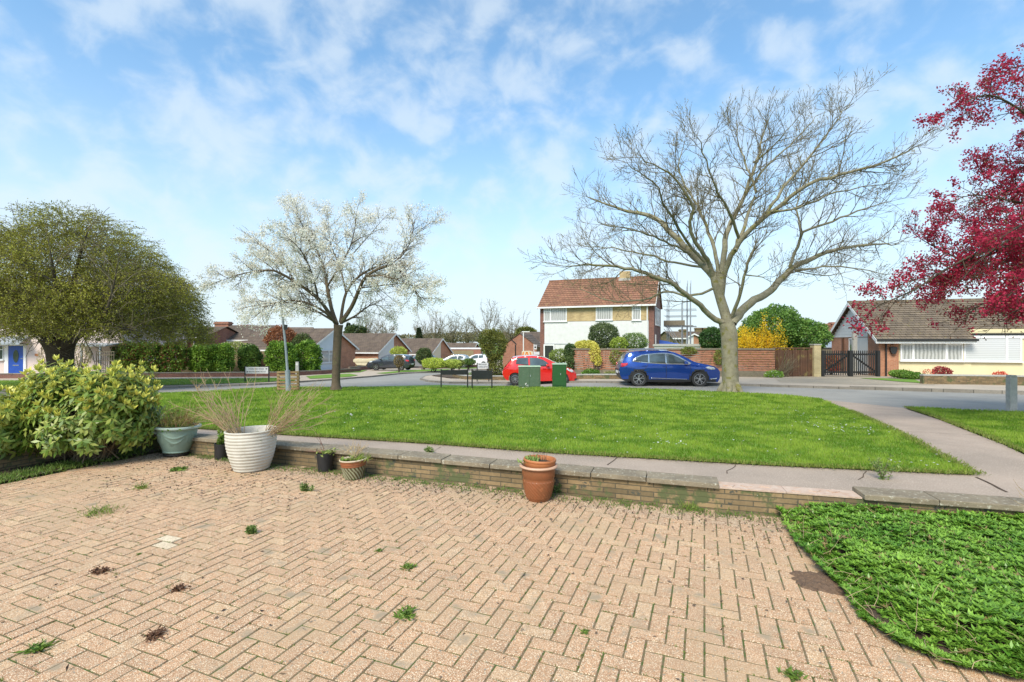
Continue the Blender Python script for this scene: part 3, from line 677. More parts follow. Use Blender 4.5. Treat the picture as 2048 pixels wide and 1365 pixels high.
# small plants
q=rootat('potted_shrub','small leafy green plant in the black pot beside the white ribbed pot','plant',bp1,.19)
L_=[twigline((0,0,0),(rnd.gauss(0,.5),rnd.gauss(0,.4),1),rnd.uniform(.12,.32),5,.15,0,.004,.0015) for _ in range(14)]
tubes('stems',L_,M['bark_br'],q,4); ps=np.array([p_ for l in L_ for p_ in l[0][1:] for _ in range(5)]); leaves('foliage',ps,rng.normal(size=ps.shape)+[0,0,.5],.055,.03,cmix((.09,.20,.03),(.26,.36,.07),len(ps)),M['leaf'],q)
q=rootat('potted_shrub','bare-stemmed seedling with low green leaves in the black pot by the striped pot','plant',bp2,.205)
L_=[twigline((0,0,0),(-.25,0,1),.34,6,.10,0,.006,.002),twigline((-.02,0,.1),(-.5,0,1),.2,5,.1,0,.003,.001)]+[twigline((-.02,0,.02),(-1,rnd.gauss(0,.4),.35),rnd.uniform(.12,.25),5,.2,0,.004,.002) for _ in range(7)]
tubes('stems',L_,pm('reddish_stem',(.16,.07,.05),(.22,.13,.09),9,.9),q,5); rosette('foliage',(.02,0,.02),120,.05,.026,(.12,.22,.04),(.34,.36,.10),q,.5,spread=.05)
q=rootat('potted_shrub','twiggy shrub with yellow-green grass at its foot in the striped pot','plant',sp_,.215)
L_=[]
for i in range(9):
    l=twigline((.02,0,0),(rnd.gauss(0,.45),rnd.gauss(0,.3),1),rnd.uniform(.14,.28),5,.14,0,.0055,.002); L_.append(l)
    for _ in range(2): L_.append(twigline(l[0][3],(rnd.gauss(0,.6),rnd.gauss(0,.5),1),rnd.uniform(.05,.12),3,.1,0,.003,.0015))
tubes('stems',L_,M['twig_dead'],q,5); rosette('foliage',(.05,0,0),190,.10,.010,(.16,.26,.04),(.36,.42,.09),q,.9,spread=.05); rosette('broad_leaves',(-.10,-.03,.0),16,.075,.05,(.20,.32,.06),(.33,.42,.10),q,.7,spread=.03)
q=rootat('potted_shrub','low clump of pale green leaves in the nested terracotta pot','plant',ip,.39)
rosette('foliage',(-.09,-.02,.01),190,.055,.022,(.14,.24,.05),(.36,.44,.13),q,1.1,spread=.035); L_=[twigline((rnd.gauss(0,.06),rnd.gauss(0,.06),0),(rnd.gauss(0,.2),rnd.gauss(0,.2),1),rnd.uniform(.04,.13),3,.1,0,.003,.0015) for _ in range(16)]; tubes('stems',L_,M['bark_dk'],q,4)

# ---------------------------------------------------------------- weeds, debris
def weed(px,py,r,label,kind='leafy',h=None,z=0,grp='weeds growing between the pavers'):
    p=Gf(px,py,CH-z); q=root('weed',label,'weed',(p.x,p.y,z),0,grp if z==0 else None); n=int(60+900*r)
    if kind=='grass': o_=leaves('blades',np.stack([rng.normal(size=n)*r*.5,rng.normal(size=n)*r*.5,np.zeros(n)],1),np.stack([rng.normal(size=n)*.9,rng.normal(size=n)*.9,np.full(n,.9)],1),(.03+.08*rng.random(n)),.005,cmix((.09,.17,.02),(.24,.33,.05),n),M['leaf'],q)
    elif kind=='dead': o_=leaves('leaves',np.stack([rng.normal(size=n)*r*.45,rng.normal(size=n)*r*.35,rng.random(n)*.02],1),rng.normal(size=(n,3))*[1,1,.4],.03,.012,cmix((.10,.045,.025),(.22,.12,.07),n),M['leaf'],q)
    elif kind=='stem':
        L_=[twigline((rnd.gauss(0,r*.4),0,0),(rnd.gauss(0,.4),rnd.gauss(0,.3),1),(h or .2)*rnd.uniform(.6,1),5,.1,0,.004,.0015) for _ in range(8)]
        tubes('stems',L_,M['leaf'] if False else M['bark_tw'],q,4); ps=np.array([p_ for l in L_ for p_ in l[0] for _ in range(7)]); leaves('leaves',ps,rng.normal(size=ps.shape)+[0,0,.4],.035,.012,cmix((.10,.20,.04),(.30,.36,.12),len(ps)),M['leaf'],q)
    else: rosette('leaves',(0,0,.004),int(n*.8),r*.85,r*.2,(.07,.14,.02),(.20,.30,.05),q,.35,spread=r*.38)
    return q
weed(200,1027,.15,'large flat tuft of grass in the paving at the left, biggest of the patio weeds','grass')
weed(816,1137,.055,'leafy rosette weed in the middle of the paving, upper of two in line')
weed(812,1232,.065,'leafy rosette weed in the middle foreground of the paving')
weed(76,1300,.06,'green weed in the paving near the bottom left corner')
weed(200,1145,.07,'clump of dead reddish brown weed in the paving left of centre','dead')
weed(358,1180,.045,'small dead reddish brown weed in the paving, right of the other two','dead')
weed(312,1272,.06,'dead reddish brown weed in the left foreground of the paving','dead')
weed(1585,1352,.05,'small bright weed at the bottom edge of the paving towards the right')
weed(355,942,.09,'bright green weed in the paving below the green urn')
weed(612,982,.07,'pale green weed in the paving below the two small pots','stem',.08)
weed(283,978,.06,'tuft of weeds in the paving joints at upper left','grass')
weed(278,1110,.02,'tiny sprout in the paving on a joint, left of the pale replaced pavers')
weed(505,1068,.04,'small grey-green weed beside the pale replaced pavers','stem',.06)
weed(930,948,.12,'clump of weeds with pale flower heads at the wall foot, left of the terracotta pot','stem',.19)
weed(870,945,.12,'dark green leafy weed at the foot of the wall','stem',.14)
weed(1110,985,.10,'leafy weed at the foot of the wall right of the terracotta pot','stem',.12)
weed(1380,1020,.09,'grassy tuft at the foot of the wall towards the ground cover bed','grass')
weed(1168,1266,.03,'tiny weed on a paving joint in the right foreground')
weed(758,1103,.03,'tiny green weed on a paving joint near the centre of the patio')
weed(860,905,.05,'sprig of weed growing on top of the garden wall','stem',.07,.2)
weed(1768,957,.05,'tall reddish-tipped weed growing behind the coping at the right','stem',.27,.2)
fringe('wall_foot_weeds',[W2(-7.5,5.0),Vector((-3.1,6.38,0)),Vector((-.5,5.5,0)),Vector((2.05,4.64,0)),Vector((2.7,4.42,0))],2600,'low green weeds and moss along the foot of the garden wall',.075,.04,(.07,.16,.02),(.22,.28,.06),0.0)
fringe('soil_strip_weeds',[W2(-7.85,1.6),W2(-7.75,2.6),W2(-7.78,3.6),W2(-7.85,4.7)],5200,'bright green weeds along the soil strip under the laurel bushes',.14,.06,(.07,.14,.02),(.22,.32,.06),0.02)
# leaf litter and small debris on the paving
n=2600; pts=[]
while len(pts)<n:
    x=rnd.uniform(-6.5,4.0); y=rnd.uniform(1.3,7.5)
    dw=wallY(x)-y
    if dw<.12: continue
    wgt=math.exp(-dw/.35)*1.0+.02+(.9*math.exp(-((x+1.0)**2/.8+(dw-.35)**2/.02)))+(.35*math.exp(-((x+3.6)**2/2+(dw-1.0)**2/.4)))
    if rnd.random()<wgt and Vector((x,y,0)).dot(UB)>-7.7: pts.append((x,y,.006+rnd.random()*.008))
pts=np.array(pts); dd=rng.normal(size=(n,3))*[1,1,.25]; o=leaves('leaf_litter',pts,dd,.012+.03*rng.random(n),.006+.014*rng.random(n),cmix((.06,.045,.035),(.26,.19,.13),n),M['leaf']); tag(o,'dry leaf litter and crumbs of soil scattered on the paving near the wall','leaf litter',kind='stuff')
# moss and small growth in joints
n=9500; bb=rng.random(n)*14-7.6; aa=rng.random(n)*6-.2; 
kk=rng.random(n)<.5; bb=np.where(kk,np.round(bb/.1)*.1,bb); aa=np.where(kk,aa,np.round(aa/.1)*.1)
xy=np.outer(bb,[UB.x,UB.y])+np.outer(aa,[UA.x,UA.y])
# keep only where the position really is a joint of the herringbone pattern
def isjoint(b,a):
    i=b/.1; j=a/.1
    if abs(i-round(i))<1e-6:
        i0=int(round(i)); jj=int(math.floor(j)); k=(i0-1+jj)%4; return k!=0
    j0=int(round(j)); ii=int(math.floor(i)); k=(ii+j0-1)%4; return k!=2
keep=np.array([isjoint(b,a) and okp(Vector((x,y,0))) and (nse((x*1.3,y*1.3,8))>-.12) for b,a,(x,y) in zip(bb,aa,xy)])
xy=xy[keep]; n=len(xy); pos=np.repeat(np.concatenate([xy,np.full((n,1),-.003)],1),5,0)+rng.normal(size=(n*5,3))*[.006,.006,0]
dd=rng.normal(size=(n*5,3))*.8; dd[:,2]=1; o=leaves('joint_moss',pos,dd,(.006+.014*rng.random(n*5)),.005,cmix((.07,.11,.02),(.18,.26,.04),n*5),M['leaf']); tag(o,'moss and tiny seedlings in the joints of the paving','moss',kind='stuff')

# ---------------------------------------------------------------- ground cover bed (leaf rosettes)
pc=[];m_=0
bp_=[(p.x,p.y) for p in bedpoly]
while m_<NGC:
    x=rng.random(4000)*7.5+1.4; y=rng.random(4000)*3.6+1.0; k=pip(x,y,bp_)&(x<1.12*y+.6); x=x[k];y=y[k]; pc.append(np.stack([x,y],1)); m_+=len(x)
xy=np.concatenate(pc)[:NGC]; n=len(xy)
def bedh(x,y):
    dmin=min((Vector((x,y,0))-(a.lerp(b,max(0,min(1,(Vector((x,y,0))-a).dot(b-a)/(b-a).length_squared))))).length for a,b in zip(bedline,bedline[1:]))
    return .035+.115*min(1,dmin/.22)+.04*nse((x*1.6,y*1.6,2))+.03*nse((x*5,y*5,1))
ex=[]
for i in range(620):
    a_,b_=rnd.choice(list(zip(bedline,bedline[1:]))); p=a_.lerp(b_,rnd.random()); ex.append((p.x-abs(rnd.gauss(0,.02)),p.y+rnd.gauss(0,.02)))
xy[:620]=np.array(ex)
hh=np.array([bedh(a,b) for a,b in xy]); 
cen=np.concatenate([xy,(hh*(.70+.35*rng.random(n)))[:,None]],1); tilt=rng.normal(size=(n,3))*[.28,.28,0]
k=9; a=(np.arange(k)/k*2*np.pi)[None]+rng.random((n,1))*6.28+rng.normal(size=(n,k))*.15
el=.20+.50*rng.random((n,k)); d=np.stack([np.cos(a)*np.cos(el),np.sin(a)*np.cos(el),np.sin(el)],-1)+tilt[:,None,:]
L_=(.030+.020*rng.random((n,k))); pos=np.repeat(cen[:,None,:],k,1)
sh=np.clip(.5+.7*np.array([nse((x*1.7,y*1.7,9)) for x,y in xy])+rng.normal(size=n)*.22,0,1); cols=cmix((.085,.21,.022),(.25,.43,.06),n,sh); cols[rng.random(n)<.03]=(.26,.19,.08)
cols=np.repeat(cols,k,0)*(.85+.3*rng.random((n*k,1)))
o=leaves('ground_cover',pos.reshape(-1,3),d.reshape(-1,3),L_.reshape(-1),.0135,cols,M['gloss'],fold=.12,normals=np.tile([0,0,1.],(n*k,1))); tag(o,'dense bright green ground cover plants with whorled leaves filling the bed at the right','ground cover',kind='stuff')
L_=[]
for i in range(260):
    x,y=xy[rnd.randrange(n)]; L_.append(twigline((x,y,.1),(rnd.gauss(0,1),rnd.gauss(0,1),.35),rnd.uniform(.08,.22),4,.2,0,.0018,.001))
for i in range(60):
    a,b=rnd.choice(list(zip(bedline[:7],bedline[1:8]))); p=a.lerp(b,rnd.random()); L_.append(twigline((p.x+rnd.gauss(.05,.06),p.y+rnd.gauss(0,.06),.05),(rnd.gauss(0,1),rnd.gauss(0,1),.2),rnd.uniform(.08,.2),4,.25,-.03,.002,.001))
o=tubes('dry_stems',L_,M['twig_dead'],None,3); tag(o,'dry pale stems lying through the ground cover','stems',kind='stuff')
q=root('dry_shrub','dry twiggy plant at the far right end of the ground cover bed by the wall','plant',(4.62,4.15,.05))
L_=[twigline((rnd.gauss(0,.05),rnd.gauss(0,.05),0),(rnd.gauss(-.3,.35),rnd.gauss(0,.3),1),rnd.uniform(.25,.5),6,.12,0,.004,.0015) for _ in range(26)]
tubes('stems',L_,M['twig_dead'],q,4); rosette('leaves',(0,0,.15),200,.06,.015,(.06,.15,.03),(.2,.28,.07),q,.8,spread=.1)

# ---------------------------------------------------------------- spotted laurel bushes
def laurel(label,cx,cy,rx,ry,z0,z1,nsh,seed,stem=None):
    r_=random.Random(seed); q=root('laurel_bush',label,'bush',(cx,cy,.03)); zc=z0+(z1-z0)*.45
    P1=[];D1=[];L1=[];W1=[];C1=[];N1=[]; st=[]
    for i in range(nsh):
        a=r_.random()*6.283; s=r_.uniform(-.78,1); rr=r_.uniform(.72,1.0) if i%3 else r_.uniform(.4,.8)
        cz=math.sqrt(max(0,1-s*s)); bump_=1+.16*nse((math.cos(a)*1.7+seed,math.sin(a)*1.7,s*2))
        p=Vector((math.cos(a)*cz**.6*rx*rr*bump_,math.sin(a)*cz**.6*ry*rr*bump_,zc+s*(z1-zc if s>0 else zc-z0)*rr*bump_))
        out=Vector((p.x/rx,p.y/ry,(p.z-zc)/(z1-zc)*.8+.25)).normalized()
        t=np.array(out); 
        for k in range(11):
            aa=k*2.4+r_.random(); o1=out.orthogonal().normalized(); o2=out.cross(o1); rad=o1*math.cos(aa)+o2*math.sin(aa)
            d=(rad*1.0+out*(.25-.05*k/3)+Vector((0,0,-.35))).normalized(); pp=p-out*.012*k
            P1.append(tuple(pp)); D1.append(tuple(d)); L1.append(r_.uniform(.08,.125)); W1.append(r_.uniform(.032,.044)); N1.append(tuple(out+Vector((0,0,.6))))
            c=Vector((.10,.18,.025)).lerp(Vector((.24,.32,.05)),r_.random())
            if r_.random()<.4: c=c.lerp(Vector((.42,.42,.10)),.55)
            C1.append(tuple(c))
        if s>.05 and r_.random()<.85:
            for k in range(8):
                aa=k*1.1+r_.random(); o1=out.orthogonal().normalized(); o2=out.cross(o1); up_=(out*.4+Vector((0,0,1))).normalized()
                d=(up_+ (o1*math.cos(aa)+o2*math.sin(aa))*.55).normalized(); P1.append(tuple(p+out*.01)); D1.append(tuple(d)); L1.append(r_.uniform(.06,.10)); W1.append(.034); N1.append((r_.gauss(0,1),r_.gauss(0,1),.2)); C1.append(tuple(Vector((.46,.50,.09)).lerp(Vector((.76,.70,.16)),r_.random())))
        b=np.array([r_.gauss(0,.12)+(stem or 0),r_.gauss(0,.1),0.0]); e=np.array(p); m1=b*.5+e*.5+np.array([r_.gauss(0,.05),r_.gauss(0,.05),-.10]); 
        tt=np.linspace(0,1,7)[:,None]; pts=b*(1-tt)**2+2*m1*tt*(1-tt)+e*tt**2
        if i%6==0: st.append((pts,np.linspace(.011,.003,7)))
    leaves('foliage',np.array(P1),np.array(D1),np.array(L1),np.array(W1),np.array(C1),M['gloss'],q,fold=.12,normals=np.array(N1))
    tubes('stems',st,pm('pale_brown_stem',(.22,.17,.10),(.14,.11,.07),6,.9),q,5)
laurel('big rounded spotted laurel bush with yellow-green shoot tips left of the green urn',-5.86,6.75,.92,.72,.05,1.36,1050,3,.05)
laurel('spotted laurel bush cut by the left edge of the picture',-7.05,6.3,.98,.7,.05,1.04,680,5)
laurel('low spotted laurel growth between the two larger bushes at the left',-6.42,6.8,.45,.4,.2,.92,170,9)
# ================================================================ trees
def poly3(pts,D,n=None):
    """pixel polyline (px,py[,dD]) at base depth D -> 3D, smoothed"""
    v=[np.array(P(p[0],p[1],D+(p[2] if len(p)>2 else 0))) for p in pts]
    out=[]
    for i in range(len(v)-1):
        p0=v[max(i-1,0)];p1=v[i];p2=v[i+1];p3=v[min(i+2,len(v)-1)]; L=np.linalg.norm(p2-p1); k=max(2,int(L/.25))
        for j in range(k):
            t=j/k; out.append(.5*((2*p1)+(-p0+p2)*t+(2*p0-5*p1+4*p2-p3)*t*t+(-p0+3*p1-3*p2+p3)*t**3))
    out.append(v[-1]); return np.array(out)
def branch(start,d,L,r0,lvl,prm,out,tips):
    seg=prm['seg'][lvl]; n=max(2,int(L/seg)); pts=[np.array(start,float)]; d=np.array(d,float); d/=np.linalg.norm(d)
    for i in range(n):
        d=d+rng.normal(size=3)*prm['wob'][lvl]; d[2]+=prm['trop'][lvl]; d/=np.linalg.norm(d); pts.append(pts[-1]+d*(L/n))
    pts=np.array(pts); rad=np.linspace(r0,max(prm['rmin'],r0*.35),n+1); out.append((pts,rad)); kids(pts,rad,lvl,prm,out,tips)
def kids(pts,rad,lvl,prm,out,tips,t0=.15,dens=1.0):
    if lvl>=prm['max']:
        for i in range(1,len(pts)): tips.append((pts[i],pts[i]-pts[i-1]))
        return
    segL=np.linalg.norm(np.diff(pts,axis=0),axis=1); tot=segL.sum(); n=int(tot/prm['gap'][lvl]*dens+rnd.random())
    cum=np.concatenate([[0],np.cumsum(segL)])
    for i in range(n):
        t=(t0+(1-t0)*((i+rnd.random())/n)) ; s=t*tot; j=min(len(pts)-2,int(np.searchsorted(cum,s)-1)); j=max(j,0); f=(s-cum[j])/max(segL[j],1e-6); p=pts[j]*(1-f)+pts[j+1]*f
        d=pts[j+1]-pts[j]; d/=np.linalg.norm(d); sd=rng.normal(size=3); sd-=d*sd.dot(d); sd/=np.linalg.norm(sd)
        ang=prm['ang'][lvl]*rnd.uniform(.7,1.3); nd=d*math.cos(ang)+sd*math.sin(ang); nd[2]+=prm['up'][lvl]
        L=prm['len'][lvl]*rnd.uniform(.55,1.25)*(1.15-.5*t); r=min(rad[j]*.6,prm['r'][lvl]); branch(p,nd,L,max(r,prm['rmin']),lvl+1,prm,out,tips)
    branch(pts[-1],pts[-1]-pts[-2],prm['len'][lvl]*.5,rad[-1]*.8,lvl+1,prm,out,tips)
def flare(trunk,D0): return trunk
# --- big bare tree
def cp(pts,sx=.4689,ox=1080,oy=150):
    o=[]
    for p in pts:
        x,y=p[0]*sx+ox,p[1]*sx+oy; k=1-.085*sstep((640-y)/350+abs(x-1462)/700); o.append((1462+(x-1462)*k,648+(y-648)*k,*(p[2:])))
    return o
Q=root('bare_tree','tall wide-spreading bare tree with grey-green bark at the lawn edge by the blue car','tree',at(1462,18)); loc=np.array(Q.location)
TD=18
trunk=MB()
gzb=Q.location.z
tr=[(1462,786),(1461,770),(1460,740),(1459,700),(1458,668),(1452,645)]
tp3=poly3(tr,TD)-loc; 
nT=len(tp3); rads=np.interp(np.linspace(0,1,nT),[0,.08,.2,.5,.8,1],[.42,.34,.295,.275,.29,.26])
trunkl=[]
limbs=[ # (pts in crop coords with depth offset), r0, r1
 ([(800,1060,0),(745,1045,-.1),(700,1000,-.3),(620,935,-.8),(540,880,-1.2),(430,835,-1.5),(300,800,-1.7),(150,790,-1.9),(30,795,-2)],.13,.012),
 ([(740,908,.1),(690,930,.4),(620,940,.8),(530,925,1.2),(430,955,1.6),(300,965,2),(120,900,2.4)],.06,.010),
 ([(800,1060,0),(775,970,.1),(750,890,.1),(735,850,.2),(690,800,.6),(600,710,1.1),(520,620,1.6),(440,560,2),(300,530,2.4),(140,470,2.8)],.22,.012),
 ([(735,855,.1),(715,780,-.2),(650,690,-.7),(622,600,-1.0),(640,530,-1.3),(600,440,-1.6),(520,360,-1.9),(400,290,-2.3)],.10,.010),
 ([(774,968,.1),(772,880,0),(785,760,0),(795,660,.2),(830,570,.4),(880,460,.6),(925,330,.7),(960,200,.9),(1000,90,1.1)],.14,.012),
 ([(764,930,.1),(760,840,0),(740,740,.5),(700,620,1),(660,520,1.4),(620,450,1.8),(570,330,2.2),(600,220,2.5)],.10,.010),
 ([(773,962,.1),(780,860,0),(815,760,-.4),(870,670,-.8),(960,580,-1.2),(1060,500,-1.6),(1180,410,-2),(1330,365,-2.3),(1500,320,-2.6),(1700,225,-2.9)],.13,.012),
 ([(940,600,-1.1),(1010,500,-1.2),(1080,400,-1),(1180,290,-.9),(1270,170,-.7),(1370,30,-.5)],.07,.010),
 ([(835,740,-.6),(880,600,0),(925,450,.3),(895,340,.6),(850,230,.8),(840,130,1)],.085,.010),
 ([(820,1060,0),(840,1030,.1),(900,975,.5),(985,920,1),(1060,840,1.6),(1150,780,2),(1260,735,2.4),(1400,700,2.7),(1600,690,3)],.20,.012),
 ([(1075,810,1.6),(1120,710,1.4),(1150,640,1),(1250,600,.5),(1400,540,0),(1560,490,-.4)],.075,.010),
 ([(1140,650,1.2),(1122,570,1.6),(1125,480,2),(1180,380,2.4)],.045,.010),
 ([(1100,825,1.7),(1230,805,1.5),(1400,810,1),(1530,835,.6)],.05,.010),
 ([(1110,830,1.6),(1230,845,2),(1350,828,2.4)],.03,.010),
 ([(815,1040,0),(845,960,-.5),(870,860,-1),(900,760,-1.3),(930,680,-1.5)],.085,.020),
 ([(880,850,-1),(930,855,-1.2),(968,858,-1.4)],.03,.012),
 ([(700,790,.3),(620,700,0),(560,600,-.6),(500,500,-1),(450,400,-1.5),(330,320,-2)],.07,.010),
 ([(650,760,.9),(540,700,.4),(400,640,0),(230,600,-.4),(190,580,-.6)],.055,.010),
 ([(700,815,.5),(560,790,1),(400,740,1.6),(240,710,2),(110,700,2.4)],.055,.010),
 ([(850,680,-.6),(800,540,-1.4),(740,430,-2),(700,300,-2.4),(660,190,-2.8)],.07,.010),
 ([(1000,545,-1.4),(1130,520,-2.4),(1300,450,-3),(1480,420,-3.4)],.05,.010),
 ([(880,470,.6),(980,330,1.2),(1100,220,1.8),(1220,90,2.2)],.06,.010),
 ([(920,310,.7),(1020,230,0),(1100,130,-.6)],.04,.010),
]
prm=dict(seg=[.35,.22,.14,.12],wob=[.07,.13,.16,.16],trop=[.0,.035,.05,.06],rmin=.0052,max=3,gap=[.36,.26,.185],ang=[.72,.75,.7],up=[.16,.2,.25],len=[1.45,.70,.36],r=[.026,.012,.0068])
out=[];tips=[];main=[]
for pts,r0,r1 in limbs:
    l=poly3(cp(pts),TD)-loc; n=len(l); t=np.linspace(0,1,n); rr=.86*r0*(1-t)**.85+r1*t; l[2:]+= (rng.normal(size=(n-2,3))*.02); main.append((l,rr)); kids(l,rr,0,prm,out,tips,.25)
tubes('trunk',[(tp3,rads)],M['bark_gr'],Q,20)
# root flare toes
rb=[]
for a in (0.3,1.6,2.9,4.1,5.2): rb.append((np.array([[math.cos(a)*.2,math.sin(a)*.2,.35],[math.cos(a)*.34,math.sin(a)*.34,.12],[math.cos(a)*.5,math.sin(a)*.5,-.05]]),[.12,.12,.05]))
tubes('root_flare',rb,M['bark_gr'],Q,8)
tubes('limbs',main,M['bark_gr'],Q,9)
tubes('branches',out,M['bark_tw'],Q,3)
ps=np.array([t[0] for t in tips]); dd=np.array([t[1] for t in tips]); k=rng.random(len(ps))<.8; ps=ps[k];dd=unit(dd[k])+rng.normal(size=(k.sum(),3))*.5; dd[:,2]+=.3
leaves('buds',ps,dd,.055+.05*rng.random(len(ps)),.022,cmix((.20,.16,.08),(.34,.30,.12),len(ps)),M['leaf'],Q)
print('bare tree',len(out),len(tips))

# --- white blossom tree
TD=21; Q=root('blossom_tree','cherry tree in thin white blossom standing at the far edge of the lawn','tree',at(672,TD)); loc=np.array(Q.location)
def cb_(pts): return [(672+(p[0]*.2931+400-672)*.95,650+(p[1]*.2931+380-650)*.93,*(p[2:])) for p in pts]
tr=poly3([(672,779),(672,760),(673,720),(675,680),(677,650)],TD)-loc; tubes('trunk',[(tr,np.interp(np.linspace(0,1,len(tr)),[0,.07,.2,.9,1],[.26,.20,.17,.175,.2]))],M['bark_br'],Q,14)
limbs=[([(935,920,0),(900,870,0),(800,730,-.5),(640,610,-1),(520,540,-1.3),(440,520,-1.5),(260,545,-1.8),(100,600,-2)],.12,.010),
 ([(930,910,0),(895,800,.3),(865,650,.5),(845,530,.7),(800,400,.9),(740,310,1.1),(600,230,1.5)],.12,.010),
 ([(960,910,0),(1040,790,0),(1100,650,-.4),(1150,560,-.7),(1300,490,-1),(1400,540,-1.3),(1560,760,-1.5)],.12,.010),
 ([(960,900,0),(1000,690,.6),(1100,560,1),(1250,480,1.4),(1400,400,1.8),(1520,240,2),(1640,150,2.1)],.09,.009),
 ([(930,920,0),(850,830,-.6),(700,755,-1),(550,745,-1.4),(430,790,-1.8),(340,870,-2)],.08,.009),
 ([(920,900,0),(700,780,.9),(480,760,1.5),(250,800,2)],.06,.009),
 ([(865,640,.5),(1000,410,-.3),(1050,280,-.6),(1080,80,-.9)],.06,.008),
 ([(1000,680,.4),(950,480,.9),(890,330,1.2),(870,120,1.6)],.06,.008),
 ([(960,910,0),(1060,860,.6),(1200,770,1.2),(1310,840,1.6)],.07,.009),
 ([(1140,570,-.6),(1250,560,-1.2),(1450,620,-1.8),(1620,700,-2.2)],.05,.008),
 ([(800,730,-.4),(760,560,-1.2),(680,380,-1.8),(560,260,-2.2)],.055,.008),
 ([(640,610,-.9),(520,430,-.3),(380,330,.2),(330,290,.4)],.045,.008),
 ([(1100,650,-.3),(1200,640,.6),(1380,620,1.2),(1560,600,1.8)],.045,.008),
 ([(1300,490,-1),(1430,380,-1.4),(1500,140,-1.6)],.035,.008),
 ([(740,310,1),(690,200,1.2),(610,60,1.4)],.03,.007),([(1050,400,0),(1180,250,.3),(1270,140,.5)],.03,.007)]
prm=dict(seg=[.3,.2,.14],wob=[.09,.15,.17],trop=[.0,.0,.01],rmin=.005,max=2,gap=[.175,.18],ang=[.8,.75],up=[.12,.1],len=[1.0,.45],r=[.02,.010])
out=[];tips=[];main=[]
for pts,r0,r1 in limbs:
    l=poly3(cb_(pts),TD)-loc; n=len(l); t=np.linspace(0,1,n); rr=r0*(1-t)**.9+r1*t; main.append((l,rr*.82)); kids(l,rr,0,prm,out,tips,.2)
tubes('limbs',main,M['bark_br'],Q,8); tubes('branches',out,M['bark_br'],Q,3)
allp=[];
for p_,d_ in tips:
    w_x=p_[0]; dens=1.0 if w_x<.6 else .5
    for _ in range(13 if rnd.random()<dens else 5): allp.append(p_+rng.normal(size=3)*.07)
ps=np.array(allp); n=len(ps); keep=np.array([nse(p_*1.1)>-.25 for p_ in ps]); ps=ps[keep]; n=len(ps)
leaves('blossom',ps,rng.normal(size=(n,3)),.048+.025*rng.random(n),.052,cmix((.95,.93,.86),(.84,.81,.70),n),M['petal'],Q,fold=.3)
m=n//4; leaves('young_leaves',ps[:m]+rng.normal(size=(m,3))*.04,rng.normal(size=(m,3)),.05,.02,cmix((.20,.15,.07),(.28,.26,.10),m),M['leaf'],Q)
print('blossom',len(out),n)

# --- dense olive green tree at the left
TD=24; Q=root('hawthorn_tree','broad dense olive-green tree with a thick dark trunk in front of the pink house','tree',at(122,TD)); loc=np.array(Q.location)
tr=poly3([(124,790),(123,760),(122,735),(120,705),(118,680)],TD)-loc; tubes('trunk',[(tr,np.interp(np.linspace(0,1,len(tr)),[0,.5,.8,1],[.62,.50,.55,.75]))],M['bark_dk'],Q,14)
limbs=[([(118,695),(70,650,-1),(-20,600,-2),(-110,560,-2.5)],.3,.02),([(120,700),(180,655,-1),(225,655,-1.6),(265,660,-2.2)],.28,.02),([(118,690),(140,600,-1),(160,510,-1.6),(175,465,-2)],.25,.02),
 ([(116,690),(90,590,.6),(50,520,1.2),(35,470,1.8)],.25,.02),([(120,690),(200,600,.8),(250,550,1.4),(280,535,2)],.22,.02),([(118,690),(60,620,1.5),(-40,520,2.5),(-120,460,3)],.2,.02),
 ([(118,690),(120,620,-2),(110,560,-3),(100,500,-3.6)],.2,.02),([(118,690),(200,640,-2.4),(225,580,-2.8),(235,530,-3.2)],.18,.02),([(118,690),(170,640,2.5),(220,560,3.4)],.18,.02),([(118,690),(40,640,-2.6),(-30,560,-3.6)],.18,.02)]
prm=dict(seg=[.4,.25,.2],wob=[.1,.16,.2],trop=[.02,-.03,-.05],rmin=.009,max=2,gap=[.34,.30],ang=[.9,.8],up=[.25,.1],len=[2.2,.9],r=[.035,.014])
out=[];tips=[];main=[]
for pts,r0,r1 in limbs:
    l=poly3(pts,TD)-loc; n=len(l); t=np.linspace(0,1,n); rr=r0*(1-t)+r1*t; main.append((l,rr)); kids(l,rr,0,prm,out,tips,.25)
tubes('limbs',main,M['bark_dk'],Q,8)
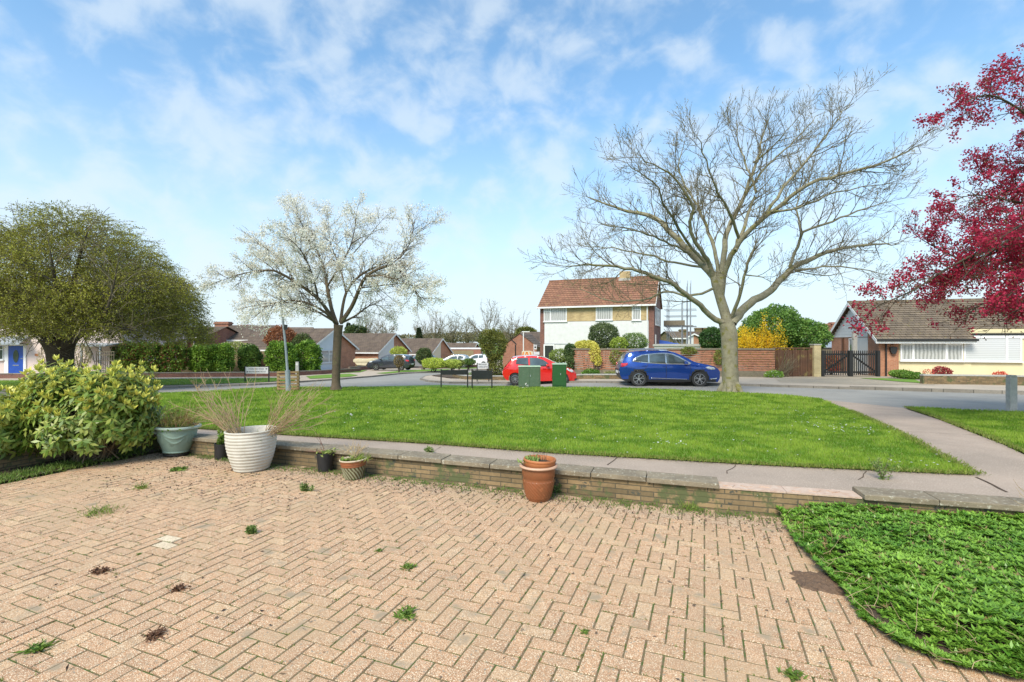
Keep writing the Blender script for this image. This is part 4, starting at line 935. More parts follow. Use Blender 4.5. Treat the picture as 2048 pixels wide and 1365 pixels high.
# crown volume: arching twigs filling an umbrella
edge=[(-7.4,1,4.5),(-6,1,7.6),(-4,1,8.3),(-2.2,1,8.6),(-.5,1,8.9),(1.2,1,9.0),(2.4,1,8.7),(3.3,1,7.9),(4.2,1,6.8),(5.4,1,6.1),(6.3,1,5.4),(6.9,1,3.9),(7.1,1,2.6)]
def ctop(x,y):
    z=float(np.interp(x,[e[0] for e in edge],[e[2] for e in edge])); m_=math.sqrt(max(0,1-(x/7.4)**2))*4.8+.5
    return 2.0+(z-2.0)*math.sqrt(max(0,1-(y/m_)**2)) if abs(y)<m_ else -9
tw=[];lp=[];ld=[]
while len(tw)<13000:
    x=rnd.uniform(-7.2,7.1); y=rnd.uniform(-6.5,6.5)
    zt=ctop(x,y); zb=2.15+.25*nse((x*.4,y*.4,1))
    if zt<zb: continue
    f=rnd.random()**.7; z=zb+(zt-zb)*f
    if nse((x*.55,y*.55,z*.55))+.25*nse((x*1.5,y*1.5,z*1.5))<-.22: continue
    kx=(24+y)/24*(.79 if x>0 else .93); x*=kx*(1-.10*max(0,1-(z-2.2)/2.5) if x>0 else 1); z=2.2+(z-2.2)*((24+y)/24)**.6*.95+(.25 if y<0 else 0)
    o_=np.array([x,y,0.0]); o_/=max(np.linalg.norm(o_),.3); d=o_*.8+rng.normal(size=3)*.45; d[2]=.35+rnd.gauss(0,.3)
    pts,rad=twigline((x,y,z),d,rnd.uniform(.4,1.0),5,.14,-.12,.009,.005); tw.append((pts,rad))
    for p_ in pts[1:]:
        for _ in range(3): lp.append(p_+rng.normal(size=3)*.05); ld.append(rng.normal(size=3))
tubes('branches',out+tw,M['bark_tw'],Q,3); lp=np.array(lp); n=len(lp)
sh=np.clip(.5+.8*np.array([nse(p_*.8) for p_ in lp])+rng.normal(size=n)*.2,0,1)
leaves('foliage',lp,np.array(ld),.065+.04*rng.random(n),.042,cmix((.19,.19,.025),(.42,.41,.06),n,sh),M['leaf'],Q)
print('haw',n)

# --- crimson crab apple at the right (trunk out of frame)
Q=root('crab_apple_tree','crab apple tree covered in deep pink blossom reaching in from the right edge','tree',(14.2,10.0,gz(14.2,10))); loc=np.array(Q.location); TD=10
tubes('trunk',[(np.array([[0,0,-.1],[.02,0,.6],[0,.03,1.4],[-.1,0,2.2]]),[.22,.16,.15,.16])],M['bark_dk'],Q,12)
def cr(pts): return [(p[0],p[1],*(p[2:])) for p in pts]
S=[(2400,470,0)]
T=[[(2250,380,-.5),(2140,300,-.8),(2040,220,-1),(1970,190,-1.2),(1900,225,-1.3)],
 [(2280,300,-.5),(2150,190,-.6),(2060,130,-.6),(2000,150,-.7)],
 [(2250,450,-.2),(2120,420,-.4),(2010,400,-.6),(1950,390,-.7),(1910,400,-.9)],
 [(2230,520,-.6),(2100,500,-1),(1980,500,-1.2),(1890,540,-1.4),(1830,580,-1.5),(1760,610,-1.6),(1735,630,-1.6)],
 [(2260,520,.3),(2120,520,.4),(1990,540,.5),(1880,500,.6),(1830,470,.7)],
 [(2260,560,0),(2150,570,-.4),(2050,590,-.6),(1960,610,-.8),(1930,640,-.9)],
 [(2300,560,.5),(2180,590,.8),(2080,620,1)],
 [(2280,440,.6),(2160,360,1),(2060,330,1.2),(1980,320,1.4)],
 [(2280,500,1),(2130,460,1.6),(2000,450,2),(1900,440,2.2)],
 [(2290,480,-1),(2170,460,-1.8),(2080,440,-2.2),(2010,470,-2.4)],
 [(2300,380,0),(2200,260,.2),(2120,200,.2),(2060,280,.1)],
 [(2270,540,-1),(2150,540,-1.6),(2060,560,-2),(2010,600,-2.2)],
 [(2280,480,-.4),(2150,440,-.9),(2040,470,-1.2),(1960,520,-1.4),(1900,590,-1.5)],[(2280,470,.2),(2180,400,.1),(2080,370,0),(2010,380,-.1),(1960,340,-.1)],
 [(2290,520,-.3),(2150,510,-.2),(2020,520,0),(1930,560,.2),(1860,540,.3)],[(2280,560,-.8),(2160,570,-1.4),(2070,600,-1.7),(2000,640,-1.8)],[(2290,440,.3),(2200,340,.6),(2120,300,.7),(2040,340,.8),(1990,420,.8)],[(2290,500,.9),(2160,520,1.3),(2050,500,1.5),(1950,520,1.6),(1870,590,1.6)],
 [(2450,400,0),(2500,300,0),(2600,250,0)],[(2500,450,0),(2600,420,0),(2700,460,0)],[(2400,350,1),(2420,250,2)],[(2400,400,-1),(2400,300,-2)]]
prm=dict(seg=[.25,.16,.12],wob=[.09,.14,.18],trop=[-.0,-.02,-.03],rmin=.004,max=2,gap=[.13,.125],ang=[.8,.8],up=[.1,.02],len=[.62,.27],r=[.014,.007])
out=[];tips=[];main=[]
for t_ in T:
    l=poly3([(2385,520,0)]+t_,TD)-loc; n=len(l); t=np.linspace(0,1,n); rr=.07*(1-t)**1.1+.006; main.append((l,rr)); kids(l,rr,0,prm,out,tips,.22)
main.append((np.array([[-.1,0,2.1],[-.15,0,2.8],[0,0,3.4]]),[.15,.12,.1]))
tubes('limbs',main,M['bark_dk'],Q,7); tubes('branches',out,M['bark_dk'],Q,3)
cp_=[];cl_=[];lf=[]
for p_,d_ in tips:
    q_=nse(p_*1.4)
    if q_>-.20 and rnd.random()<.80:
        c=p_+rng.normal(size=3)*.02; br=rnd.random()
        for _ in range(12): cp_.append(c+rng.normal(size=3)*.045); cl_.append(br)
    for _ in range(2): lf.append(p_+rng.normal(size=3)*.04)
ps=np.array(cp_); n=len(ps); t=np.clip(np.array(cl_)*.8+rng.random(n)*.3,0,1)
leaves('blossom',ps,rng.normal(size=(n,3)),.038+.018*rng.random(n),.038,cmix((.31,.012,.042),(.62,.05,.12),n,t),M['petal'],Q,fold=.3)
lf=np.array(lf); leaves('leaves',lf,rng.normal(size=lf.shape),.05,.024,cmix((.13,.045,.035),(.20,.11,.05),len(lf)),M['leaf'],Q)
print('crab',n,len(lf))

# ---------------------------------------------------------------- bushes and hedges
def cloud(name,label,cat,blobs,n,L,W,c1,c2,mat='leaf',group=None,stems=True,base=None,c3=None,p3=.0,lump=.18,sq=1.0):
    c1=tuple(x*1.25 for x in c1); c2=tuple(x*1.25 for x in c2)
    if group is None: n=int(n*1.4); L=L*1.15; W=W*1.25
    """blobs: (x,y,zc,rx,ry,rz) world; label etc."""
    x0=np.mean([b[0] for b in blobs]); y0=np.mean([b[1] for b in blobs]); z0=gz(x0,y0) if base is None else base
    q=root(name,label,cat,(x0,y0,z0),0,group); vol=np.array([b[3]*b[4]+b[3]*b[5] for b in blobs]); vol=vol/vol.sum(); P_=[];N_=[]
    for b,v in zip(blobs,vol):
        m=int(n*v); d=unit(rng.normal(size=(m,3))); 
        if sq!=1: d=np.sign(d)*np.abs(d)**sq; 
        r=(.62+.38*rng.random(m)**.5)*(1+lump*np.array([nse(a*2.1+np.array(b[:3])) +.5*nse(a*5+np.array(b[:3])) for a in d])); p=d*r[:,None]*[b[3],b[4],b[5]]; P_.append(p+[b[0]-x0,b[1]-y0,b[2]-z0]); N_.append(d)
    p=np.concatenate(P_); nn=np.concatenate(N_); k=p[:,2]>.02; p=p[k]; nn=nn[k]; m=len(p)
    sh=np.clip(.5+.7*np.array([nse(a*1.8) for a in p])+rng.normal(size=m)*.25,0,1); c=cmix(c1,c2,m,sh)
    if c3 is not None: kk=rng.random(m)<p3; c[kk]=c3
    leaves('foliage',p,rng.normal(size=(m,3))+nn*.7,L*(.7+.6*rng.random(m)),W,c,M[mat],q)
    if stems:
        L_=[]
        for b in blobs:
            for _ in range(5): e=np.array([b[0]-x0+rnd.gauss(0,b[3]*.4),b[1]-y0+rnd.gauss(0,b[4]*.4),b[2]-z0+b[5]*rnd.uniform(-.1,.5)]); s=np.array([b[0]-x0+rnd.gauss(0,.12*b[3]),b[1]-y0,0]); L_.append((np.array([s,(s+e)/2+[0,0,.1],e]),[.04,.03,.012]))
        tubes('stems',L_,M['bark_dk'],q,5)
    return q
def blob(px,py,D,wpx,hpx,dr=None):
    s=D/F; c=P(px,py,D); rx=wpx*s/2; return (c.x,c.y,c.z,rx,dr or rx*.8,hpx*s/2)
# far hedges on the left, standing behind the low wall
hg='clipped hedges behind the low wall across the road'
def hedge(label,x0,x1,ytop,ybot,D0,D1,n,c1,c2,c3=None,p3=0):
    k=max(1,int((x1-x0)/38)); bl=[]; n=int(n*2.2)
    for i in range(k):
        t=(i+.5)/k; px=x0+(x1-x0)*t; D=D0+(D1-D0)*t; bl.append(blob(px,(ytop+ybot)/2+2*math.sin(i*2.3),D,(x1-x0)/k*1.08,(ybot-ytop)*(1.0+.08*math.sin(i*1.9)),.6))
    return cloud('hedge',label,'hedge',bl,n,.15,.10,c1,c2,group=hg,c3=c3,p3=p3,lump=.30,sq=.72)
hedge('long hedge with reddish brown patches, just right of the thick dark tree trunk',232,368,688,748,35,36,9000,(.06,.12,.02),(.17,.26,.035),(.19,.08,.035),.22)
hedge('green hedge with a yellow-green top, left of the leaning road name post',384,462,690,745,36.5,37.5,6500,(.055,.13,.02),(.20,.32,.04))
hedge('narrow dark hedge between two pale fence panels',482,518,693,742,38.5,39,3200,(.045,.10,.022),(.12,.20,.035))
hedge('leafy green hedge behind the leaning lamp post',537,638,686,744,38,41,9000,(.055,.13,.02),(.21,.34,.04))
# individual shrubs
cloud('copper_shrub','coppery red-brown shrub rising above the hedge behind the lamp post','shrub',[blob(560,675,43,62,44)],4200,.12,.06,(.20,.075,.035),(.30,.13,.06))
cloud('evergreen_shrub','rounded dark evergreen beside the coppery shrub','shrub',[blob(605,690,42,40,42)],3200,.11,.06,(.05,.08,.025),(.13,.16,.05))
cloud('magnolia_bush','pale flowering bush above the hedge under the brick chimney','shrub',[blob(470,697,40,60,26)],1800,.12,.07,(.20,.25,.05),(.33,.36,.10),c3=(.62,.56,.44),p3=.25)
cloud('bare_bush','light brown leafless bush against the pink wall left of the thick trunk','shrub',[blob(98,715,32,38,60)],1500,.07,.03,(.30,.24,.16),(.42,.36,.22))
cloud('bare_bush','light brown leafless bush just right of the thick trunk','shrub',[blob(160,712,32.5,42,52)],1700,.07,.03,(.26,.21,.12),(.34,.33,.12))
cloud('round_shrub','round dark green shrub in front of the cream gabled bungalow','shrub',[blob(848,713,49,32,32)],2600,.12,.07,(.04,.075,.025),(.12,.15,.05),c3=(.28,.14,.12),p3=.05)
cloud('lime_shrub','lime green mounded shrub beside the round dark one','shrub',[blob(868,727,44,48,20)],2400,.11,.06,(.30,.38,.05),(.48,.54,.10))
cloud('lime_shrub','smaller lime green mound to the right of the first one','shrub',[blob(905,728,45,34,16)],1600,.11,.06,(.28,.36,.06),(.46,.52,.12))
cloud('yellow_shrub','yellow-green shrub behind the dark estate car','shrub',[blob(797,704,56,34,20)],1500,.12,.06,(.28,.34,.05),(.44,.48,.10))
cloud('low_shrub','low dark green clipped shrub in front of the grey gabled bungalow','shrub',[blob(938,724,50,24,12)],1000,.11,.06,(.06,.13,.03),(.14,.22,.05))
cloud('low_shrub','low olive clipped shrub left of the dark green one','shrub',[blob(918,726,49,22,12)],900,.11,.06,(.13,.17,.04),(.20,.24,.06))
cloud('brown_shrub','small brown-leaved shrub in front of the dark estate car','shrub',[blob(798,723,42,20,24)],800,.09,.05,(.14,.10,.05),(.22,.17,.08))
cloud('corner_tree','bushy olive-green small tree on the street corner behind the white street name sign','tree',[blob(988,690,31,52,62),blob(975,680,31.3,36,40),(*tuple(P(992,735,31)),.45,.45,.9)],6500,.085,.045,(.075,.10,.022),(.20,.20,.04),lump=.3)
cloud('variegated_shrub','bright yellow variegated shrub spilling over the red-brown fence','shrub',[blob(1172,692,31.6,46,20,.7),blob(1190,707,30.6,22,34,.25),blob(1196,722,30.4,12,20,.2)],3600,.09,.05,(.46,.44,.08),(.66,.60,.16))
cloud('ivy_shrub','dark ivy over the left end of the red-brown fence','climber',[blob(1140,704,31.3,24,30,.45),blob(1141,728,31,14,36,.35)],2400,.08,.06,(.04,.08,.03),(.11,.16,.05))
cloud('round_shrub','tall rounded dark evergreen in front of the white house wall','shrub',[blob(1207,672,33.5,60,52,.95)],5200,.10,.05,(.045,.075,.028),(.15,.19,.075),c3=(.30,.34,.22),p3=.06)
cloud('light_shrub','fresh yellow-green shrub between the dark evergreen and the flowering bush','shrub',[blob(1238,688,32.5,34,26)],1600,.09,.05,(.20,.28,.04),(.36,.44,.09))
cloud('spotted_shrub','green bush flecked with white against the right end of the white wall','shrub',[blob(1268,684,33,54,36)],2600,.09,.05,(.09,.16,.04),(.22,.30,.09),c3=(.6,.62,.5),p3=.14)
cloud('garden_shrub','low green shrub by the dark front door behind the red car','shrub',[blob(1122,712,34,46,26)],1500,.09,.05,(.11,.17,.03),(.25,.31,.07))
cloud('evergreen_bush','dark green bush behind the fence left of the bare tree trunk','shrub',[blob(1424,679,34,50,46)],4200,.11,.06,(.025,.065,.02),(.07,.14,.03))
cloud('big_evergreen','huge mounded evergreen bush over the brown wooden gate right of the bare tree','shrub',[blob(1545,660,31.5,112,92,1.9),blob(1602,674,31,92,70,1.6),blob(1500,680,31.8,60,60,1.3)],17000,.13,.075,(.055,.135,.025),(.155,.26,.05),lump=.2)
cloud('yellow_corner_shrub','low clump of green leaves and white flowers at the right end of the red-brown fence','shrub',[blob(1548,750,27.6,34,16,.4)],900,.08,.04,(.12,.24,.03),(.28,.40,.08),c3=(.75,.75,.7),p3=.06)
cloud('hedge_shrub','green weeds and leaves at the foot of the fence between the two cars','shrub',[blob(1182,747,28.6,34,16,.4)],900,.09,.04,(.06,.15,.02),(.16,.27,.04))
cloud('hedge_shrub','dry grass and weeds at the foot of the fence left of the blue car','shrub',[blob(1226,750,28.3,40,12,.35)],900,.09,.03,(.16,.20,.05),(.32,.30,.12))
cloud('bungalow_shrub','bright green shrub against the brick corner of the right-hand bungalow','shrub',[blob(1802,748,26.5,40,14,.5),blob(1828,752,25.6,32,12,.4)],1900,.08,.04,(.08,.17,.02),(.18,.30,.05))
cloud('red_shrub','small red-leaved shrub under the bungalow windows','shrub',[blob(1884,744,25.4,28,20,.4)],650,.07,.045,(.24,.035,.035),(.36,.07,.07))
cloud('red_flower_clump','low plant with orange-red flowers under the blinds','flowers',[blob(2000,749,25,16,10,.3)],160,.07,.05,(.5,.09,.05),(.65,.16,.1),stems=False)
cloud('red_flower_clump','sparse orange-red flowers left of the red-leaved shrub','flowers',[blob(1857,745,25.4,10,12,.3)],60,.07,.05,(.5,.09,.05),(.65,.16,.1),stems=False)
cloud('red_berry_shrub','red-berried shrub seen through the left half of the picket gate','shrub',[blob(1663,728,30.5,26,32,.6)],900,.08,.05,(.36,.05,.03),(.2,.12,.04))
# forsythia
c=at(1515,29.9); q=root('forsythia','bright yellow forsythia in flower behind the fence right of the bare tree','shrub',c); L_=[];fp=[]
for i in range(95):
    x=rnd.uniform(-1.15,1.35); hgt=(2.9+.9*math.exp(-((x-.6)/.3)**2)+.35*math.exp(-((x+.75)/.25)**2)-.35*abs(x))*rnd.uniform(.72,1.0); pts,rad=twigline((x*.55,rnd.gauss(0,.25),.1),(x*.75/max(hgt,1),rnd.gauss(0,.15),1),hgt,9,.05,0,.012,.004); L_.append((pts,rad))
    for p_ in pts[3:]:
        for _ in range(17): fp.append(p_+rng.normal(size=3)*[.08,.08,.14])
tubes('stems',L_,M['bark_tw'],q,4); fp=np.array(fp); leaves('flowers',fp,rng.normal(size=fp.shape),.075,.065,cmix((.82,.54,.015),(.92,.70,.06),len(fp)),M['petal'],q)
# yellow climber and dry climber on the wooden gate
q=root('dry_climber','tangle of bare brown climber stems across the wooden boards','climber',at(1580,28.0)); L_=[]
for i in range(40): L_.append(twigline((rnd.uniform(-.95,-.1),rnd.gauss(0,.03),0),(rnd.uniform(.2,1.1),0,1),rnd.uniform(.8,1.7),8,.1,0,.012,.006))
tubes('stems',L_,M['bark_tw'],q,4)
# daffodils by the corner and hedges
def daff(px,py,label,n=14,w=.5):
    p=G(px,py); q=root('daffodil_clump',label,'flowers',(p.x,p.y,gz(p.x,p.y)),0,'clumps of pale daffodils'); pos=np.stack([rng.normal(size=n*6)*w,rng.normal(size=n*6)*.15,np.zeros(n*6)],1)
    leaves('leaves',pos,np.stack([rng.normal(size=n*6)*.25,rng.normal(size=n*6)*.25,np.ones(n*6)],1),.32,.025,cmix((.12,.24,.05),(.24,.36,.1),n*6),M['leaf'],q)
    ps=pos[:n]+[0,0,.34]; leaves('flowers',np.repeat(ps,4,0),rng.normal(size=(n*4,3)),.09,.08,cmix((.85,.83,.6),(.9,.9,.82),n*4),M['petal'],q)
daff(1003,755,'pale daffodils under the olive corner tree',16,.4); daff(960,753,'pale daffodils left of the olive corner tree',16,.5); daff(925,752,'daffodils behind the long black-backed sign',12,.5)
daff(302,748,'white daffodils at the foot of the red-patched hedge',10,.25); daff(362,748,'white daffodils between the first two hedges',6,.2); daff(403,748,'white daffodils at the foot of the yellow-topped hedge',8,.25)

# ---------------------------------------------------------------- distant trees
def fartree(px,ybase,ytop,D,wpx,label,seed,conif=False,c=((.20,.17,.12),(.28,.24,.16))):
    s=D/F; x,y=XY(px,D); z0=gz(x,y); H=ZP(ytop,D)-z0; r_=np.random.default_rng(seed)
    q=root('bare_tree' if not conif else 'conifer',label,'tree',(x,y,z0),0,'bare trees far behind the bungalows' if not conif else None); W_=wpx*s/2
    if conif:
        tubes('trunk',[(np.array([[0,0,0],[0,0,H*.9]]),[.25,.05])],M['bark_dk'],q,6); n=1500; t=rng.random(n)**.8; a=rng.random(n)*6.28; rr=W_*(1-t)*(.5+.5*rng.random(n)); p=np.stack([rr*np.cos(a),rr*np.sin(a),H*(.12+.88*t)-.15*rr],1)
        leaves('foliage',p,np.stack([np.cos(a),np.sin(a),-.2*np.ones(n)],1),.4,.22,cmix((.03,.055,.02),(.07,.10,.04),n),M['leaf'],q); return q
    out=[];tp=[]; tubes('trunk',[(np.array([[0,0,-.2],[.1,0,H*.3],[0,0,H*.55]]),[.3,.22,.12])],M['bark_br'],q,6)
    L_=[]
    for i in range(13):
        a=rnd.random()*6.28; el=rnd.uniform(.5,1.4); d=np.array([math.cos(a)*math.cos(el),math.sin(a)*math.cos(el),math.sin(el)]); z=H*rnd.uniform(.22,.5); m_=min((H-z)/max(d[2],.3),W_/max(math.hypot(d[0],d[1]),.12))*rnd.uniform(.8,1.05)
        l=twigline((0,0,z),d,m_,6,.1,.05,.10,.03); L_.append(l)
        for k in range(8):
            j=rnd.randint(1,6); dd=l[0][j]-l[0][j-1]; dd=dd/np.linalg.norm(dd)+rng.normal(size=3)*.5; l2=twigline(l[0][j],dd,m_*rnd.uniform(.25,.45),4,.15,.05,.04,.022); L_.append(l2)
            for _ in range(4): dd2=dd+rng.normal(size=3)*.6; L_.append(twigline(l2[0][rnd.randint(1,4)],dd2,m_*rnd.uniform(.1,.22),3,.15,.05,.026,.018))
    tubes('branches',L_,M['bark_tw'],q,3); ps=np.array([l[0][-1] for l in L_]); leaves('buds',ps+rng.normal(size=ps.shape)*.25,rng.normal(size=ps.shape),.2,.10,cmix(c[0],c[1],len(ps)),M['leaf'],q); return q
for i,(px,yt,D,w_,lab) in enumerate([(730,640,95,80,'bare tree right of the blossom tree trunk'),(765,655,105,60,'lower bare tree over the second bungalow roof'),(868,634,110,62,'domed bare tree over the cream gable'),(845,655,115,46,'smaller bare tree left of the domed one'),(905,645,118,48,'bare tree between two taller ones over the fourth roof'),(935,650,115,40,'bare tree left of the olive corner tree'),(972,624,105,74,'tallest bare tree behind the olive corner tree'),(1025,640,100,60,'bare tree left of the two-storey house'),(1010,655,120,60,'small bare tree over the brick gable')]):
    fartree(px,0,yt,D,w_,lab,i,c=((.22,.19,.10),(.34,.31,.14)))
fartree(838,0,655,95,30,'small dark conifer over the third bungalow roof',3,True)
fartree(697,0,646,92,44,'dark conifer right of the blossom tree trunk',3,True)
cloud('evergreen_tree','dark green bushy tree against the left edge of the two-storey house','tree',[blob(1052,668,85,40,26)],1500,.3,.2,(.07,.09,.02),(.16,.17,.04))
cloud('evergreen_tree','dark bushy tree behind the second bungalow ridge','tree',[blob(712,662,88,40,22)],1200,.3,.2,(.03,.06,.02),(.08,.11,.03))
cloud('far_treeline','far-off band of winter trees closing the street behind the bungalows','trees',[blob(px,677+3*math.sin(px),150,70,18) for px in range(690,1080,45)],5000,.6,.4,(.13,.12,.07),(.22,.20,.10),base=-3)
# ================================================================ building helpers (local coords: x along front, y back, z up)
def roofslope(mb,a,b,top_a,top_b,row=.33,th=.035):
    """stepped tile courses: eave line a->b, ridge line top_a->top_b"""
    a,b,ta,tb=map(Vector,(a,b,top_a,top_b)); L=(ta-a).length; n=max(2,int(L/row)); nrm=(b-a).cross(ta-a).normalized()
    if nrm.z<0: nrm=-nrm
    for i in range(n):
        t0=i/n; t1=(i+1)/n; p0=a.lerp(ta,t0);p1=b.lerp(tb,t0);p2=b.lerp(tb,t1);p3=a.lerp(ta,t1)
        vs=[p0+nrm*th,p1+nrm*th,p2+nrm*.004,p3+nrm*.004,p0,p1,p2,p3]
        mb.add(vs,[(0,1,2,3),(4,5,1,0),(5,6,2,1),(7,4,0,3)])
def win(parent,p0,u,w,h,parts=(1,),glass='glass',frame='upvc',sill=True,fw=.06,top=None,n=None,depth=.05,bars=None):
    """window on wall: p0 lower-left corner, u horizontal unit dir, n outward normal; parts relative widths"""
    p0=Vector(p0);u=Vector(u).normalized(); n=Vector(n) if n is not None else Vector((u.y,-u.x,0)); Z=Vector((0,0,1))
    f=MB()
    def B(x0,x1,z0,z1,d0,d1,mb): 
        c=p0+u*((x0+x1)/2)+Z*((z0+z1)/2)+n*((d0+d1)/2); mb.box(c,(abs(x1-x0),abs(d1-d0),abs(z1-z0)),rz=math.atan2(u.y,u.x))
    B(0,w,0,fw,0,depth,f);B(0,w,h-fw,h,0,depth,f);B(0,fw,fw,h-fw,0,depth-.002,f);B(w-fw,w,fw,h-fw,0,depth-.002,f)
    tot=sum(parts); x=0; xs=[0]
    for q in parts[:-1]:
        x+=w*q/tot; B(x-fw*.7,x+fw*.7,fw,h-fw,0,depth+.004,f); xs.append(x)
    xs.append(w)
    if top:
        for i in top: B(xs[i]+fw*.7,xs[i+1]-fw*.7,h*.68-.03,h*.68+.03,0,depth+.002,f)
    if bars:
        for t in bars: B(fw,w-fw,h*t-.015,h*t+.015,0,depth,f)
    fo=f.build('window',M[frame],parent)
    g=MB(); B(fw*.5,w-fw*.5,fw*.5,h-fw*.5,.006,.016,g); g.build('pane',M[glass] if isinstance(glass,str) else glass,fo)
    if sill: s=MB(); B(-.05,w+.05,-.06,-.002,0,.12,s); s.build('sill',M[frame],fo)
    return fo
def slab(mb,p,q,w,h,n):
    """board from p to q, hanging down h, thick w outwards n"""
    p,q,n=Vector(p),Vector(q),Vector(n); mb.prism([p,q,q-Vector((0,0,h)),p-Vector((0,0,h))],n*w)
def rowpx(O,u,px):
    """distance along u (plan) from O where the vertical plane meets pixel column px"""
    k=(px-CX)/F; return (k*O[1]-O[0])/(u[0]-k*u[1])

# ---------------------------------------------------------------- two-storey house
O=Vector((2.47,42.8,0)); u=UB; zb=gz(7,41); L=rowpx(O,u,1308)
H=root('two_storey_house','two-storey house with red-brown tiled roof, white panelled front and yellow brick between the upper windows','house',(O.x,O.y,zb),-ANG)
ev=4.78-zb; rg=7.22-zb; dp=6.5
def lx(px): return rowpx(O,u,px)
def lz(py,px): 
    t=lx(px); D=(O+u*t).y; return ZP(py,D)-zb
mb=MB(); mb.bx(0,L,.02,dp,0,ev); mb.prism([(0,.02,ev),(0,dp,ev),(0,dp/2,rg-.08)],(L,0,0)); mb.build('wall',M['brick_dk'],H)
zw1=3.37-zb; zw0=1.44-zb
mb=MB(); mb.bx(.42,L-.42,-.03,.019,zw0,zw1-.03); mb.build('front_panel',M['white'],H)
mb=MB(); mb.bx(.42,L-.42,-.02,.019,zw1,ev-.1); mb.build('yellow_brickwork',M['brick_yel'],H)
mb=MB(); mb.bx(lx(1110),L-.42,-.015,.019,.0,zw0-.05); mb.build('lower_panel',M['white'],H)
mb=MB(); mb.bx(.42,L-.42,-.05,.019,zw0-.05,zw0-.003); mb.build('lintel',M['galv'],H)
zt=ev-.14
win(H,(lx(1088),-.03,zw1),(1,0,0),lx(1134)-lx(1088),zt-zw1,(1,2.3),'net',top=[0]); win(H,(lx(1192),-.03,zw1+.06),(1,0,0),lx(1225)-lx(1192),zt-zw1-.06,(1,),'net'); win(H,(lx(1264),-.03,zw1),(1,0,0),lx(1282)-lx(1264),zt-zw1,(1,),'net',top=[0])
d=MB(); d.bx(lx(1090),lx(1107),-.03,.018,0,zw0-.18); dd_=d.build('front_door',M['blackdoor'],H); h_=MB(); h_.bx(lx(1105),lx(1106),-.07,-.03,.95,1.1); h_.build('handle',M['chrome'],dd_)
f=MB(); f.bx(lx(1087.5),lx(1090)-.003,-.05,.018,0,zw0-.06); f.bx(lx(1107)+.003,lx(1109.5),-.05,.018,0,zw0-.06); f.bx(lx(1090),lx(1107),-.05,.018,zw0-.17,zw0-.06); f.build('door_frame',M['upvc'],H)
rf=MB(); ov=.3
sl_=(rg-ev)/(dp/2)
roofslope(rf,(-.15,-ov,ev-sl_*ov+.08),(L+.15,-ov,ev-sl_*ov+.08),(-.15,dp/2,rg+.08),(L+.15,dp/2,rg+.08)); roofslope(rf,(L+.15,dp+ov,ev-sl_*ov+.08),(-.15,dp+ov,ev-sl_*ov+.08),(L+.15,dp/2,rg+.08),(-.15,dp/2,rg+.08))
RF=rf.build('roof',M['tile_red'],H)
mb=MB(); mb.bar((-.15,dp/2,rg+.10),(L+.15,dp/2,rg+.10),.22,.12); mb.build('ridge_tiles',M['tile_red'],RF)
mb=MB(); cx=lx(1212); mb.bx(cx+1.2-.55,cx+1.2+.35,dp/2-.35,dp/2+.35,rg-.4,rg+.62); ch_=mb.build('chimney',M['brick_yel'],RF); tag(ch_); mb=MB(); mb.bx(cx+1.2-.62,cx+1.2+.42,dp/2-.42,dp/2+.42,rg-.35,rg-.0); mb.build('chimney_flashing',M['conc'],ch_)
g=MB(); g.bx(-.18,L+.18,-ov-.12,-ov,ev-sl_*ov-.05,ev-sl_*ov+.08); g.build('gutter',M['fascia'],H)
g=MB(); g.bx(-.1,L+.1,-ov,.02,ev-sl_*ov-.04,ev-sl_*ov-.01); g.build('soffit',M['fascia'],H)
g=MB()
for x in (-.17,L+.15): g.prism([(x,-ov,ev-sl_*ov+.06),(x,dp/2,rg+.06),(x,dp/2,rg-.12),(x,-ov,ev-sl_*ov-.12)],(.03,0,0))
g.build('bargeboard',M['fascia'],H)
g=MB(); g.tube([(L-.52,-.12,0),(L-.52,-.12,ev-.15)],.05,8); g.build('downpipe',M['fascia'],H)
g=MB(); g.tube([(L+.06,.7,0),(L+.06,.7,2.9)],.05,8); g.build('waste_pipe',M['fascia'],H)
for (y0,w_) in ((.9,1.0),(2.6,2.2)): win(H,(L+.01,y0,ev-1.75),(0,1,0),w_,1.45,(1,) if w_<1.5 else (1,1),'glass',n=(1,0,0))
# ---------------------------------------------------------------- white flat-roofed garage behind the fence
x,y=XY(1345,36); q=root('garage','white flat-roofed garage behind the red-brown fence to the right of the two-storey house','garage',(x,y,gz(x,y)),-ANG)
mb=MB(); mb.bx(-1.3,1.9,0,4.5,0,1.85); mb.build('wall',M['white'],q); mb=MB(); mb.bx(-1.4,2.0,-.1,4.6,1.853,2.0); mb.build('roof',M['conc'],q)
# ---------------------------------------------------------------- scaffolding
c=at(1334,46); q=root('scaffolding','steel tube scaffolding with a boarded platform beside the two-storey house','scaffolding',c,-ANG)
tb=MB()
for x in (0,1.3,1.75,2.05):
    for y in (0,1.5,3.0): tb.tube([(x,y,0),(x,y,6.7+ (.9 if x>1.7 else -.7)+.3*y%1)],.028,6)
tb.build('standards',M['galv'],q); tb=MB()
for z in (1.9,3.9,4.9,5.5):
    for y in (0,1.5,3.0): tb.tube([(-.3,y,z),(2.6,y,z)],.026,6)
    for x in (0,1.75): tb.tube([(x,-.2,z+.05),(x,3.3,z+.05)],.026,6)
tb.build('ledgers',M['galv'],q); tb=MB(); tb.tube([(0,0,3.9),(2.3,0,0)],.03,6); tb.tube([(-.4,1.5,3.7),(2.7,1.5,0)],.03,6); tb.tube([(0,3,3.9),(2.6,3,.2)],.03,6); tb.build('braces',M['galv'],q)
tb=MB()
for i in range(6): tb.bx(-.3,2.3,.05+i*.25,.05+i*.25+.22,3.95,3.99)
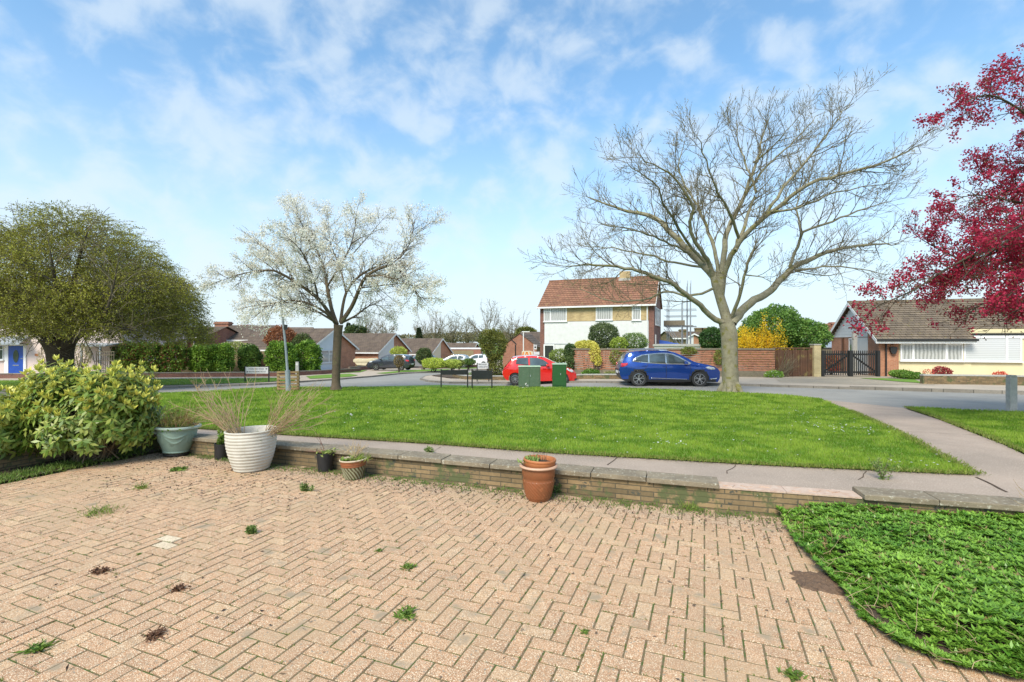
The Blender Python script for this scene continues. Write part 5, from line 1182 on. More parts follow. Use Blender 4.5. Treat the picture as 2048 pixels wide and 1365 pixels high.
tb.build('platform_boards',M['wood_grey'],q); tb=MB(); tb.bx(-.3,1.6,-.06,-.03,3.99,4.45); tb.build('toe_board',M['wood_grey'],q)
q=root('tarpaulin','crumpled blue tarpaulin under the scaffolding','tarpaulin',at(1350,44)); mb=MB(); n=10; vs=[(-1.6+3.6*i/n,.6*j/4-.3,2.55-.07*i+.12*nse((i*.7,j*.8,1))-(.5 if j in(0,) else 0)) for j in range(5) for i in range(n+1)]
mb.add(vs,[(j*(n+1)+i,j*(n+1)+i+1,(j+1)*(n+1)+i+1,(j+1)*(n+1)+i) for j in range(4) for i in range(n)]); mb.build('sheet',M['blue_tarp'],q,smooth=True); mb=MB(); mb.bx(-1.5,1.9,-.25,.25,0,1.8); mb.build('stack',M['brick_buff'],q)

# ---------------------------------------------------------------- generic bungalow with front-facing gable end
def bungalow(name,label,px,D,yaw,hw,eavez,ridgez,Lr,panel,wallm='brick_or',split=0.0,chim=None,cat='bungalow',grp=None,w=None):
    """gable plane origin = apex foot (px,D). local x = across gable (0 near eave side..), y = along ridge (away from gable)"""
    x,y=XY(px,D); zb=gz(x,y); q=root(name,label,cat,(x,y,zb),yaw,grp); ev=eavez-zb; rg=ridgez-zb; s=(rg-ev)/hw
    mb=MB(); mb.bx(-hw,hw,.02,Lr,-.5,ev); mb.prism([(-hw,.02,ev),(hw,.02,ev),(0,.02,rg-.06)],(0,Lr-.02,0)); mb.build('wall',M[wallm],q)
    mb=MB(); a=-hw+.12; z1=ev+s*(split+hw)-.12 if split<0 else None
    mb.prism([(a,-.02,.0),(split,-.02,.0),(split,-.02,rg-s*abs(split)-.10),(a,-.02,ev+.02)],(0,.039,0)); mb.build('gable_panel',M[panel],q)
    rf=MB(); o=.3
    for sx in (-1,1): roofslope(rf,(sx*(hw+o),-.25,ev-s*o+.06),(sx*(hw+o),Lr,ev-s*o+.06),(0,-.25,rg+.06),(0,Lr,rg+.06))
    RF=rf.build('roof',M['tile_dk'],q)
    g=MB()
    for sx in (-1,1): g.prism([(sx*(hw+o),-.27,ev-s*o+.06),(0,-.27,rg+.06),(0,-.27,rg-.14),(sx*(hw+o),-.27,ev-s*o-.14)],(0,.03,0))
    g.build('bargeboard',M['fascia'],q); g=MB()
    for sx in (-1,1): g.bx(sx*(hw+o),sx*(hw+o+.1),-.25,Lr,ev-s*o-.08,ev-s*o+.06)
    g.build('gutter',M['fascia'],q)
    if chim: mb=MB(); mb.bx(-.45,.45,chim-.4,chim+.4,rg-.5,rg+.9); mb.build('chimney',M['brick_red'],RF)
    if w: win(q,(w[0],-.03,w[1]),(1,0,0),w[2],w[3],(2,1),'net',top=[1])
    return q
# ridge direction (receding slightly, to the left): local +y should be (-.97,.24) -> yaw
def yawof(dx,dy): return math.atan2(-dx,dy)
GY=yawof(-.97,.24); gname='row of gabled bungalows across the side street'
# gable left edge in view is the near eave (local -x side)
def zat(py,D): return ZP(py,D)
bungalow('bungalow','long-roofed bungalow with a pale blue gable and white-framed window behind the blossom tree trunk',668,50,GY,4.0,zat(697,50.5),zat(658,50),9,'palewall',grp=gname,w=(-2.2,.75,1.9,1.25))
bungalow('bungalow','bungalow with a white gable panel behind the dark estate car',789,60,GY,4.0,zat(702,60.5),zat(668,60),10,'white',grp=gname,split=-.2)
bungalow('bungalow','bungalow with a cream gable panel behind the round dark shrub',883,72,GY,4.0,zat(706,72.5),zat(678,72),12,'creamwall',grp=gname,split=-.3)
bungalow('bungalow','bungalow with a grey gable panel, farthest of the row before the olive corner tree',952,86,GY,4.0,zat(711.5,86.5),zat(687,86),16,'greypanel',grp=gname,split=-.3)
# low garage links between the bungalows
for (px,D,wd,lab) in ((735,63,7,'low flat brick garage between the first two gables'),(925,80,6,'low brick garage link before the grey gable')):
    x,y=XY(px,D); q=root('garage',lab,'garage',(x,y,gz(x,y)),0); mb=MB(); mb.bx(-wd/2,wd/2,0,4,-.3,2.1); mb.build('wall',M['brick_red'],q); mb=MB(); mb.bx(-wd/2-.1,wd/2+.1,-.1,4.1,2.103,2.3); mb.build('fascia',M['fascia'],q); mb=MB(); mb.bx(-wd/2+.8,wd/2-1.2,-.03,-.001,0,1.9); mb.build('garage_door',M['wood_fence'],q)
# long roofed house with chimney (front slope towards us) left of the pale gable
def longhouse(label,px0,px1,D,yr,ye,wallm,roofm,dp=7,chims=(),cat='house',wins=(),hip=0,pan=None,name='house',base=None,chm='brick_red'):
    x0,_=XY(px0,D); x1,_=XY(px1,D); zb=gz((x0+x1)/2,D) if base is None else base; q=root(name,label,cat,(x0,D,zb),0); Lh=x1-x0; ev=ZP(ye,D)-zb; rg=ZP(yr,D+dp/2)-zb; s=(rg-ev)/(dp/2)
    mb=MB(); mb.bx(0,Lh,.02,dp,-.4,ev); mb.prism([(0,.02,ev),(0,dp,ev),(0,dp/2,rg-.06)],(Lh,0,0)); mb.build('wall',M[wallm],q)
    rf=MB(); o=.3; roofslope(rf,(-.2,-o,ev-s*o+.06),(Lh+.2,-o,ev-s*o+.06),(-.2,dp/2,rg+.06),(Lh+.2,dp/2,rg+.06)); roofslope(rf,(-.2,dp+o,ev-s*o+.06),(Lh+.2,dp+o,ev-s*o+.06),(-.2,dp/2,rg+.06),(Lh+.2,dp/2,rg+.06)); RF=rf.build('roof',M[roofm],q)
    g=MB(); g.bx(-.2,Lh+.2,-o-.1,-o,ev-s*o-.12,ev-s*o+.05); g.build('gutter',M['fascia'],q)
    for (pc,ww,top) in chims:
        xc=(pc-CX)*(D+dp/2)/F-x0; mb=MB(); zt=ZP(top,D+dp/2)-zb; mb.bx(xc-ww/2,xc+ww/2,dp/2-.4,dp/2+.4,ev,zt); mb.bx(xc-ww/2-.08,xc+ww/2+.08,dp/2-.48,dp/2+.48,zt-.25,zt-.1); mb.build('chimney',M[chm],RF)
    for (pa,pb,ya,yb,*g_) in wins:
        xa=(pa-CX)*D/F-x0; xb=(pb-CX)*D/F-x0; win(q,(xa,-.03,ZP(yb,D)-zb),(1,0,0),xb-xa,ZP(ya,D)-ZP(yb,D),g_[1] if len(g_)>1 else (1,),g_[0] if g_ else 'glass')
    return q
longhouse('red brick house with a dark tiled roof and squat chimney beyond the yellow-topped hedge',412,520,50,652,678.5,'brick_red','tile_dk',chims=((447,1.5,644),),wins=((428,444,681,690),))
longhouse('brown roofed brick house with a tall brick chimney behind the coppery shrub',484,600,52,656,693,'brick_red','tile_dk',dp=6,chims=((491,1.4,650),))
longhouse('brick house with small white window half hidden by the dense green tree',330,408,46,655,674,'brick_red','tile_dk',wins=((388,396,681,691),))
longhouse('low brick house with white fascia seen under the dense tree crown',246,340,44,655,677,'brick_dk','tile_dk',wins=((262,300,680,688),))
q=root('drain_pipe_pole','thin pale pole in front of the brick houses above the hedge','pole',at(410,45)); mb=MB(); mb.tube([(0,0,0),(0,0,ZP(668,45)-gz(*XY(410,45)))],.06,6); mb.build('pole',M['fascia'],q)
# brick gables at the end of the side street
x,y=XY(1038,58); zb=gz(x,y); q=root('brick_house','plain red brick gabled house at the end of the street behind the red car','house',(x,y,zb),R(-12)); ev=ZP(692,58)-zb; rg=ZP(667,58)-zb
mb=MB(); mb.bx(-2.0,2.1,.02,8,-.4,ev); mb.prism([(-2.0,.02,ev),(2.1,.02,ev),(.1,.02,rg-.05)],(0,7.9,0)); mb.build('wall',M['brick_red'],q)
rf=MB(); roofslope(rf,(2.4,-.1,ev-.2),(2.4,8,ev-.2),(.1,-.1,rg),(.1,8,rg)); roofslope(rf,(-2.3,-.1,ev-.2),(-2.3,8,ev-.2),(.1,-.1,rg),(.1,8,rg)); rf.build('roof',M['tile_dk'],q)
longhouse('low house with a dark roof behind the red brick gable',1045,1086,64,665,683,'brick_red','tile_dk',dp=6)
x,y=XY(1009,48); zb=gz(x,y); 
# far houses behind the scaffolding and the gate
longhouse('far grey-roofed house with chimney seen through the scaffolding',1346,1372,70,664,676,'brick_buff','tile_gr',dp=7,chims=((1366,1.0,659),),chm='brick_buff')
bungalow('house','far brick house with a white gable end and chimney left of the bare tree trunk',1387,72,R(8),2.4,ZP(682,72),ZP(668,72),7,'white',wallm='brick_or',cat='house')
longhouse('far house with two chimneys behind the dark green bush',1384,1440,84,664,676,'brick_or','tile_dk',chims=((1397,1.2,656),(1410,1.4,656)),chm='brick_buff')
longhouse('far red-roofed house with chimneys between the big evergreen and the bungalow',1643,1700,62,654,672,'brick_red','tile_red',chims=((1650,.8,648),(1668,1.0,645)),chm='brick_red')
x,y=XY(1660,38); q=root('shed','grey-roofed low shed left of the right-hand bungalow gable','shed',(x,y,gz(x,y)),0); mb=MB(); mb.bx(-1.0,1.3,0,3,-.2,1.75); mb.build('wall',M['wood_grey'],q); mb=MB(); mb.prism([(-1.1,-.1,1.753),(1.4,-.1,1.753),(1.4,3.1,2.45),(-1.1,3.1,2.45)],(0,0,.07)); mb.build('roof',M['galv'],q)

# ---------------------------------------------------------------- pink house
D=35; x0,_=XY(-420,D); x1,_=XY(244,D); zb=gz(-33,D); q=root('pink_house','pale pink rendered house with a bright blue front door behind the thick dark trunk','house',(x1,D,zb),0)
Lh=x1-x0; mb=MB(); mb.bx(-Lh,0,.02,7,-.3,4.6); mb.prism([(-Lh,.02,4.6),(-Lh,7,4.6),(-Lh,3.5,6.3)],(Lh,0,0)); mb.build('wall',M['pink'],q)
rf=MB(); roofslope(rf,(-Lh-.2,-.3,4.55),(.2,-.3,4.55),(-Lh-.2,3.5,6.4),(.2,3.5,6.4)); roofslope(rf,(-Lh-.2,7.3,4.55),(.2,7.3,4.55),(-Lh-.2,3.5,6.4),(.2,3.5,6.4)); rf.build('roof',M['tile_dk'],q)
def px_(px): return (px-CX)*D/F-x1
def pz_(py): return ZP(py,D)-zb
d=MB(); d.bx(px_(18),px_(48),-.04,.018,pz_(750),pz_(692)); do=d.build('front_door',M['bluedoor'],q)
m=MB(); n=20; cxx,czz=px_(33),pz_(713); vs=[(cxx+.20*math.cos(2*math.pi*k/n),-.045,czz+.46*math.sin(2*math.pi*k/n)) for k in range(n)]; m.prism(vs,(0,-.01,0)); m.build('oval_pane',M['glass'],do)
m=MB(); m.bx(px_(43.5),px_(48),-.09,-.042,pz_(717.8),pz_(717)); m.build('handle',M['chrome'],do); m=MB(); m.bx(px_(27),px_(39),-.06,-.042,pz_(731.6),pz_(730.2)); m.build('letter_plate',M['chrome'],do)
d=MB(); d.bx(px_(10),px_(18)-.003,-.06,.018,pz_(751),pz_(689)); d.bx(px_(48)+.003,px_(53),-.06,.018,pz_(751),pz_(689)); d.bx(px_(18),px_(48),-.06,.018,pz_(691.8),pz_(689)); d.bx(px_(8),px_(54),-.14,-.061,pz_(754),pz_(750.3)); d.build('door_frame',M['upvc'],q)
win(q,(px_(-60),-.03,pz_(720)),(1,0,0),px_(9)-px_(-60),pz_(690)-pz_(720),(2,2,1.2),'glass',top=[2])
d=MB(); d.prism([(px_(-90),-1.0,pz_(687)),(px_(66),-1.0,pz_(687)),(px_(58),0,pz_(673)),(px_(-90),0,pz_(673))],(0,0,-.1)); d.build('porch_roof',M['galv'],q)
m=MB(); m.box((px_(74),-.02,pz_(710)),(.24,.06,.16)); m.build('number_plaque',M['terr'],q)
m=MB(); m.prism([(px_(165),-1.3,pz_(690.5)),(px_(241),-1.3,pz_(690.5)),(px_(241),0,pz_(686)),(px_(165),0,pz_(686))],(0,0,-.08)); m.bx(px_(190),px_(193),-1.2,-1.1,0,pz_(691.5)); m.bx(px_(226),px_(229),-1.2,-1.1,0,pz_(691.5)); m.build('side_canopy',M['galv'],q)
# lattice gate next to it
q=root('lattice_gate','pale lattice garden gate under the flat canopy of the pink house','gate',at(210,33.2)); m=MB()
for i in range(9): m.bx(-.6+i*.15,-.57+i*.15,-.02,.02,0,1.75)
for z in (.1,.6,1.1,1.5,1.72): m.bx(-.62,.66,-.025,-.0201,z,z+.05)
m.build('lattice',M['wood_grey'],q)

# ---------------------------------------------------------------- right-hand bungalow pair
O=Vector((21.9,29,0)); yw=R(-15); u=Vector((math.cos(yw),math.sin(yw),0)); v=Vector((-math.sin(yw),math.cos(yw),0)); zb=gz(24,29)
H=root('bungalow','brick and cream rendered bungalow pair with mossy tiled roof and white-clad gable','bungalow',(O.x,O.y,zb),yw)
def lx(px): return rowpx(O,u,px)
def lz(py,px): return ZP(py,(O+u*lx(px)).y)-zb
ev=1.93-zb; rg=4.18-zb; dp=7.5; Lb=19; s=(rg-ev)/(dp/2); x1=lx(1943)
xb=lx(1798)
mb=MB(); mb.bx(0,xb,.02,dp,-.2,ev); mb.prism([(0,.02,ev),(0,dp,ev),(0,dp/2,rg-.06)],(Lb,0,0)); mb.bx(xb,Lb,1,dp,-.2,ev); mb.build('wall',M['brick_or'],H)
mb=MB(); mb.bx(xb+.002,x1,.03,1,-.2,ev-.002); mb.bx(x1+.002,Lb,.08,1.1,-.2,ev+s*.7); mb.build('rendered_wall',M['cream'],H)
z0=lz(722,1860); 
win(H,(lx(1800),-.02,z0),(1,0,0),lx(1925)-lx(1800),ev-.03-z0,(1,2.55,1.25),'net',top=[0,2],fw=.075)
wb_=win(H,(lx(1928),.03,z0),(1,0,0),lx(2044)-lx(1928),ev-.03-z0,(3.3,1.15),'blind',fw=.075,depth=.05)
win(H,(lx(2120),.03,z0),(1,0,0),2.4,ev-.03-z0,(1,1),'net',fw=.075)
# roof: lower front overhang for the left part, higher eave for the right
rf=MB(); o=.45
roofslope(rf,(-.3,-o,ev-s*o+.1),(x1,-o,ev-s*o+.1),(-.3,dp/2,rg+.1),(x1,dp/2,rg+.1),row=.26,th=.05)
roofslope(rf,(x1,.1,ev+s*.1+.1),(Lb,.1,ev+s*.1+.1),(x1,dp/2,rg+.1),(Lb,dp/2,rg+.1),row=.26,th=.05)
roofslope(rf,(-.3,dp+o,ev-s*o+.1),(Lb,dp+o,ev-s*o+.1),(-.3,dp/2,rg+.1),(Lb,dp/2,rg+.1),row=.26)
RF=rf.build('roof',M['tile_gr'],H)
mb=MB(); mb.bar((-.3,dp/2,rg+.13),(Lb,dp/2,rg+.13),.24,.12); mb.build('ridge_tiles',M['tile_gr'],RF)
g=MB(); g.bx(-.3,x1+.05,-o-.12,-o,ev-s*o+.0,ev-s*o+.12); g.bx(x1+.06,Lb,-.02,.1,ev+s*.1+.0,ev+s*.1+.12); g.build('gutter',M['black'],H)
g=MB(); g.bx(-.3,x1,-o-.03,-o+.02,ev-s*o-.13,ev-s*o-.002); g.bx(-.2,x1,-o+.021,.03,ev-s*o-.12,ev-s*o-.08); g.bx(x1+.01,Lb,.0,.08,ev+s*.1-.18,ev+s*.1-.002); g.build('fascia',M['fascia'],H)
g=MB(); g.prism([(-.32,-o,ev-s*o+.08),(-.32,dp/2,rg+.08),(-.32,dp/2,rg-.14),(-.32,-o,ev-s*o-.14)],(.03,0,0)); g.prism([(-.32,dp+o,ev-s*o+.08),(-.32,dp/2,rg+.08),(-.32,dp/2,rg-.14),(-.32,dp+o,ev-s*o-.14)],(.03,0,0)); g.build('bargeboard',M['fascia'],H)
g=MB(); g.tube([(lx(1771),-.40,ev-.25),(lx(1771),-.08,ev-.42),(lx(1771),-.08,0)],.045,8); g.build('downpipe',M['black'],H)
# gable side: white cladding boards, brown post, doors
yc=1.45; mb=MB(); nb=12; za=ev-.0
for i in range(nb):
    z_0=za+i*.2; z_1=z_0+.2; 
    ya=max(yc,(z_1-ev)/s); yb=dp-(z_1-ev)/s-.05
    if yb<=ya+.05: break
    mb.prism([(-.005,ya,z_0),(-.005,yb,z_0),(-.005,yb,z_1),(-.005,ya,z_1)],(-.03,0,0)); mb.prism([(-.036,ya,z_0+.004),(-.036,yb,z_0+.004),(-.036,yb,z_0+.03),(-.036,ya,z_0+.03)],(-.012,0,0))
mb.build('cladding',M['white'],H)
mb=MB(); mb.bx(-.03,-.002,yc,3.1,0,ev-.04); mb.build('side_door',M['white'],H)
win(H,(-.01,3.25,.9),(0,1,0),1.0,ev-.98,(1,),'glass',n=(-1,0,0)); mb=MB(); mb.bx(-.10,-.002,5.2,5.35,0,ev-.04); mb.build('post',M['wood_brn'],H)
m=MB(); m.prism([(lx(1778),-.02,1.72),(lx(1785),-.02,1.76),(lx(1792),-.02,1.72),(lx(1791),-.02,1.45),(lx(1788),-.02,1.33),(lx(1782),-.02,1.33),(lx(1779),-.02,1.45)],(0,-.16,0)); m.build('letter_box',M['black'],H)
m=MB(); m.tube([(lx(1785),-.01,1.98),(lx(1785),-.04,1.98)],.11,14); m.build('number_disc',M['wood_brn'],H)
# ---------------------------------------------------------------- gates, pier, fence
def fencepost_x(px,D): return XY(px,D)
q=root('brick_pier','yellow brick pier between the brown wooden gate and the picket gate','pier',at(1631,28.6)); m=MB(); m.bx(-.2,.2,-.2,.2,-.1,1.85); m.build('brickwork',brickmat('pale_yellow_brick',(.50,.41,.22),(.42,.33,.17),(.36,.31,.22)),q); m=MB(); m.bx(-.23,.23,-.23,.23,1.853,1.91); m.build('cap',M['conc'],q)
q=root('concrete_post','thin concrete gate post beside the yellow brick pier','post',at(1641,28.7)); m=MB(); m.bx(-.07,.07,-.07,.07,-.1,1.5); m.build('post',M['conc'],q)
q=root('wooden_gate','tall brown vertical-boarded wooden gate with greenish lower boards','gate',at(1587,28.6)); m=MB()
for i in range(15): z=1.55+.03*((i*7)%3); m.bx(-1.12+i*.15,-.99+i*.15,-.012-.016*((i*5)%3),.014,0,z)
m.build('boards',M['wood_brn'],q); m=MB(); m.bx(-1.1,1.1,.022,.07,.3,.4); m.bx(-1.1,1.1,.022,.07,1.25,1.35); m.build('rails',M['wood_brn'],q); m=MB(); m.bx(-1.2,1.18,-.05,.1,1.62,1.70); m.build('top_rail',M['wood_brn'],q)
zt=ZP(702,28.5)-gz(*XY(1700,28.5)); xa,_=XY(1646,28.5); xm,_=XY(1702,28.5); xe,_=XY(1757,28.5); z0=gz(xm,28.5)
def picket(label,xA,xB,flip,cut):
    q=root('picket_gate',label,'gate',(xA,28.5,z0),0,'pair of black picket gates'); m=MB(); W_=xB-xA; k=11
    for i in range(k):
        xx=.07+(W_-.14)*i/(k-1); m.prism([(xx-.028,0,.08),(xx+.028,0,.08),(xx+.028,0,zt-.04),(xx,0,zt+.03),(xx-.028,0,zt-.04)],(0,.025,0))
    m.build('pickets',M['black'],q); m=MB(); m.bx(0,W_,.026,.07,.2,.3); m.bx(0,W_,.026,.07,zt-.26,zt-.16); m.build('rails',M['black'],q)
    m=MB(); m.bar((.05 if flip else W_-.05,.09,zt-.3),(W_-.05 if flip else .05,.09,.3),.04,.09); m.build('brace',M['black'],q)
picket('black picket gate with its brace rising to the right, next to the yellow brick pier',xa+.09,xm-.13,False,0); picket('black picket gate with its brace falling to the right, next to the bungalow',xm+.13,xe-.1,True,0)
for (xx,lab) in ((xa,'left black gate post by the concrete post'),(xm,'thick black centre post between the two picket gates'),(xe,'right black gate post by the bungalow brick corner')):
    w_=.22 if xx==xm else .17; q=root('gate_post',lab,'post',(xx,28.52,z0),0); m=MB(); m.bx(-w_/2,w_/2,-.06,.1,-.1,zt+.02); m.build('post',M['black'],q,bev=.01)
c=at(1709,31); q=root('security_light_pole','grey pole with a small floodlight in front of the white-clad gable','lamp',c); h=ZP(655,31)-c.z; m=MB(); m.bx(-.13,.13,-.08,.08,0,h-.25); m.build('pole',M['conc'],q); m=MB(); m.box((.12,0,h-.08),(.5,.22,.09),ry=R(18)); m.box((-.2,0,h-.03),(.2,.2,.06)); m.build('lamp_head',M['black'],q)
# red-brown horizontal board fence
A=Vector((3.75,31.0,0)); B=Vector((15.15,28.0,0)); q=root('board_fence','long fence of weathered red-brown horizontal boards with a grey capping behind the two cars','fence',(0,0,0)); dF=(B-A); LFc=dF.length; dF.normalize(); nF=Vector((dF.y,-dF.x,0)); a_=math.atan2(dF.y,dF.x)
mb=MB(); mg=MB(); mp_=MB(); mcap=MB(); nbay=6
for k in range(nbay):
    s0=LFc*k/nbay; s1=LFc*(k+1)/nbay; c=A+dF*(s0+s1)/2; z0_=gz(c.x,c.y); ztp=ZP(700,c.y)
    H_=ztp-z0_-.32; nb=9
    for i in range(nb): zc=z0_+.32+H_*(i+.5)/nb; mb.box((c.x+nF.x*rnd.uniform(0,.01),c.y,zc),(s1-s0-.015,.03,H_/nb*.90),rz=a_+rnd.uniform(-.001,.001),rx=R(-20))
    for i in range(3): mg.box((c.x+nF.x*.03,c.y+nF.y*.03,z0_+.05+.11*i),(s1-s0-.02,.10,.105),rz=a_)
    mcap.box((c.x,c.y,ztp+.04),(s1-s0,.12,.10),rz=a_)
    p=A+dF*s0; mp_.box((p.x-nF.x*.06,p.y-nF.y*.06,(z0_+ztp)/2),(.1,.1,ztp-z0_),rz=a_)
mb.build('boards',M['wood_red'],q); mg.build('sleepers',M['wood_grey'],q); mcap.build('capping',M['wood_grey'],q); mp_.build('posts',M['wood_grey'],q)
# small climbers on the fence
for (px,w_,lab) in ((1232,26,'small yellow-green climber on the fence left of the blue car'),(1440,24,'dark climber on the fence behind the blue car bonnet'),(1378,30,'ivy hanging over the fence top above the blue car roof')):
    yy=28.0+(1548-px)/400*2.9; cloud('climber',lab,'climber',[blob(px,715 if px!=1378 else 702,yy-.15,w_,30 if px!=1378 else 14,.16)],420,.08,.05,(.09,.13,.03),(.24,.26,.06),stems=False)
# low wall in front of the bungalow and street corner
def simplewall(name,label,pts,h,th,mat,base=0,cap=None):
    q=root(name,label,'wall',(0,0,0)); m=MB(); c_=MB()
    for a,b in zip(pts,pts[1:]):
        k=max(1,int((b-a).length/2))
        for i in range(k):
            p=a.lerp(b,i/k); r_=a.lerp(b,(i+1)/k); d=(r_-p).normalized(); n=Vector((-d.y,d.x,0)); za,zb_=gz(p.x,p.y)+base,gz(r_.x,r_.y)+base
            m.prism([p+Vector((0,0,za-.1)),r_+Vector((0,0,zb_-.1)),r_+Vector((0,0,zb_+h)),p+Vector((0,0,za+h))],n*th)
            if cap: c_.prism([p-n*.02+Vector((0,0,za+h+.001)),r_-n*.02+Vector((0,0,zb_+h+.001)),r_-n*.02+Vector((0,0,zb_+h+.06)),p-n*.02+Vector((0,0,za+h+.06))],n*(th+.04))
    m.build('wall_body',M[mat],q)
    if cap: c_.build('coping',M[cap],q)
simplewall('low_wall','low weathered buff wall in front of the cream bungalow at the right',[G(1846,768),G(1950,769),G(2048,771),G(2300,778)],.36,.2,'brick_buff',cap='conc')
simplewall('low_wall','low red-brown wall along the front of the hedges across the road',gp([(-700,768),(-150,758),(0,757),(300,755),(560,753),(640,749),(700,745),(722,743)]),.26,.2,'brick_dk',cap='kerbst')
simplewall('low_wall','low brick wall round the street corner garden under the olive tree',gp([(905,755),(930,759),(985,760),(1130,760),(1165,758),(1245,758)]),.2,.2,'brick_buff',cap='conc')
simplewall('low_wall','low garden wall in front of the dark estate car',gp([(700,742),(760,738),(830,735),(900,734)]),.3,.2,'brick_dk',cap='kerbst')
simplewall('low_wall','low garden wall in front of the lime green shrubs',gp([(862,738),(930,736),(990,734)]),.3,.2,'brick_dk')
# pale fence panels between the hedges
for i,(pa,pb,D_) in enumerate(((362,454,37.8),(455,512,38.9),(513,600,39.8))):
    lab=('pale panel fence between the red-patched hedge and the yellow-topped hedge','pale panel fence with a concrete post left of the narrow dark hedge','pale panel fence between the narrow dark hedge and the hedge by the lamp post')[i]
    q=root('fence_panel',lab,'fence',at((pa+pb)/2,D_),0,'pale fence panels between the hedges'); wd=(pb-pa)*D_/F+.5; m=MB()
    for k in range(12): m.bx(-wd/2,wd/2,-.01,.012+.004*(k%2),.15+k*.14,.15+(k+1)*.14-.006)
    m.build('boards',M['wood_fence'],q); m=MB(); m.bx(-wd/2,wd/2,-.02,.02,0,.147); m.build('gravel_board',M['conc'],q); m=MB(); xx=0 if i==1 else -.25; m.bx(xx-.06,xx+.06,-.07,-.022,0,1.95); m.build('post',M['conc'],q)

# ---------------------------------------------------------------- street furniture
c=at(1123,22.9) 
def cabinet(label,px0,px1,ytop,ybot,D,body,lid,dp,seam):
    c=at((px0+px1)/2,D); q=root('street_cabinet',label,'utility cabinet',c); w_=(px1-px0)*D/F; h=ZP(ytop,D)-c.z; m=MB(); m.bx(-w_/2,w_/2,0,dp,-.1,h-.06); m.build('body',M[body],q,bev=.012); m=MB(); m.prism([(-w_/2-.025,-.03,h-.055),(w_/2+.025,-.03,h-.055),(w_/2-.0,.0,h),(-w_/2+.0,.0,h)],(0,dp+.03,0)); m.build('lid',M[lid],q)
    d_=MB()
    if seam: d_.bx(-w_/2+.05,-.006,-.014,-.001,.06,h-.12); d_.bx(.006,w_/2-.05,-.014,-.001,.06,h-.12)
    else: d_.bx(-w_/2+.03,w_/2-.03,-.014,-.001,.06,h-.1)
    dd=d_.build('door',M[body],q,bev=.004); m=MB(); m.bx(.03,.055,-.03,-.0145,h*.5,h*.5+.08); m.build('lock',M['galv'],dd)
cabinet('faded grey-green wide street cabinet in front of the red car',1037,1081,732,776,22.3,'cab_old','cab_top',.42,True); cabinet('bright green tall narrow street cabinet in front of the red car bonnet',1105.5,1133,727,776,21.9,'cab_new','cab_top',.35,False)
def roadsign(label,pL,pR,yT,yB,yPost,D,front,back_black,texts=(),rz=0,post='black'):
    c=at((pL+pR)/2,D); q=root('street_name_sign',label,'sign',c,rz); w_=(pR-pL)*D/F; zT=ZP(yT,D)-c.z; zB=ZP(yB,D)-c.z
    for sx in (-1,1): m=MB(); m.bx(sx*(w_/2+.02)-.028,sx*(w_/2+.02)+.028,-.03,.03,-.1,ZP(yPost,D)-c.z); m.build('post',M[post],q)
    m=MB(); m.bx(-w_/2+.012,w_/2-.012,-.018,.012,zB,zT); pn=m.build('panel',M['black' if back_black else 'white'],q)
    if not back_black:
        for (s_,zz,sz,xx) in texts: text('lettering',s_,sz,M['black'],pn,(xx,-.021,zB+(zT-zB)*zz),(R(90),0,0))
    return q,w_,zB,zT,pn
q,w_,zB,zT,pn=roadsign('wide white street name sign with arrows on black posts, in front of the hedges',491,537,734.5,747.5,733,28.2,0,False,(('HAZELTON ROAD',.70,.108,-.03),('BROADMEAD ROAD',.28,.108,.04)),R(0))
m=MB(); zz=zB+(zT-zB)*.72; m.prism([(.50,-.021,zz-.02),(.50,-.021,zz+.02),(.56,-.021,zz+.02),(.56,-.021,zz+.045),(.61,-.021,zz),(.56,-.021,zz-.045),(.56,-.021,zz-.02)],(0,-.003,0)); zz=zB+(zT-zB)*.27; m.prism([(-.50,-.021,zz-.02),(-.50,-.021,zz+.02),(-.56,-.021,zz+.02),(-.56,-.021,zz+.045),(-.61,-.021,zz),(-.56,-.021,zz-.045),(-.56,-.021,zz-.02)],(0,-.003,0)); m.build('arrows',M['black'],pn)
roadsign('small two-line white street name sign seen above the shorter black-backed sign',955,977,726,737.5,726,31.0-2.2,0,False,(('BRINKLEY',.70,.115,0),('CRESCENT',.28,.115,0)))
roadsign('long low black-backed street sign on two posts at the lawn edge, left of the pair',883,934.5,740.5,750,738.5,23.4,0,True,rz=R(-2)); roadsign('shorter deep black-backed street sign on two posts at the lawn edge, right of the pair',945,983,741.5,758.5,738.5,23.0,0,True,rz=R(-3))
# leaning lamp post and pallets
c=at(577,20.9); q=root('lamp_post','tall grey street lamp post leaning to the left, wooden pallet standing behind its foot','lamp post',c); m=MB(); base_d=20.9
def lp(px,py,D): p=P(px,py,D); return p-c
m.tube([(0,0,-.1),lp(575,741,20.9)],.105,12); m.build('base_column',M['galv'],q); m=MB(); m.tube([lp(575,742,20.9),lp(571,690,20.95),lp(566,645,21),lp(558,560,21)],[.055,.052,.048,.04],10); m.build('pole',M['galv'],q)
m=MB(); m.tube([lp(558,560,21),lp(556,553,20.8),lp(552,550,20.2)],.03,8); m.build('bracket',M['galv'],q); m=MB(); m.box(lp(552,551,20.0),(.2,.5,.1)); m.build('lamp_head',M['galv'],q,bev=.02)
m=MB(); m.box(lp(571.5,655,20.85),(.10,.12,.22)); m.build('control_box',M['black'],q)
c=at(577,21.6); q=root('wooden_pallet','weathered slatted wooden pallet standing upright at the lawn edge behind the lamp post','pallet',c,R(6)); sx=21.6/F
for x in (-19.5,18.5): m=MB(); m.bx(x*sx-.045,x*sx+.045,-.05,.06,0,.86); m.build('upright',M['wood_pal'],q)
m=MB()
for i in range(6): m.box((0,-.065,.09+i*.145),(.93,.022,.085)); 
m.build('front_slats',M['wood_pal'],q); m=MB()
for i in range(6): m.box((0,.075,.10+i*.145),(.93,.022,.06))
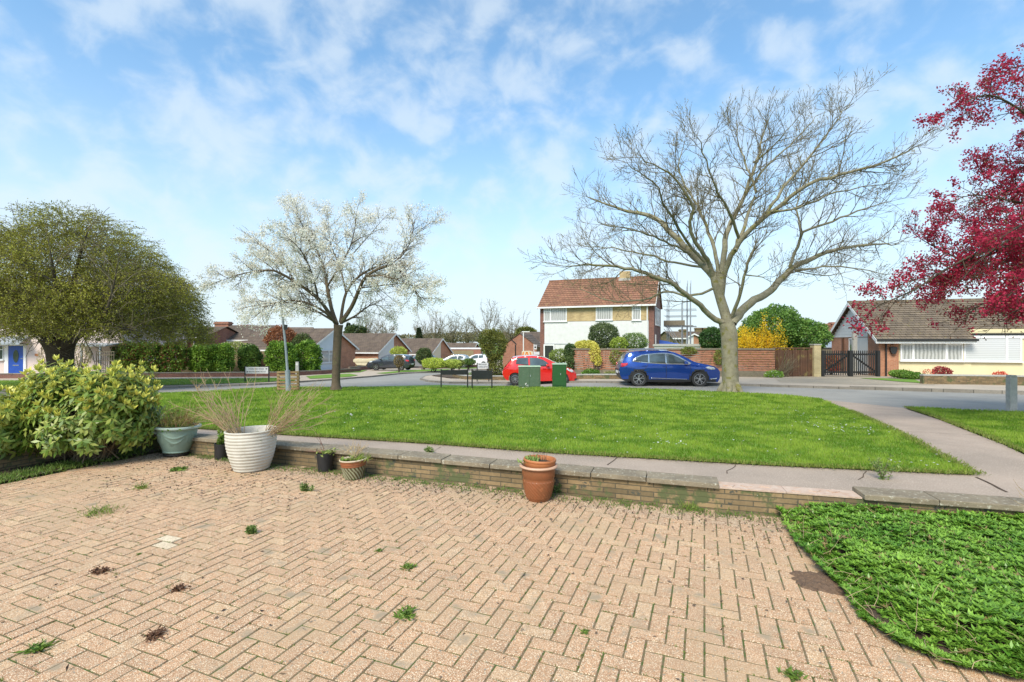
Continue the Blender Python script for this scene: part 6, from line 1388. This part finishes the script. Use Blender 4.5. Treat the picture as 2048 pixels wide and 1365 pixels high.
m.build('back_slats',M['wood_brn'],q)
c=at(594.5,26.5); q=root('marker_post','slim pale grey marker post behind the pallet','post',c); m=MB(); m.bx(-.085,.085,-.04,.04,-.1,ZP(724,26.5)-c.z); m.build('post',M['conc'],q,bev=.01); m=MB(); m.bx(-.05,.05,-.046,-.0405,ZP(731,26.5)-c.z,ZP(727,26.5)-c.z); m.build('plate',M['white'],q)
# bollard at the right
c=at(2023,11.45); q=root('concrete_post','weathered square concrete post at the edge of the right-hand lawn','post',c); m=MB(); m.prism([(-.085,-.06,-.1),(.085,-.06,-.1),(.085,.06,-.1),(-.085,.06,-.1)],(0,0,.1+.80)); m.prism([(-.085,-.06,.802),(.085,-.06,.802),(.065,-.06,.85),(-.065,-.06,.85)],(0,.12,0)); m.build('shaft',M['conc'],q,bev=.012)
# poles by the corner
c=at(1047,44); q=root('tall_lamp_post','tall thin pale lamp post behind the red car','lamp post',c); m=MB(); m.tube([(0,0,0),(0,0,ZP(664,44)-c.z)],.05,8); m.build('pole',M['fascia'],q); m=MB(); m.box((.2,0,ZP(664,44)-c.z),(.7,.15,.08)); m.build('lamp_head',M['fascia'],q)
c=at(1031,40); q=root('dark_lamp_post','short dark lamp post with a slanted head in front of the brick gable','lamp post',c); m=MB(); m.tube([(0,0,0),(0,0,ZP(690,40)-c.z)],.05,8); m.build('pole',M['black'],q); m=MB(); m.bar(P(1023,680,40)-c,P(1033,689.5,40)-c,.12,.1); m.build('lamp_head',M['black'],q)
c=at(1068,34); q=root('parking_sign','white parking sign plates on a thin pole between the red car roof and the house','sign',c); m=MB(); m.tube([(0,0,0),(0,0,ZP(689,34)-c.z)],.03,8); m.build('pole',M['fascia'],q); m=MB(); 
for (a,b,w_) in ((690,699,.2),):
    m.bx(-.02,w_,-.045,-.03,ZP(b,34)-c.z,ZP(a,34)-c.z)
m.bx(.0,.38,-.045,-.03,ZP(710,34)-c.z,ZP(704,34)-c.z); pn=m.build('plates',M['white'],q); m=MB(); m.bx(.02,.16,-.05,-.046,ZP(696.5,34)-c.z,ZP(694,34)-c.z); m.bx(.03,.15,-.05,-.046,ZP(693,34)-c.z,ZP(692,34)-c.z); m.build('marks',M['black'],pn)
# works trailer with orange chevrons
c=at(1054,33); q=root('chevron_board','orange and cream chevron board of a parked works trailer seen over the red car roof','trailer',c); zt=ZP(702,33)-c.z; m=MB(); m.prism([(-.42,0,.5),(.42,0,.5),(.40,0,zt-.06),(.2,0,zt),(-.34,0,zt-.02)],(0,.12,0)); bd=m.build('board',M['creamwall'],q); m=MB()
for i in range(4): x=-.36+i*.2; m.prism([(x,-.004,zt-.36),(x+.09,-.004,zt-.36),(x+.17 if i<2 else x+.01,-.004,zt-.08),(x+.08 if i<2 else x-.08,-.004,zt-.08)],(0,-.003,0))
m.build('chevrons',M['orange'],bd); m=MB(); m.bx(-.5,.5,.15,1.6,.35,.5); m.build('trailer_bed',M['galv'],q)
for sx in (-.45,.45): m=MB(); m.tube([(sx-.07,.8,.27),(sx+.07,.8,.27)],.27,16); m.build('wheel',M['rubber'],q)
# covered boat
c=at(728,50); q=root('covered_trailer','small trailer under a sagging cream cover beside the brick gable','trailer',c); m=MB(); m.prism([(-1.15,0,.95),(-1.0,0,1.10),(-.2,0,1.06),(.9,0,1.12),(1.15,0,.98),(1.05,0,.75),(-1.1,0,.72)],(0,1.5,0)); m.build('cover',M['tarp'],q,bev=.05); m=MB(); m.bx(-.9,.9,.1,1.4,.25,.719); m.build('body',M['brick_buff'],q)
m=MB(); m.prism([(-.95,-.03,.72),(.4,-.03,.72),(.2,-.03,.40),(-.7,-.03,.44)],(0,-.02,0)); m.build('cover_flap',M['tarp'],q)
for sx in (-.5,.6): m=MB(); m.tube([(sx,.0,.22),(sx,.12,.22)],.22,14); m.build('wheel',M['rubber'],q)
# litter on the lawn
p=G(702,832); q=root('litter','small crumpled white scrap of litter on the big lawn','litter',(p.x,p.y,gz(p.x,p.y)+.03)); leaves('scrap',rng.normal(size=(8,3))*.018,rng.normal(size=(8,3)),.05,.04,np.full((8,3),.75),M['petal'],q)
p=G(1052,776); q=root('litter','crumpled pale paper at the foot of the faded street cabinet','litter',(p.x,p.y-.15,gz(p.x,p.y)+.05)); leaves('scrap',rng.normal(size=(10,3))*.05,rng.normal(size=(10,3)),.14,.10,np.full((10,3),.75),M['petal'],q)

# ================================================================ cars
def carbody(mb,out,Wf,ids):
    """out: outline pts [(x,z)] closed; Wf(x,z) half width; ids(x,z,nz)->material index"""
    bm=bmesh.new(); vs=[bm.verts.new((x,0,z)) for x,z in out]; bm.faces.new(vs); bmesh.ops.triangulate(bm,faces=bm.faces[:])
    xs=[p[0] for p in out]; zs=[p[1] for p in out]
    for no,lo,hi,st in (((1,0,0),min(xs),max(xs),.11),((0,0,1),min(zs),max(zs),.09)):
        c=lo+st/2
        while c<hi:
            bmesh.ops.bisect_plane(bm,geom=bm.verts[:]+bm.edges[:]+bm.faces[:],dist=1e-5,plane_co=(c,0,0) if no[0] else (0,0,c),plane_no=no); c+=st
    bm.verts.index_update(); V=[(v.co.x,v.co.z) for v in bm.verts]
    for sgn in (-1,1):
        b=len(mb.v); mb.v+=[(x,sgn*Wf(x,z),z) for x,z in V]
        for f in bm.faces:
            ix=[v.index for v in f.verts]; c=f.calc_center_median(); 
            mb.f.append([b+i for i in (ix if (f.normal.y<0)==(sgn<0) else ix[::-1])]); mb.mi.append(ids(c.x,c.z,0)); mb.c.append(None)
    K=8
    for e in bm.edges:
        if len(e.link_faces)!=1: continue
        (xa,za),(xb,zb_)=V[e.verts[0].index],V[e.verts[1].index]; b=len(mb.v)
        fc=e.link_faces[0].calc_center_median(); upw=(za+zb_)/2>fc.z
        for (x,z) in ((xa,za),(xb,zb_)):
            W_=Wf(x,z)
            for k in range(K+1):
                t=-1+2*k/K; crown=(.035 if z>.75 else .0)*(1-t*t)
                mb.v.append((x,t*W_,z+crown))
        for k in range(K): mb.f.append([b+k,b+k+1,b+K+2+k,b+K+1+k]); mb.mi.append(ids((xa+xb)/2,(za+zb_)/2,1 if upw else -1)); mb.c.append(None)
    bm.free()
def sidepanel(name,poly,Wf,off,mat,parent,th=.0,sides=(-1,1),st=.09):
    for sg in sides:
        bm=bmesh.new(); vs=[bm.verts.new((x,0,z)) for x,z in poly]; bm.faces.new(vs); bmesh.ops.triangulate(bm,faces=bm.faces[:]); xs=[p[0] for p in poly]; zs=[p[1] for p in poly]
        for no,lo,hi in (((1,0,0),min(xs),max(xs)),((0,0,1),min(zs),max(zs))):
            c=lo+st
            while c<hi: bmesh.ops.bisect_plane(bm,geom=bm.verts[:]+bm.edges[:]+bm.faces[:],dist=1e-5,plane_co=(c,0,0) if no[0] else (0,0,c),plane_no=no); c+=st
        for v_ in bm.verts: v_.co.y=sg*(Wf(v_.co.x,v_.co.z)+off)
        bmesh.ops.recalc_face_normals(bm,faces=bm.faces[:]); me=bpy.data.meshes.new(name); bm.to_mesh(me); bm.free(); auto_uv(me)
        for p in me.polygons: p.use_smooth=True
        me.materials.append(mat); o=bpy.data.objects.new(name,me); COL.objects.link(o); o.parent=parent
        sd=o.modifiers.new('Solid','SOLIDIFY'); sd.thickness=.006; sd.offset=0
    return o
def cross(name,pts,Wf,inset,mat,parent,off=.006):
    mb=MB(); K=8; n=len(pts); vs=[]
    for i,(x,z) in enumerate(pts):
        d=Vector((pts[min(i+1,n-1)][0]-pts[max(i-1,0)][0],0,pts[min(i+1,n-1)][1]-pts[max(i-1,0)][1])).normalized(); nn=Vector((-d.z,0,d.x)); 
        if nn.z<0: nn=-nn
        for k in range(K+1):
            t=-1+2*k/K; W_=Wf(x,z)-inset; vs.append(Vector((x,t*W_,z+.035*(1-t*t)))+nn*off)
    mb.add(vs,[(i*(K+1)+k,i*(K+1)+k+1,(i+1)*(K+1)+k+1,(i+1)*(K+1)+k) for i in range(n-1) for k in range(K)]); return mb.build(name,mat,parent,smooth=True)
def arc(cx,r,z0,n=9,cz=None):
    cz=r if cz is None else cz
    a0=math.asin(max(-1,min(1,(z0-cz)/r))); return [(cx+r*math.cos(a),cz+r*math.sin(a)) for a in np.linspace(math.pi-a0,a0,n)]
def wheel(parent,x,y,r,rimr,w_,sp,sgn,spm='alloy'):
    t=MB(); prof=[(rimr,-w_/2),(r*.96,-w_/2),(r,-w_/2*.8),(r,w_/2*.8),(r*.96,w_/2),(rimr,w_/2),(rimr*.97,0),(rimr,-w_/2)]
    n=36; vs=[]
    for (rr,yy) in prof:
        for k in range(n): a=2*math.pi*k/n; vs.append((rr*math.cos(a),yy,rr*math.sin(a)))
    t.add(vs,[(j*n+k,j*n+(k+1)%n,(j+1)*n+(k+1)%n,(j+1)*n+k) for j in range(len(prof)-1) for k in range(n)])
    W_=t.build('wheel',M['rubber'],parent,smooth=True,sharp=35); W_.location=(x,y,r)
    f=MB(); ys=sgn*(w_/2-.02)
    for k in range(n):
        a=2*math.pi*k/n; b=2*math.pi*(k+1)/n
        for (ra,rb) in ((rimr,rimr*.91),): f.add([(ra*math.cos(a),ys,ra*math.sin(a)),(ra*math.cos(b),ys,ra*math.sin(b)),(rb*math.cos(b),ys+sgn*.004,rb*math.sin(b)),(rb*math.cos(a),ys+sgn*.004,rb*math.sin(a))],[(0,1,2,3)])
    for k in range(sp):
        a=2*math.pi*k/sp+.3; ca,sa=math.cos(a),math.sin(a)
        for da in (-.11,.11):
            p=Vector((math.cos(a)*.05,ys,math.sin(a)*.05)); q_=Vector((math.cos(a+da*2.0)*rimr*.93,ys,math.sin(a+da*2.0)*rimr*.93)); f.bar(p,q_,.028,.02)
    f.tube([(0,ys-sgn*.02,0),(0,ys+sgn*.012,0)],.055,12); f.build('rim',M[spm],W_)
    b=MB(); b.tube([(0,ys-sgn*.07,0),(0,ys-sgn*.06,0)],rimr*.97,24); b.build('brake_disc',M['blackpl'],W_)
def car(label,name,loc,rz,paint,prof,wins,xr,xf,r,rimr,W0,belt,spec,cat='car',tum=.30,group=None,sp=5,clad=True):
    q=root(name,label,cat,loc,rz,group); L_=max(p[0] for p in prof); top=prof
    def ztop(x):
        best=0
        for (xa,za),(xb,zb_) in zip(top,top[1:]):
            if min(xa,xb)-1e-6<=x<=max(xa,xb)+1e-6 and abs(xb-xa)>1e-6: best=max(best,za+(zb_-za)*(x-xa)/(xb-xa))
        return best
    def Wf(x,z):
        w_=W0
        if z>belt: w_-=(z-belt)*tum+ .02
        elif z>belt-.12: w_-=.02*sstep((z-belt+.12)/.12)
        if z<belt-.1: w_-= .05*((belt-.1-z)/.5)**2*.6
        dr=.75-x; df=x-(L_-.95)
        if dr>0: w_-=.24*(dr/.75)**2.2
        if df>0: w_-=.24*(df/.95)**2.2
        d=ztop(x)-z
        if 0<=d<.10: w_-=.06*(1-math.sqrt(max(0,1-(1-d/.10)**2)))
        # fender bulges
        for xc in (xr,xf):
            w_+=.02*math.exp(-((x-xc)/.38)**2)*math.exp(-((z-r*1.5)/.3)**2)
        return max(w_,.1)
    ro=r+.045; zs=.20
    out=list(prof)+[(L_-.12,zs-.0)]
    out+= [(x,z) for x,z in arc(xf,ro,zs+.02,11,r)[::-1]]+[((xr+xf)/2,zs-.01)]+[(x,z) for x,z in arc(xr,ro,zs+.02,11,r)[::-1]]+[(.25,zs+.03)]
    mb=MB()
    def ids(x,z,nzv):
        if nzv==-1 and z<.8: return 1
        if nzv==1 and z<.2: return 1
        if clad and nzv==0:
            if z<.30 and .2<x<L_-.2: return 1
            for xc in (xr,xf):
                if math.hypot(x-xc,z-r)<ro+.045: return 1
        if spec.get('lowblack') and x>L_-.12 and z<.32: return 1
        return 0
    # finer clad rings need vertices: fine
    carbody(mb,out,Wf,ids); bo=mb.build('body',[M[paint],M['blackpl']],q,smooth=True,sharp=38)
    for i,pl in enumerate(wins): sidepanel('side_window',pl,Wf,.005,M['carglass'],q)
    if spec.get('chrome'): 
        for pl in spec['chrome']: sidepanel('window_trim',pl,Wf,.003,M['chrome'],q)
    for pl in spec.get('seams',[]): sidepanel('door_seam',pl,Wf,.002,M['blackpl'],q)
    cross('windscreen',spec['ws'],Wf,.06,M['carglass'],q); cross('rear_window',spec['rw'],Wf,.09,M['carglass'],q)
    sidepanel('headlight',spec['hl'],Wf,.006,M['clearlamp'],q); sidepanel('tail_light',spec['tl'],Wf,.008,M['redlamp'],q)
    for pl in spec.get('trim',[]): sidepanel('sill_trim',pl,Wf,.012,M['chrome'],q)
    for (x,z) in spec['handles']:
        for sg in (-1,1): m=MB(); m.box((x,sg*(Wf(x,z)+.02),z),(.17,.03,.03)); m.build('door_handle',M[paint],q,bev=.008)
    for sg in (-1,1):
        x,z=spec['mirror']; m=MB(); yy=Wf(x,z); m.add([(x-.07,sg*(yy+.03),z-.05),(x+.10,sg*(yy+.03),z-.04),(x+.10,sg*(yy+.2),z-.03),(x-.07,sg*(yy+.22),z-.05),(x-.07,sg*(yy+.03),z+.09),(x+.06,sg*(yy+.03),z+.08),(x+.05,sg*(yy+.19),z+.07),(x-.07,sg*(yy+.21),z+.10)],[(0,3,2,1),(4,5,6,7),(0,1,5,4),(1,2,6,5),(2,3,7,6),(3,0,4,7)]); m.bar((x+.02,sg*(yy-.03),z-.03),(x+.02,sg*(yy+.06),z-.02),.06,.03); m.build('wing_mirror',M[spec.get('mm',paint)],q,bev=.02)
    for xx in (xr,xf):
        for sg in (-1,1): wheel(q,xx,sg*(W0-.10),r,rimr,.21,sp,sg)
    for (xx,zz,s_) in ((L_+.012,spec.get('pz',.42),1),(-.012,.62,-1)): m=MB(); m.box((xx,0,zz),(.02,.52,.11)); m.build('number_plate',M['plate'],q)
    if spec.get('grille'): m=MB(); x0,z0_,z1_,wd=spec['grille']; m.prism([(x0,-wd,z0_),(x0,wd,z0_),(x0-.05,wd*.8,z1_),(x0-.05,-wd*.8,z1_)],(.03,0,0)); m.build('grille',M['blackpl'],q)
    if spec.get('rails'):
        for sg in (-1,1): m=MB(); m.tube([(x,sg*(Wf(x,ztop(x)-.03)-.02),ztop(x)+.05) for x in np.linspace(*spec['rails'],8)],.018,6); m.build('roof_rail',M['chrome'],q)
    return q
# blue crossover: length 4.45, heading +x. prof from rear bottom, up over roof, to the front bottom
profB=[(.10,.36),(.02,.55),(.0,.75),(.07,.92),(.13,1.08),(.20,1.22),(.30,1.42),(.42,1.50),(.70,1.57),(1.15,1.605),(1.70,1.61),(2.15,1.585),(2.50,1.50),(2.85,1.34),(3.20,1.14),(3.45,1.05),(3.85,.98),(4.15,.90),(4.32,.80),(4.42,.66),(4.45,.50),(4.42,.36),(4.38,.28)]
wB=[[(.60,1.14),(.72,1.27),(.98,1.38),(1.26,1.42),(1.24,1.08),(.95,1.11)],[(1.30,1.075),(1.31,1.43),(1.75,1.47),(2.00,1.465),(2.00,1.04)],[(2.06,1.035),(2.06,1.462),(2.30,1.43),(2.60,1.30),(2.86,1.13),(2.90,1.03)]]
trimB=[(.52,1.12),(.70,1.31),(.98,1.425),(1.4,1.475),(1.8,1.51),(2.05,1.51),(2.32,1.475),(2.64,1.34),(2.93,1.16),(3.12,1.06),(3.04,.985),(2.0,1.0),(1.25,1.04),(.9,1.08)]
specB=dict(chrome=[trimB],ws=[(2.30,1.545),(2.5,1.50),(2.85,1.34),(3.16,1.165)],rw=[(.19,1.20),(.30,1.42),(.38,1.48)],hl=[(3.72,.87),(3.85,.91),(4.12,.865),(4.20,.78),(4.02,.76),(3.84,.79)],tl=[(.05,.92),(.08,1.03),(.36,1.05),(.34,.96),(.22,.90),(.10,.86)],
 trim=[[(1.35,.37),(1.38,.40),(2.95,.35),(2.95,.33)],[(3.95,.33),(3.98,.37),(4.28,.40),(4.28,.35)]],handles=[(1.05,.93),(1.95,.90)],mirror=(2.85,1.06),mm='bluecar',grille=(4.41,.5,.72,.45),pz=.42,rails=(.65,2.1),seams=[[(2.02,.32),(2.02,1.0),(2.035,1.0),(2.035,.32)],[(1.02,.72),(1.20,.95),(1.21,1.05),(1.225,1.05),(1.21,.94),(1.035,.71)],[(3.02,.42),(3.08,.7),(3.05,.98),(3.065,.98),(3.095,.7),(3.035,.42)]])
def groundcar(px,D,nearw,off=-.10): x,y=XY(px,D); return (x,y+nearw,gz(x,y+.8)+off)
lb=groundcar(1243,21.7,.92); lb=(lb[0],lb[1],gz(7,22.5)-.10)
car('metallic blue crossover car with black and silver alloy wheels parked facing right','blue_car',lb,R(-4),'bluecar',profB,wB,.83,3.48,.345,.245,.92,1.02,specB,sp=5)
profR=[(.12,.34),(.03,.48),(.0,.66),(.05,.80),(.13,.92),(.24,1.04),(.42,1.26),(.54,1.42),(.78,1.475),(1.2,1.51),(1.6,1.515),(1.95,1.49),(2.3,1.40),(2.65,1.23),(3.0,1.04),(3.30,.93),(3.60,.85),(3.80,.74),(3.92,.58),(3.945,.44),(3.92,.30),(3.86,.24)]
wR=[[(.72,1.10),(.76,1.40),(1.36,1.425),(1.37,1.03),(1.0,1.07)],[(1.46,1.02),(1.45,1.425),(1.85,1.41),(2.15,1.32),(2.42,1.14),(2.46,.97),(1.9,.98)]]
specR=dict(ws=[(2.08,1.46),(2.3,1.40),(2.65,1.23),(2.98,1.055)],rw=[(.28,1.08),(.42,1.26),(.53,1.40)],hl=[(3.36,.84),(3.45,.87),(3.70,.78),(3.80,.66),(3.62,.66),(3.48,.74)],tl=[(.05,.82),(.14,.93),(.34,.98),(.30,.90),(.16,.86),(.06,.77)],handles=[(1.25,.90),(2.2,.86)],mirror=(2.38,1.02),mm='redcar',grille=(3.92,.26,.56,.55),pz=.50,seams=[[(1.41,.26),(1.41,1.0),(1.425,1.0),(1.425,.26)],[(2.60,.3),(2.62,.9),(2.635,.9),(2.615,.3)],[(.86,.68),(1.0,.9),(1.0,1.03),(1.015,1.03),(1.015,.9),(.88,.67)]],lowblack=True)
x,y=XY(1004.5,25.5); car('bright red hatchback parked facing right behind the two green cabinets','red_car',(x,y+.85,gz(x+2,y+.8)-.10),R(0),'redcar',profR,wR,.68,3.19,.305,.21,.84,.98,specR,sp=7,clad=False)
# far cars
specD=dict(specB); specD=dict(ws=specB['ws'],rw=specB['rw'],hl=specB['hl'],tl=specB['tl'],handles=specB['handles'],mirror=specB['mirror'],mm='darkcar')
c=at(825,47); car('dark grey estate car parked in front of the white gabled bungalow, facing left','estate_car',(c.x,c.y,c.z),R(168),'darkcar',[(x,z*.95) for x,z in profB],[[(x,z*.95) for x,z in p] for p in wB],.83,3.4,.32,.22,.9,.97,{**specD,'ws':[(x,z*.95) for x,z in specB['ws']],'rw':[(x,z*.95) for x,z in specB['rw']]})
specS=dict(specR); specS.pop('seams')
c=at(905,54); car('silver car half hidden behind the lime green shrubs, facing left','silver_car',(c.x-2,c.y,c.z),R(150),'silvercar',profR,wR,.68,3.19,.305,.21,.84,.98,{**specS,'mm':'silvercar'},clad=False)
c=at(942,56); car('pale silver saloon car parked in front of the cream gabled bungalow','silver_car',(c.x,c.y,c.z),R(172),'silvercar',profR,wR,.68,3.19,.305,.21,.84,.98,{**specS,'mm':'silvercar'},clad=False)
c=at(985,62); car('white car parked at the far end of the row, left of the olive corner tree','white_car',(c.x-.2,c.y,c.z),R(160),'whitecar',profR,wR,.68,3.19,.305,.21,.84,.98,{**specS,'mm':'whitecar'},clad=False)
